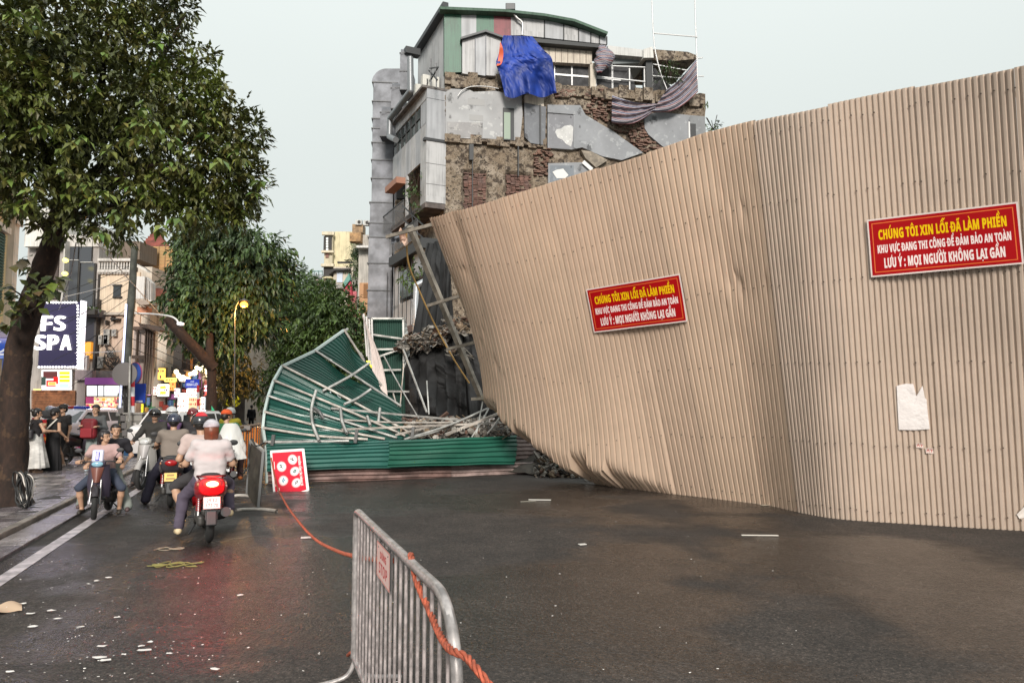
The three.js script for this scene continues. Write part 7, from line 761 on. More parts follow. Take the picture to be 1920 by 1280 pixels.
  if (o.cap) { const [c, vc] = o.cap; const q = new THREE.SphereGeometry(0.112, 22, 12, 0, 6.2832, 0, 1.62).scale(0.95, 0.95, 1.08).applyMatrix4(new THREE.Matrix4().makeBasis(hr, hu, hf.clone().negate()).setPosition(H(0, 0.045, -0.008))); const hm = put(q, 'cap', cloth(c)); const v = new THREE.CylinderGeometry(0.1, 0.105, 0.009, 20, 1, false, -1.25, 2.5).scale(0.95, 1, 1.75).applyMatrix4(new THREE.Matrix4().makeBasis(hr, hu.clone().addScaledVector(hf, 0.2).normalize(), hf).setPosition(H(0, 0.046, 0.02))); put(v, 'visor', cloth(vc || c), hm); }
  t.userData.H = undefined; delete t.userData.H; return t;
}
function stand(o = {}) { const h = o.h || 1, q = (x, y, z) => V(x * (o.w || 1), y * h, z); const st = o.stride || 0; const J = { pel: q(0, 0.92, 0), chest: q(0, 1.25, o.lean ? -o.lean : 0), neck: q(0, 1.4, o.lean ? -o.lean : 0), head: q(0, 1.55, (o.lean ? -o.lean : 0) - 0.02), shL: q(-0.175, 1.34, 0), shR: q(0.175, 1.34, 0), hpL: q(-0.085, 0.88, 0), hpR: q(0.085, 0.88, 0), anL: q(-0.1, 0.075, -st), anR: q(0.1, 0.075, st) }; J.toL = J.anL.clone().add(V(-0.02, -0.04, -0.13)); J.toR = J.anR.clone().add(V(0.02, -0.04, -0.13)); J.knL = ik(J.hpL, J.anL, 0.42 * h, 0.42 * h, V(0, 0, -1))[0]; J.knR = ik(J.hpR, J.anR, 0.42 * h, 0.42 * h, V(0, 0, -1))[0]; const hl = o.handL || V(-0.25, 0.82 * h, -0.06), hrr = o.handR || V(0.25, 0.82 * h, -0.06);[J.elL, J.wrL] = ik(J.shL, hl, 0.29 * h, 0.25 * h, V(-0.4, -0.5, 0.8));[J.elR, J.wrR] = ik(J.shR, hrr, 0.29 * h, 0.25 * h, V(0.4, -0.5, 0.8)); J.face = o.face || V(0, -0.05, -1); return J; }
function seated(o = {}) { const z = o.z || 0, y = o.y || 0.86, ln = o.lean ?? 0.08, tw = o.sway || 0; const J = { pel: V(0, y, z), chest: V(tw, y + 0.36, z - ln), neck: V(tw, y + 0.5, z - ln * 1.25), head: V(tw * 1.2, y + 0.645, z - ln * 1.4 - 0.02), shL: V(-0.18 + tw, y + 0.44, z - ln), shR: V(0.18 + tw, y + 0.44, z - ln), hpL: V(-0.095, y - 0.02, z - 0.02), hpR: V(0.095, y - 0.02, z - 0.02) }; J.anL = o.footL || V(-0.14, 0.36, z - 0.42); J.anR = o.footR || V(0.14, 0.36, z - 0.42); J.toL = J.anL.clone().add(V(-0.02, -0.04, -0.13)); J.toR = J.anR.clone().add(V(0.02, -0.04, -0.13));[J.knL, J.anL] = ik(J.hpL, J.anL, 0.42, 0.42, o.kneeL || V(-0.25, 0.5, -1));[J.knR, J.anR] = ik(J.hpR, J.anR, 0.42, 0.42, o.kneeR || V(0.25, 0.5, -1)); J.toL = J.anL.clone().add(V(-0.02, -0.045, -0.13)); J.toR = J.anR.clone().add(V(0.02, -0.045, -0.13));[J.elL, J.wrL] = ik(J.shL, o.handL || V(-0.3, 1.02, -0.33), 0.29, 0.26, o.elbL || V(-0.45, -1, 0.35));[J.elR, J.wrR] = ik(J.shR, o.handR || V(0.3, 1.02, -0.33), 0.29, 0.26, o.elbR || V(0.45, -1, 0.35)); J.face = o.face || V(0, -0.08, -1); return J; }
// ---------------------------------------------------------------- motor scooters
function scooter(label, pos, ry, o = {}) {
  const t = thing('motor_scooter', label, 'motorbike', pos, o.group, ry); const add = (b, n, m, p = t) => { const g = b.geo(); const q = new THREE.Mesh(g, m); q.name = n; q.castShadow = q.receiveShadow = true; p.add(q); return q; };
  const paint = mat(o.paint || [0.4, 0.012, 0.015], { r: 0.3, coat: 0.7 }), trim = mat(o.trim || [0.03, 0.03, 0.032], { r: 0.5 }), rub = mat([0.018, 0.018, 0.018], { r: 0.8, bump: TG, bs: 0.003 }), steel = mat([0.35, 0.35, 0.36], { r: 0.35, m: 0.7 }), blk = mat([0.025, 0.025, 0.027], { r: 0.55 });
  const zr = 0.62, zf = -0.66, R = 0.285;
  for (const z of [zr, zf]) { const w = z === zf && o.steer ? o.steer : 0; const b = new MB(); b.add(new THREE.TorusGeometry(R - 0.05, 0.052, 10, 32), M4(V(0, R, z), Math.PI / 2 + w)); const ty = add(b, 'wheel', rub); const r = new MB(); r.add(new THREE.TorusGeometry(R - 0.095, 0.018, 6, 28), M4(V(0, R, z), Math.PI / 2 + w)); r.add(new THREE.CylinderGeometry(0.05, 0.05, 0.1, 12), M4(V(0, R, z), 0, 0, Math.PI / 2)); for (let k = 0; k < 5; k++) { const a = k * 1.2566; r.bar(V(0, R, z), V(0, R + Math.cos(a) * (R - 0.1), z + Math.sin(a) * (R - 0.1)), 0.028, 0.02); } add(r, 'rim', steel, ty); }
  const loft = (rows, n = 18) => { const b = new MB(); b.grid((u, v) => { const f = v * (rows.length - 1), i = Math.min(rows.length - 2, Math.floor(f)), q = f - i, s = rows[i].map((x, k) => lerp(x, rows[i + 1][k], q * q * (3 - 2 * q) * 0.5 + q * 0.5)); const a = u * 6.2832, c = Math.cos(a), d = Math.sin(a), e = 0.75; return V(Math.sign(c) * Math.pow(Math.abs(c), e) * s[2], s[1] + Math.sign(d) * Math.pow(Math.abs(d), e) * s[3], s[0]); }, n, (rows.length - 1) * 4); return b; };
  add(loft([[-0.12, 0.62, 0.09, 0.1], [0.05, 0.63, 0.14, 0.14], [0.4, 0.67, 0.2, 0.17], [0.72, 0.71, 0.2, 0.155], [0.92, 0.745, 0.16, 0.12], [0.985, 0.77, 0.02, 0.03]]), 'tail_cover', paint);
  add(loft([[-0.22, 0.775, 0.03, 0.02], [-0.14, 0.78, 0.11, 0.05], [0.2, 0.795, 0.135, 0.05], [0.5, 0.84, 0.13, 0.05], [0.68, 0.855, 0.1, 0.045], [0.74, 0.855, 0.02, 0.02]]), 'seat', mat([0.022, 0.021, 0.022], { r: 0.6 }));
  { const b = new MB(); b.path([V(-0.15, 0.83, 0.5), V(-0.17, 0.87, 0.75), V(-0.1, 0.88, 0.92), V(0.1, 0.88, 0.92), V(0.17, 0.87, 0.75), V(0.15, 0.83, 0.5)], 0.014, 30, 6); add(b, 'grab_rail', trim); }
  { const b = new MB(); b.add(new THREE.SphereGeometry(0.1, 16, 10).scale(1.0, 0.55, 0.42), M4(V(0, 0.785, 0.965))); add(b, 'tail_light', o.lit ? glow([1, 0.03, 0.02], 1.0) : mat([0.3, 0.01, 0.012], { r: 0.15 })); if (o.lit) { const c = new MB(); c.add(new THREE.SphereGeometry(0.075, 14, 8).scale(1.0, 0.5, 0.3), M4(V(0, 0.785, 1.0))); add(c, 'tail_light_bulb', glow([1, 0.72, 0.35], 1.4)); } }
  for (const x of [-0.15, 0.15]) { const b = new MB(); b.sphere(V(x, 0.775, 0.87), 0.04, V(0.8, 0.6, 1)); add(b, 'indicator', mat([0.5, 0.22, 0.12], { r: 0.2 })); }
  { const b = new MB(); b.add(new RoundedBoxGeometry(0.15, 0.36, 0.03, 2, 0.012), M4(V(0, 0.5, 0.93), 0, -0.35)); b.add(new RoundedBoxGeometry(0.13, 0.2, 0.05, 2, 0.02), M4(V(0, 0.36, 0.985), 0, -0.3)); add(b, 'mudguard', blk); }
  if (o.plate !== false) { const tx = ctex(190, 140, (g, w, h) => { g.fillStyle = o.plate === 'yellow' ? '#e8c24a' : '#eef0f0'; g.fillRect(0, 0, w, h); g.strokeStyle = '#555'; g.lineWidth = 4; g.strokeRect(4, 4, w - 8, h - 8); g.fillStyle = o.plate === 'yellow' ? '#a07820' : '#3a3d44'; if (o.plate === 'yellow') { g.fillRect(40, 24, 110, 34); g.fillRect(26, 80, 136, 36); } else { fitText(g, '29-E2', 34, 62, 124, 42); fitText(g, '172.70', 24, 122, 144, 42); } }); const b = new MB(); const Q = (x, y, z) => V(x, y, z).applyMatrix4(M4(V(0, 0.545, 0.965), 0, -0.3)); b.quad(Q(-0.1, -0.075, 0.012), Q(0.1, -0.075, 0.012), Q(0.1, 0.075, 0.012), Q(-0.1, 0.075, 0.012), true); add(b, 'number_plate', mat([0.85, 0.85, 0.85], { map: tx, r: 0.4 })); }
  { const b = new MB(); b.rbox(-0.09, 0.33, 0.3, 0.16, 0.22, 0.5, 0.06); b.rbox(-0.11, 0.29, 0.58, 0.1, 0.15, 0.3, 0.05); b.add(new THREE.CylinderGeometry(0.1, 0.1, 0.1, 18), M4(V(-0.13, 0.3, 0.24), 0, 0, Math.PI / 2)); add(b, 'engine', mat([0.1, 0.095, 0.09], { r: 0.5, m: 0.4, map: TB1 })); }
  { const b = new MB(); b.path([V(0.05, 0.25, 0.0), V(0.14, 0.24, 0.2), V(0.165, 0.31, 0.42)], 0.022, 14, 8); b.tube(V(0.165, 0.31, 0.4), V(0.175, 0.42, 0.93), 0.055, 14, 0.062); add(b, 'exhaust', blk); const c = new MB(); c.tube(V(0.215, 0.37, 0.5), V(0.222, 0.43, 0.8), 0.022, 8); add(c, 'heat_shield', steel); }
  for (const x of [-0.14, 0.13]) { const b = new MB(); b.tube(V(x, 0.34, 0.62), V(x * 0.95, 0.68, 0.52), 0.018, 8); add(b, 'shock_absorber', steel); const c = new MB(); const pts = []; for (let k = 0; k <= 60; k++) { const v = k / 60, a = v * 50; pts.push(V(lerp(x, x * 0.95, 0.2 + v * 0.6) + Math.cos(a) * 0.03, lerp(0.34, 0.68, 0.2 + v * 0.6), lerp(0.62, 0.52, 0.2 + v * 0.6) + Math.sin(a) * 0.03)); } c.path(pts, 0.006, 160, 4); add(c, 'spring', mat([0.4, 0.02, 0.02], { r: 0.4 })); }
  { const b = new MB(); b.rbox(0, 0.36, -0.22, 0.28, 0.07, 0.5, 0.03); b.rbox(0, 0.5, -0.12, 0.14, 0.3, 0.2, 0.06); add(b, 'footboard', trim); const s = new MB(); s.grid((u, v) => { const a = (u - 0.5) * 2; return V(a * lerp(0.2, 0.15, Math.abs(v - 0.4)), lerp(0.36, 0.97, v), -0.42 - 0.13 * v * 0.6 + a * a * 0.13 - 0.02 * Math.sin(v * 3)); }, 16, 12); s.grid((u, v) => { const a = (u - 0.5) * 2; return V(a * lerp(0.19, 0.14, Math.abs(v - 0.4)), lerp(0.37, 0.96, v), -0.50 - 0.13 * v * 0.5 + a * a * 0.17 - 0.03 * Math.sin(v * 3)); }, 16, 12); add(s, 'leg_shield', mat(o.shield || o.paint || [0.4, 0.012, 0.015], { r: 0.3, coat: 0.6 })); }
  { const b = new MB(); b.rbox(0, 1.0, -0.47, 0.26, 0.13, 0.17, 0.055); b.rbox(0, 1.06, -0.44, 0.16, 0.05, 0.12, 0.02); add(b, 'headset', mat(o.shield || o.paint || [0.4, 0.012, 0.015], { r: 0.3, coat: 0.6 })); const h = new MB(); h.path([V(-0.36, 1.0, -0.33), V(-0.2, 1.03, -0.44), V(0.2, 1.03, -0.44), V(0.36, 1.0, -0.33)], 0.013, 24, 6); const hb = add(h, 'handlebar', blk); for (const x of [-1, 1]) { const g = new MB(); g.tube(V(x * 0.26, 1.018, -0.4), V(x * 0.37, 0.998, -0.325), 0.02, 10); add(g, 'grip', rub, hb); const m = new MB(); m.path([V(x * 0.24, 1.03, -0.42), V(x * 0.28, 1.14, -0.43), V(x * 0.33, 1.21, -0.42)], 0.007, 10, 5); add(m, 'mirror_stem', blk, hb); const d = new MB(); d.add(new THREE.SphereGeometry(0.06, 14, 10).scale(1.1, 0.7, 0.22), M4(V(x * 0.345, 1.235, -0.42))); add(d, 'mirror', blk, hb); }
    const l = new MB(); l.add(new THREE.SphereGeometry(0.085, 16, 10).scale(1.15, 0.62, 0.4), M4(V(0, 0.99, -0.555))); add(l, 'headlight', mat(o.lens || [0.5, 0.5, 0.5], { r: 0.1 })); const q = new MB(); q.grid((u, v) => { const a = (u - 0.5) * 2; return V(a * 0.11 * (1 - v * 0.55), lerp(0.93, 0.66, v), -0.585 + 0.05 * a * a - 0.04 * v); }, 8, 6); add(q, 'front_panel', mat(o.front || [0.05, 0.05, 0.055], { r: 0.3, coat: 0.5 })); }
  { const b = new MB(); const g = new THREE.TorusGeometry(R + 0.005, 0.065, 8, 16, 2.2); b.add(g, M4(V(0, R, zf), Math.PI / 2 + (o.steer || 0), 0, 0.5)); add(b, 'front_mudguard', mat(o.fender || o.paint || [0.4, 0.012, 0.015], { r: 0.35 })); const f = new MB(); for (const x of [-0.085, 0.085]) f.tube(V(x, R, zf), V(x * 0.8, 0.72, -0.52), 0.018, 8); add(f, 'fork', steel); const d = new MB(); d.add(new THREE.CylinderGeometry(0.1, 0.1, 0.006, 20), M4(V(-0.06, R, zf), 0, 0, Math.PI / 2)); add(d, 'brake_disc', steel); }
  { const b = new MB(); b.tube(V(-0.12, 0.24, 0.15), V(-0.24, 0.07, 0.3), 0.012, 6); add(b, 'kickstand', blk); const c = new MB(); for (const x of [-1, 1]) c.tube(V(x * 0.1, 0.3, 0.32), V(x * 0.25, 0.31, 0.34), 0.014, 6); add(c, 'footrest', blk); }
  return t;
}
const R_ = d => -d * Math.PI / 180; // compass heading (0 straight ahead, clockwise) to rotation
const onBike = (b, v) => b.localToWorld(v.clone());
// 1: red scooter with lit tail lamp, two riders
{
  const h = R_(-25), c = G(391, 1016), fwd = V(-Math.sin(h), 0, -Math.cos(h)), pos = c.clone().addScaledVector(fwd, 0.62); const b = scooter('red motor scooter with a glowing tail lamp and white number plate, nearest of the bikes', pos, h, { lit: true, paint: [0.42, 0.006, 0.012], trim: [0.09, 0.015, 0.018] });
  const tl = new THREE.PointLight(new THREE.Color(1, 0.06, 0.04), 0.7); tl.position.copy(onBike(b, V(0, 0.785, 1.08))); scene.add(tl);
  person('driver of the red scooter in pale pink shirt and red patched dark helmet', { pos, ry: h, pose: seated({ z: -0.02, y: 0.87, sway: -0.1, lean: 0.08, footL: V(-0.3, 0.3, -0.02), footR: V(0.2, 0.38, -0.3), handL: V(-0.33, 1.0, -0.34), handR: V(0.33, 1.0, -0.34), kneeL: V(-0.9, 0.3, -0.7) }), shirt: [0.76, 0.6, 0.56], trousers: [0.06, 0.055, 0.06], tlen: 0, shoe: [0.025, 0.022, 0.022], helmet: [[0.02, 0.02, 0.024]], patch: [[0.55, 0.02, 0.03], [0.9, 1.5, 0.35, 0.7]], hair: [[0.015, 0.012, 0.01], 'short'], build: 1.06, cell: 0.017, skin: SKIN });
  person('passenger on the red scooter in a white shirt, pale cap and mauve jeans', { pos, ry: h, pose: seated({ z: 0.38, y: 0.8, lean: 0.03, footL: V(-0.36, 0.12, 0.12), footR: V(0.28, 0.33, 0.2), kneeL: V(-0.55, 0.2, -0.9), handL: V(-0.33, 0.98, 0.0), handR: V(0.28, 0.95, 0.02), face: V(-0.02, -0.05, -1) }), shirt: [0.8, 0.72, 0.72], trousers: [0.13, 0.105, 0.155], tlen: 0.9, shoe: [0.6, 0.48, 0.3], cap: [[0.58, 0.55, 0.6], [0.5, 0.48, 0.52]], hair: [[0.14, 0.05, 0.025], 'bob'], build: 1.12, cell: 0.016 });
}
// 2: dark scooter with yellow plate, rider in taupe
{
  const h = R_(-23), c = G(318, 950), fwd = V(-Math.sin(h), 0, -Math.cos(h)), pos = c.clone().addScaledVector(fwd, 0.62); scooter('dark scooter with a yellow number plate ridden by a person in a taupe shirt', pos, h, { paint: [0.035, 0.03, 0.035], plate: 'yellow' });
  person('rider in a taupe shirt and dark blue helmet seen from behind', { pos, ry: h, pose: seated({ z: 0.15, y: 0.82, lean: 0.03, footL: V(-0.42, 0.08, -0.02), footR: V(0.34, 0.1, 0.0), kneeL: V(-0.6, 0.3, -0.8), kneeR: V(0.6, 0.3, -0.8) }), shirt: [0.32, 0.265, 0.225], trousers: [0.02, 0.018, 0.04], flare: 0.02, shoe: [0.35, 0.25, 0.2], helmet: [[0.03, 0.035, 0.06]], hair: [[0.012, 0.01, 0.01], 'short'], build: 1.1 });
}
// 3: small scooter coming towards us with two riders
{
  const a = G(200, 958), f = G(172, 976), dir = f.clone().sub(a).normalize(), h = Math.atan2(-dir.x, -dir.z), pos = f.clone().addScaledVector(dir, -0.66); scooter('small scooter with brown front and white shield riding on the pavement edge', pos, h, { paint: [0.07, 0.03, 0.025], shield: [0.06, 0.05, 0.08], front: [0.16, 0.055, 0.04], lens: [0.22, 0.4, 0.5], fender: [0.03, 0.025, 0.03], plate: false, steer: 0.2 }).scale.setScalar(0.86);
  { const q = new MB(); q.rbox(0, 0, 0, 0.17, 0.2, 0.06, 0.03); q.g[0].applyMatrix4(M4(pos.clone().add(V(0, 0.98, 0)).addScaledVector(dir, 0.46), h, 0.2)); tag(q.build('front_shield', mat([0.5, 0.5, 0.62], { r: 0.25 })), 'white and blue number shield on the front of the small scooter', 'shield'); const w = new MB(); w.rbox(0, 0, 0, 0.06, 0.14, 0.02, 0.01); w.g[0].applyMatrix4(M4(pos.clone().add(V(0, 0.98, 0)).addScaledVector(dir, 0.5), h, 0.2)); w.build('stripe', mat([0.04, 0.04, 0.5], { r: 0.3 }), scene.children[scene.children.length - 1]); }
  person('rider in a pale pink top glancing sideways on the small scooter', { pos, ry: h, scale: 0.87, pose: seated({ z: 0.06, y: 0.8, lean: 0.05, footL: V(-0.3, 0.1, -0.05), footR: V(0.32, 0.12, -0.05), handL: V(-0.33, 1.02, -0.34), handR: V(0.33, 1.02, -0.34), face: V(-0.92, -0.02, -0.42), kneeL: V(-0.8, 0.4, -0.8), kneeR: V(0.8, 0.4, -0.8) }), shirt: [0.68, 0.45, 0.43], sleeve: 0.55, trousers: [0.06, 0.075, 0.12], tlen: 0, hair: [[0.016, 0.012, 0.014], 'tail'], shoe: [0.03, 0.025, 0.02], build: 1.05, cell: 0.017 });
  person('passenger in a dark top and pale wide trousers behind the rider in pink', { pos, ry: h, scale: 0.9, pose: seated({ z: 0.42, y: 0.85, lean: 0.02, footL: V(-0.4, 0.12, 0.1), footR: V(0.36, 0.2, 0.12), handL: V(-0.3, 0.9, 0.25), handR: V(0.3, 0.9, 0.25), sway: -0.09, face: V(-0.3, -0.03, -1) }), shirt: [0.02, 0.018, 0.026], trousers: [0.33, 0.36, 0.33], flare: 0.03, tlen: 1, shoe: [0.08, 0.05, 0.05], hair: [[0.014, 0.011, 0.01], 'short'], cell: 0.019 });
}
// 4: pale scooter coming towards us, two riders
{
  const pos = G(283, 912), h = R_(172); scooter('pale grey scooter facing this way beside the electric cabinet', pos, h, { paint: [0.36, 0.35, 0.33], shield: [0.36, 0.35, 0.33], front: [0.42, 0.4, 0.4], fender: [0.35, 0.33, 0.32], plate: false });
  person('rider in a dark grey jacket and black cap on the pale scooter', { pos, ry: h, pose: seated({ z: 0.1, y: 0.9, lean: 0.02, face: V(-0.2, -0.05, -1), footL: V(-0.34, 0.1, -0.1), footR: V(0.34, 0.1, -0.1) }), shirt: [0.06, 0.055, 0.05], sleeve: 1.9, trousers: [0.03, 0.03, 0.035], shoe: [0.05, 0.04, 0.04], helmet: [[0.02, 0.018, 0.018], [0.02, 0.018, 0.018]], skin: SKIN2, build: 1.05 });
  person('passenger in a white helmet and purple jacket peeking from behind the dark jacket', { pos, ry: h, pose: seated({ z: 0.48, y: 0.93, lean: 0.02, sway: -0.2, face: V(-0.5, -0.05, -1), handL: V(-0.2, 0.9, 0.3), handR: V(0.2, 0.9, 0.3) }), shirt: [0.2, 0.1, 0.24], sleeve: 1.9, trousers: [0.03, 0.03, 0.035], shoe: [0.05, 0.04, 0.04], helmet: [[0.6, 0.6, 0.6]], cell: 0.02 });
}
// 5: rider with orange cap and white rain cape; 6: yellow raincoat; 7: maroon helmet
{
  const h = R_(-20), pos = G(420, 920); scooter('dark red scooter under the rider in the white rain cape', pos, h, { paint: [0.22, 0.01, 0.015] });
  person('rider in an orange cap and green vest with a white rain cape', { pos, ry: h, pose: seated({ z: 0.12, y: 0.9, lean: 0.06, face: V(0.75, -0.05, -0.6), footR: V(0.3, 0.3, 0.1), footL: V(-0.2, 0.36, -0.2) }), shirt: [0.02, 0.16, 0.06], sleeve: 0.7, trousers: [0.06, 0.02, 0.02], shoe: [0.45, 0.13, 0.03], cap: [[0.72, 0.1, 0.02], [0.75, 0.2, 0.04]], hair: [[0.015, 0.012, 0.01], 'short'] });
  const cape = new MB(); cape.grid((u, v) => { const a = lerp(-1.2, 1.5, u), r = 0.1 + 0.17 * Math.sqrt(v) + 0.1 * v + 0.22 * v * (fb(u * 4, v * 2, 3, 4) - 0.5); return V(0.08 + Math.sin(a) * r, 1.4 - v * (0.8 + 0.25 * (n3(u * 3, 1, 2) - 0.5)), 0.14 + Math.cos(a) * r * 0.9 + 0.12 * v); }, 50, 30); const cg = cape.geo(); cg.applyMatrix4(M4(pos, h)); const cm = new MB(); cm.g = [cg]; tag(cm.build('rain_cape', mat([0.72, 0.72, 0.7], { r: 0.35, trans: 0.25 })), 'translucent white plastic rain cape worn by the rider in the orange cap', 'rain cape');
  const p6 = G(428, 885), h6 = R_(-16); scooter('black scooter under the rider in the yellow raincoat', p6, h6, { paint: [0.03, 0.03, 0.03] });
  person('rider in a yellow raincoat and white helmet ahead of the rain cape', { pos: p6, ry: h6, pose: seated({ z: 0.12, y: 0.9, lean: 0.06, face: V(0.6, -0.05, -0.8) }), shirt: [0.7, 0.6, 0.05], sleeve: 1.8, long: 0.2, trousers: [0.5, 0.45, 0.06], shoe: [0.05, 0.05, 0.05], helmet: [[0.62, 0.62, 0.6]], build: 1.12, cell: 0.021 });
  const p7 = G(356, 905), h7 = R_(-20); scooter('dark scooter mostly hidden behind the driver in pale pink', p7, h7, { paint: [0.05, 0.01, 0.012] });
  person('rider in a maroon helmet mostly hidden behind the driver in pale pink', { pos: p7, ry: h7, pose: seated({ z: 0.12, y: 0.9 }), shirt: [0.04, 0.035, 0.04], sleeve: 1.8, trousers: [0.04, 0.04, 0.05], shoe: [0.05, 0.05, 0.05], helmet: [[0.16, 0.015, 0.02]], cell: 0.021 });
}
// parked scooter beside the white police car
scooter('black parked scooter beside the man in black', G(150, 870, 0.1), R_(115), { paint: [0.03, 0.025, 0.03], shield: [0.08, 0.07, 0.09], front: [0.3, 0.3, 0.35], plate: false });
{ const q = new MB(); const p = P(152, 838, 22.2); q.rbox(p.x, p.y, p.z, 0.42, 0.1, 0.2, 0.05, 0.5, 0, 0.4); tag(q.build('pink_bag', mat([0.55, 0.05, 0.14], { r: 0.5 })), 'bright pink bag lying on the parked black scooter', 'bag'); }
// ---- pedestrians on the pavement
const on = (x, y) => G(x, y, 0.1);
{
  const p = on(62, 886); person('woman in a black top and long white skirt with her hair in a bun', { pos: p, ry: R_(35), grip: false, pose: stand({ h: 0.94, handL: V(-0.22, 1.0, -0.25), handR: V(0.28, 1.02, -0.3), face: V(0.3, -0.1, -1) }), shirt: [0.018, 0.015, 0.018], sleeve: 0, skirt: [[0.75, 0.73, 0.7], 0.84, 0.17, 0.36], shoe: [0.2, 0.13, 0.09], hair: [[0.012, 0.01, 0.01], 'bun'] });
  const b = new MB(); b.rbox(p.x - 0.05, 1.05, p.z + 0.3, 0.34, 0.24, 0.14, 0.05, 0.3); const o = b.build('shoulder_bag', mat([0.018, 0.016, 0.02], { r: 0.5 })); tag(o, 'black shoulder bag with long straps carried by the woman in the white skirt', 'bag'); const st = new MB(); st.path([V(p.x - 0.12, 1.12, p.z + 0.36), V(p.x + 0.05, 1.36, p.z + 0.1), V(p.x + 0.1, 1.3, p.z - 0.05)], 0.01, 16, 5); st.path([V(p.x - 0.1, 1.0, p.z + 0.37), V(p.x - 0.06, 0.7, p.z + 0.38), V(p.x - 0.2, 0.45, p.z + 0.36)], 0.012, 16, 5); st.build('strap', mat([0.018, 0.016, 0.02]), o);
  const p2 = on(96, 882); person('woman in a long black dress with bare shoulders and a dark cap', { pos: p2, ry: R_(20), grip: false, pose: stand({ h: 0.94, handL: V(-0.3, 0.8, -0.08), handR: V(0.26, 0.86, -0.12), face: V(0.2, -0.15, -1) }), shirt: [0.014, 0.013, 0.015], sleeve: 0, skirt: [[0.014, 0.013, 0.015], 0.96, 0.16, 0.24], shoe: [0.5, 0.46, 0.4], cap: [[0.02, 0.02, 0.022]], hair: [[0.012, 0.01, 0.01], 'short'] });
  const s = new MB(); s.path([V(p2.x + 0.16, 1.42, p2.z + 0.14), V(p2.x - 0.02, 1.2, p2.z + 0.2), V(p2.x - 0.24, 0.95, p2.z + 0.16)], 0.02, 20, 5); s.rbox(p2.x - 0.26, 0.88, p2.z + 0.12, 0.12, 0.2, 0.1, 0.03); tag(s.build('shoulder_bag', mat([0.6, 0.57, 0.52], { r: 0.6 })), 'white strapped bag slung across the woman in the black dress', 'bag');
  const pb = new MB(); pb.grid((u, v) => { const a = u * 6.283, r = (0.06 + 0.17 * Math.sin(Math.PI * Math.pow(v, 0.75))) * (1 + 0.1 * Math.sin(a * 5 + v * 7)); return V(p2.x - 0.34 + Math.cos(a) * r, 0.95 - v * 0.5, p2.z + 0.2 + Math.sin(a) * r * 0.6); }, 26, 18); tag(pb.build('plastic_bag', mat([0.62, 0.64, 0.72], { r: 0.3, trans: 0.35 })), 'white plastic carrier bag hanging beside the woman in the black dress', 'bag');
  person('man in a black t-shirt, shorts and cap walking towards the camera', { pos: on(113, 876), ry: R_(195), grip: false, pose: stand({ h: 1.0, stride: 0.18, handR: V(0.28, 0.9, -0.02), face: V(0.2, -0.05, -1) }), shirt: [0.018, 0.016, 0.017], trousers: [0.022, 0.02, 0.022], tlen: 0, shoe: [0.4, 0.3, 0.25], cap: [[0.02, 0.018, 0.018]], hair: [[0.012, 0.01, 0.01], 'short'] });
  const p4 = on(174, 882); person('man in a grey jacket and pale shorts wearing a red backpack on his chest', { pos: p4, ry: R_(172), grip: false, pose: stand({ h: 1.0, handL: V(-0.2, 1.12, -0.3), handR: V(0.22, 1.14, -0.3), face: V(0.1, -0.12, -1) }), shirt: [0.13, 0.135, 0.14], sleeve: 1.9, trousers: [0.3, 0.36, 0.35], tlen: 0.05, shoe: [0.5, 0.62, 0.7], hair: [[0.012, 0.01, 0.01], 'short'], skin: SKIN });
  const bp = new MB(); bp.rbox(p4.x + 0.0, 1.17, p4.z + 0.28, 0.4, 0.52, 0.22, 0.1); const bo = bp.build('backpack', mat([0.26, 0.012, 0.022], { r: 0.6, map: TB1 })); tag(bo, 'dark red backpack worn in front by the man in the grey jacket', 'backpack'); const bk = new MB(); bk.rbox(p4.x, 1.07, p4.z + 0.4, 0.3, 0.24, 0.06, 0.03); bk.build('pocket', mat([0.22, 0.01, 0.018], { r: 0.6 }), bo);
  person('person in a maroon jacket standing half hidden behind the big tree trunk', { pos: on(6, 884), ry: R_(20), grip: false, pose: stand({ h: 1.03 }), shirt: [0.11, 0.012, 0.016], sleeve: 1.9, trousers: [0.03, 0.03, 0.035], shoe: [0.05, 0.05, 0.05], hair: [[0.012, 0.01, 0.01], 'short'], cell: 0.021 });
  const hc = thing('hand_cart', 'loaded hand cart with a grey cover behind the woman in the white skirt', 'cart', on(78, 872)); const q = hc.position; new MB().rbox(q.x, 0.55, q.z - 0.4, 0.9, 0.5, 0.7, 0.04).build('box', mat([0.12, 0.1, 0.09], { map: TB1 }), hc); new MB().rbox(q.x + 0.05, 1.52, q.z - 0.3, 0.5, 0.24, 0.4, 0.08, 0, 0, 0.06).build('cover', cloth([0.1, 0.1, 0.11]), hc); new MB().bar(V(q.x - 0.35, 0.8, q.z - 0.3), V(q.x - 0.35, 1.5, q.z - 0.3), 0.04).build('post', M_pipeD, hc); new MB().bar(V(q.x + 0.35, 0.8, q.z - 0.3), V(q.x + 0.35, 1.5, q.z - 0.3), 0.04).build('post', M_pipeD, hc); for (const x of [-0.42, 0.42]) { const w = new MB(); w.add(new THREE.TorusGeometry(0.24, 0.035, 8, 24), M4(V(q.x + x, 0.38, q.z - 0.4), Math.PI / 2)); w.build('wheel', M_pipeD, hc); }
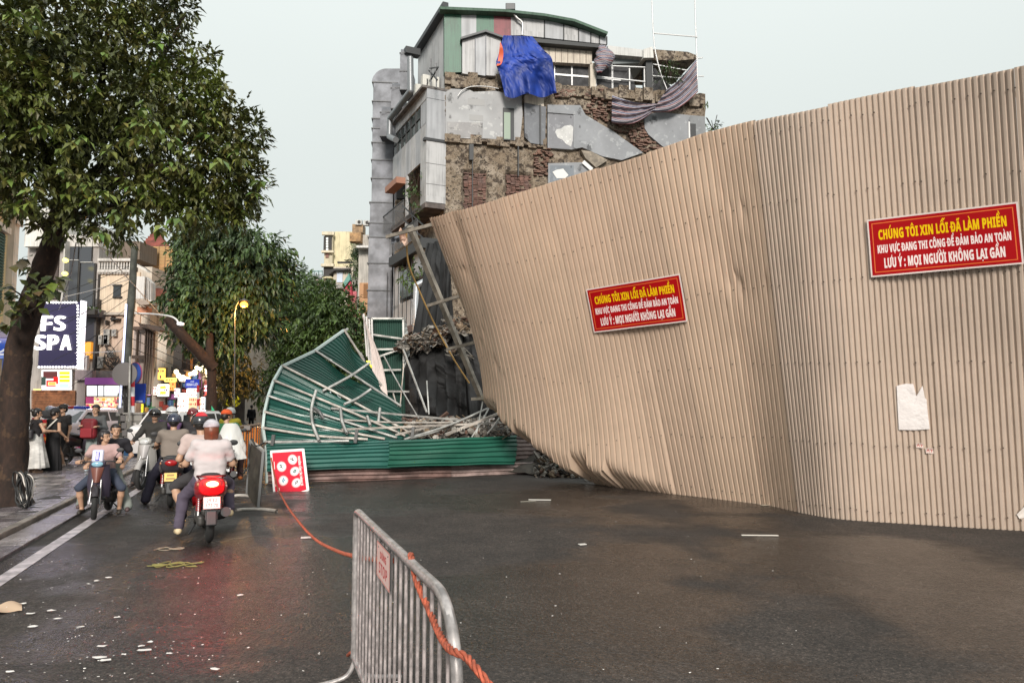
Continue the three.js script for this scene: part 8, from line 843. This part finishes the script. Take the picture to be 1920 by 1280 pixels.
  const tx = ctex(256, 256, (g, w, h) => { g.fillStyle = '#c01c24'; g.fillRect(0, 0, w, h); g.fillStyle = '#e8c8a0'; g.fillRect(0, 30, w, 22); g.fillStyle = '#e2802a'; for (let i = 0; i < 5; i++) for (let j = 0; j < 3; j++) { g.beginPath(); g.arc(40 + i * 46, 110 + j * 50, 16, 0, 5); g.fill(); g.fillRect(30 + i * 46, 100 + j * 50, 26, 8); } }); const c = new MB(); c.grid((u, v) => V(q.x - 0.42 + u * 0.86, 1.42 - (1 - v) * 0.85 - 0.06 * Math.sin(u * 3.1), q.z - 0.08 + 0.05 * Math.sin(u * 13 + v * 4)), 30, 16, true); tag(c.build('printed_cloth', mat([0.8, 0.8, 0.8], { map: tx, r: 0.8 })), 'red cloth with orange print hung on the hand cart', 'cloth');
}
// far riders and walkers down the street
{
  const far = [[470, 800, 0.55, [0.02, 0.018, 0.022], 'dark walker nearest the orange barrier'], [478, 785, 0.3, [0.03, 0.03, 0.06], 'dark blue walker farther up the street'], [490, 778, 0.3, [0.45, 0.42, 0.42], 'pale shirted walker by the lanterns'], [484, 774, 0, [0.12, 0.05, 0.05], 'brown clad walker near the lanterns']];
  const kinds = far.map(([x, y, , c, l], i) => person(l + ' at the far end of the street', { pos: G(x, y + 8), ry: R_(i % 2 ? 165 : -20), grip: false, cell: 0.03, pose: stand({ h: 1.03, stride: 0.15 }), shirt: c, sleeve: 1.8, trousers: [0.025, 0.025, 0.03], shoe: [0.03, 0.03, 0.03], hair: [[0.012, 0.01, 0.01], 'short'] }));
  const base = scooter('dark parked scooter among many at the far side of the street', G(432, 806), R_(70), { paint: [0.04, 0.04, 0.05], group: 'scooters parked far down the street' });
  for (const [x, y, a] of [[442, 804, 60], [425, 798, 75], [450, 800, 65], [438, 794, 80], [456, 796, 70], [418, 795, 60], [464, 790, -20]]) copyOf(base, null, G(x, y), R_(a));
  const rid = person('rider far down the street in dark clothes and white helmet', { pos: G(464, 790), ry: R_(-20), cell: 0.03, pose: seated({ z: 0.1, y: 0.9 }), shirt: [0.05, 0.05, 0.06], sleeve: 1.8, trousers: [0.03, 0.03, 0.03], shoe: [0.03, 0.03, 0.03], helmet: [[0.6, 0.6, 0.62]] });
  const yb = new MB(); yb.sphere(P(436, 751, 40), 0.42, V(1, 0.85, 0.8), 16, 12); tag(yb.build('balloon', mat([0.8, 0.72, 0.02], { r: 0.35, e: [0.9, 0.8, 0.02], ei: 0.12 })), 'bright yellow round bundle above the parked scooters', 'bundle');
  const fl = new MB(); fl.grid((u, v) => P(396 + u * 10 * (1 - v), 776 - v * 16, 28), 6, 6); tag(fl.build('pennant', mat([0.03, 0.4, 0.2])), 'small green pennant in front of the dark tree trunk', 'flag');
}

// ---------------------------------------------------------------- cars
function car(label, pos, ry, o = {}) {
  const t = thing('parked_car', label, 'car', pos, null, ry); const add = (b, n, m, p = t) => { const q = new THREE.Mesh(b.geo(), m); q.name = n; q.castShadow = q.receiveShadow = true; p.add(q); return q; };
  const paint = mat(o.paint || [0.82, 0.8, 0.8], { r: 0.25, coat: 0.8 }), blk = mat([0.02, 0.02, 0.022], { r: 0.5 }), gl = mat([0.03, 0.035, 0.04], { r: 0.06, coat: 0.5 });
  const ext = (pts, w, bev, seg = 3) => { const s = new THREE.Shape(); s.moveTo(...pts[0]); s.splineThru(pts.slice(1).map(p => new THREE.Vector2(...p))); s.closePath(); const g = new THREE.ExtrudeGeometry(s, { depth: w - 2 * bev, bevelEnabled: true, bevelThickness: bev, bevelSize: bev, bevelSegments: seg, curveSegments: 20 }); g.translate(0, 0, -(w / 2 - bev)); g.rotateY(Math.PI / 2); return g; };
  const h = o.h || 1; // profile: x is length (front at +), y up; rotated so that forward is -z
  const low = [[-2.0, 0.35], [-2.05, 0.6], [-2.0, 0.98], [-1.2, 1.02], [0.8, 1.0], [1.6, 0.92], [1.98, 0.76], [2.02, 0.5], [1.95, 0.32], [0, 0.3]];
  add(new MB().add(ext(low, 1.74, 0.12)), 'body', paint);
  const cab = (y0, y1, inset, m, name) => { const T = [[-1.88, -0.0], [-1.55, y1], [0.35, y1], [1.15, 0]], b = new MB(); const w0 = 0.8 - inset, w1 = 0.62 - inset; const q = (x, y, s) => V(s * lerp(w0, w1, y / y1), 0.99 + y * h, -x); b.grid((u, v) => { const f = u * 3, i = Math.min(2, Math.floor(f)), k = f - i; const x = lerp(T[i][0], T[i + 1][0], k), y = lerp(T[i][1], T[i + 1][1], k); return q(x, y, (v - 0.5) * 2).add(V(0, 0.03 * (1 - (v - 0.5) ** 2 * 4) * (y / y1), 0)); }, 24, 10); for (const s of [-1, 1]) b.quad(q(T[0][0], T[0][1], s), q(T[3][0], T[3][1], s), q(T[2][0], T[2][1], s), q(T[1][0], T[1][1], s)); return add(b, name, m); };
  const cb = cab(0, 0.56, 0, paint, 'cabin'); const win = (pts, s, n) => { const b = new MB(); const q = pts.map(([x, y]) => V(s * (lerp(0.8, 0.62, y / 0.56) + 0.006), 0.99 + y * h, -x)); b.quad(q[0], q[1], q[2], q[3]); return add(b, n, gl); };
  for (const s of [-1, 1]) { win([[-1.6, 0.05], [-0.75, 0.05], [-0.72, 0.47], [-1.42, 0.45]], s, 'rear_window'); win([[-0.66, 0.05], [0.1, 0.05], [0.1, 0.48], [-0.66, 0.48]], s, 'side_window'); win([[0.17, 0.05], [0.98, 0.05], [0.36, 0.47], [0.17, 0.48]], s, 'side_window'); }
  { const b = new MB(); const F_ = (y, s, e) => V(s * (lerp(0.8, 0.62, y / 0.56) - 0.08), 0.99 + y * h + 0.006, -(lerp(1.15, 0.35, y / 0.56) + e)); b.quad(F_(0.05, -1, 0.012), F_(0.05, 1, 0.012), F_(0.5, 1, 0.012), F_(0.5, -1, 0.012)); add(b, 'windscreen', gl); const r = new MB(); const B_ = (y, s) => V(s * (lerp(0.8, 0.62, y / 0.56) - 0.08), 0.99 + y * h + 0.006, -(lerp(-1.88, -1.55, y / 0.56) - 0.012)); r.quad(B_(0.06, -1), B_(0.06, 1), B_(0.5, 1), B_(0.5, -1)); add(r, 'rear_windscreen', gl); }
  for (const s of [-1, 1]) { const b = new MB(); b.rbox(s * 0.72, 0.86, 1.98, 0.3, 0.2, 0.16, 0.05); add(b, 'tail_light', mat([0.45, 0.015, 0.02], { r: 0.15 })); const f = new MB(); f.rbox(s * 0.66, 0.72, -1.93, 0.34, 0.16, 0.18, 0.05); add(f, 'headlight', mat([0.6, 0.6, 0.62], { r: 0.1 })); const m = new MB(); m.rbox(s * 0.98, 1.06, -0.75, 0.2, 0.14, 0.1, 0.04); add(m, 'mirror', paint); for (const y of [0.62]) for (const z of [0.35, -0.55]) { const hn = new MB(); hn.rbox(s * 0.88, 0.86, z, 0.03, 0.03, 0.2, 0.012); add(hn, 'door_handle', mat([0.4, 0.4, 0.4], { m: 0.5, r: 0.3 })); } for (const z of [1.25, -1.25]) { const w = new MB(); w.add(new THREE.TorusGeometry(0.25, 0.085, 10, 26), M4(V(s * 0.78, 0.33, z), Math.PI / 2)); const ty = add(w, 'wheel', mat([0.02, 0.02, 0.02], { r: 0.8 })); const r = new MB(); r.add(new THREE.CylinderGeometry(0.2, 0.2, 0.1, 18), M4(V(s * 0.8, 0.33, z), 0, 0, Math.PI / 2)); add(r, 'rim', mat([0.4, 0.4, 0.42], { m: 0.6, r: 0.3 }), ty); const a = new MB(); a.add(new THREE.TorusGeometry(0.36, 0.035, 6, 22, Math.PI), M4(V(s * 0.86, 0.34, z), Math.PI / 2)); add(a, 'wheel_arch', blk); } }
  { const b = new MB(); b.rbox(0, 0.45, 2.0, 1.6, 0.22, 0.14, 0.05); add(b, 'rear_bumper', blk); const f = new MB(); f.rbox(0, 0.5, -1.98, 1.5, 0.24, 0.12, 0.05); add(f, 'grille', blk); const p = new MB(); p.rbox(0, 0.72, 2.07, 0.42, 0.16, 0.02, 0.01); add(p, 'number_plate', mat([0.7, 0.7, 0.72])); }
  if (o.bar) { const b = new MB(); b.rbox(-0.28, 1.62, -0.2, 0.5, 0.1, 0.22, 0.03); add(b, 'blue_light_bar', mat([0.02, 0.06, 0.5], { r: 0.15 })); const r = new MB(); r.rbox(0.28, 1.62, -0.2, 0.5, 0.1, 0.22, 0.03); add(r, 'red_light_bar', mat([0.4, 0.03, 0.03], { r: 0.15 })); }
  return t;
}
{ const p = P(368, 770, 25.6).setY(0); car('white car parked behind the riders with its red tail lamp showing', p, R_(16)); }
car('white car with a blue light bar parked facing this way on the pavement', P(146, 780, 26.5).setY(0.05), R_(188), { bar: true, paint: [0.6, 0.58, 0.66] });
{ const b = new MB(); b.grid((u, v) => { const p = P(lerp(84, 162, u), lerp(764, 784, v) - 5 * Math.sin(u * 3.1), lerp(29, 27.2, v)); p.y += 0.05 * Math.sin(u * 17 + v * 3) + 0.05 * Math.sin(v * 9); return p; }, 40, 16); tag(b.build('tarpaulin', mat([0.06, 0.085, 0.07], { map: TB1, r: 0.5 })), 'dark green tarpaulin stretched over a stall behind the pedestrians', 'tarpaulin'); }
// cable coil against the tree
{ const t = thing('cable_coil', 'coil of black and white cables leaning against the big tree', 'cable', G(48, 950, 0.1)); const c = P(46, 918, 12.3); for (let i = 0; i < 9; i++) { const b = new MB(), pts = []; const rx = 0.12 + rr(-0.03, 0.05), ry = 0.27 + rr(-0.05, 0.04), tl = rr(-0.35, 0.1), ox = rr(-0.05, 0.05); for (let k = 0; k < 14; k++) { const a = k / 14 * 6.283; pts.push(V(c.x + ox + Math.cos(a) * rx + Math.sin(a) * tl * 0.4, c.y + Math.sin(a) * ry + 0.01, c.z + rr(-0.015, 0.015) + Math.cos(a) * 0.06 + i * 0.012)); } b.path(pts, i % 3 === 0 ? 0.012 : 0.016, 60, 5, true); b.build('cable', i % 3 === 0 ? mat([0.6, 0.55, 0.5], { r: 0.5 }) : mat([0.02, 0.02, 0.02], { r: 0.5 }), t); } }
// ---- scraps on the road
{
  const wm = mat([0.7, 0.66, 0.63], { r: 0.6 }); const flake = (b, p, s) => { const n = 7, pts = []; for (let i = 0; i < n; i++) { const a = i / n * 6.283, r = s * rr(0.45, 1); pts.push(V(p.x + Math.cos(a) * r * 1.5, p.y + rr(0, 0.006), p.z + Math.sin(a) * r)); } for (let i = 0; i < n; i++) { const g = new THREE.BufferGeometry().setFromPoints([p.clone().add(V(0, 0.005, 0)), pts[(i + 1) % n], pts[i]]); g.computeVertexNormals(); b.add(g); } };
  const many = new MB(); for (let i = 0; i < 230; i++) { const k = rnd(); const x = k < 0.72 ? rr(0, 640) * Math.pow(rnd(), 0.4) : rr(300, 1500), y = k < 0.72 ? rr(1040, 1290) : rr(960, 1290); flake(many, G(x, y).setY(0.008), rr(0.003, 0.009)); } const lt = many.build('litter', wm); tag(lt, 'scattered tiny white scraps on the wet asphalt', null, null, 'stuff');
  for (const [x, y, s] of [[203, 1085, 0.035], [180, 1091, 0.03], [165, 1097, 0.02], [40, 1134, 0.03], [94, 1147, 0.04], [56, 1153, 0.035], [108, 1162, 0.03], [62, 1177, 0.035], [150, 1178, 0.03], [218, 1160, 0.03], [190, 1214, 0.035], [232, 1230, 0.02], [186, 1236, 0.05], [196, 1241, 0.035], [270, 1222, 0.045], [264, 1214, 0.03], [282, 1206, 0.025], [16, 1262, 0.03], [402, 1258, 0.03], [318, 1228, 0.02], [450, 1118, 0.03], [316, 1228, 0.02]]) { const b = new MB(); flake(b, G(x, y).setY(0.012), s); tag(b.build('paper_scrap', wm), 'white paper scrap lying on the wet asphalt', 'paper', 'paper scraps on the asphalt'); }
  const one = (x, y, w, d, ry, c, l, n, cat) => { const b = new MB(), p = G(x, y); b.rbox(p.x, 0.012, p.z, w, 0.014, d, 0.006, ry); tag(b.build(n, mat(c, { r: 0.6 })), l, cat); };
  one(1012, 938, 0.42, 0.05, -0.1, [0.55, 0.54, 0.5], 'pale wooden lath lying alone on the asphalt before the fallen fence', 'lath', 'lath'); one(990, 941, 0.3, 0.05, 0.3, [0.2, 0.19, 0.16], 'dark wooden lath crossing the pale one on the asphalt', 'lath', 'lath'); one(1425, 1005, 0.5, 0.04, -0.05, [0.5, 0.47, 0.42], 'thin pale stick on the asphalt in front of the fence', 'stick', 'stick'); one(575, 1009, 0.16, 0.08, 0.2, [0.6, 0.55, 0.52], 'white torn paper beside the orange rope', 'paper_scrap', 'paper'); one(1092, 1022, 0.1, 0.06, 0.4, [0.5, 0.48, 0.45], 'grey pebble like scrap in the middle of the road', 'scrap', 'scrap'); one(1434, 948, 0.14, 0.08, 0.4, [0.3, 0.26, 0.2], 'small brown lump at the foot of the tan fence', 'scrap', 'scrap');
  { const b = new MB(); const c = G(330, 1060); for (let i = 0; i < 5; i++) { const pts = []; for (let k = 0; k < 6; k++) pts.push(c.clone().add(V(-0.25 + k * 0.1 + rr(-0.04, 0.04), 0.012, rr(-0.16, 0.16)))); b.path(pts, 0.006, 24, 4); } tag(b.build('twine', mat([0.22, 0.2, 0.06], { r: 0.7 })), 'tangle of yellow twine on the wet asphalt behind the red scooter', 'twine'); const q = new MB(); const c2 = G(317, 1030); for (let i = 0; i < 3; i++) { const pts = []; for (let k = 0; k < 5; k++) pts.push(c2.clone().add(V(-0.15 + k * 0.08, 0.01, rr(-0.1, 0.1)))); q.path(pts, 0.006, 20, 4); } tag(q.build('twine', mat([0.25, 0.23, 0.17], { r: 0.7 })), 'pale twine scraps on the asphalt behind the red scooter', 'twine'); }
  { const b = new MB(); b.grid((u, v) => { const p = G(lerp(-20, 40, u), lerp(1150, 1133, v) + 3 * Math.sin(u * 6)); return p.setY(0.014 + 0.012 * Math.sin(u * 7 + v * 4)); }, 12, 6); tag(b.build('cardboard', mat([0.5, 0.36, 0.25], { r: 0.8 })), 'flat piece of tan cardboard on the road beside the white line', 'cardboard'); }
}

renderer.render(scene, camera);
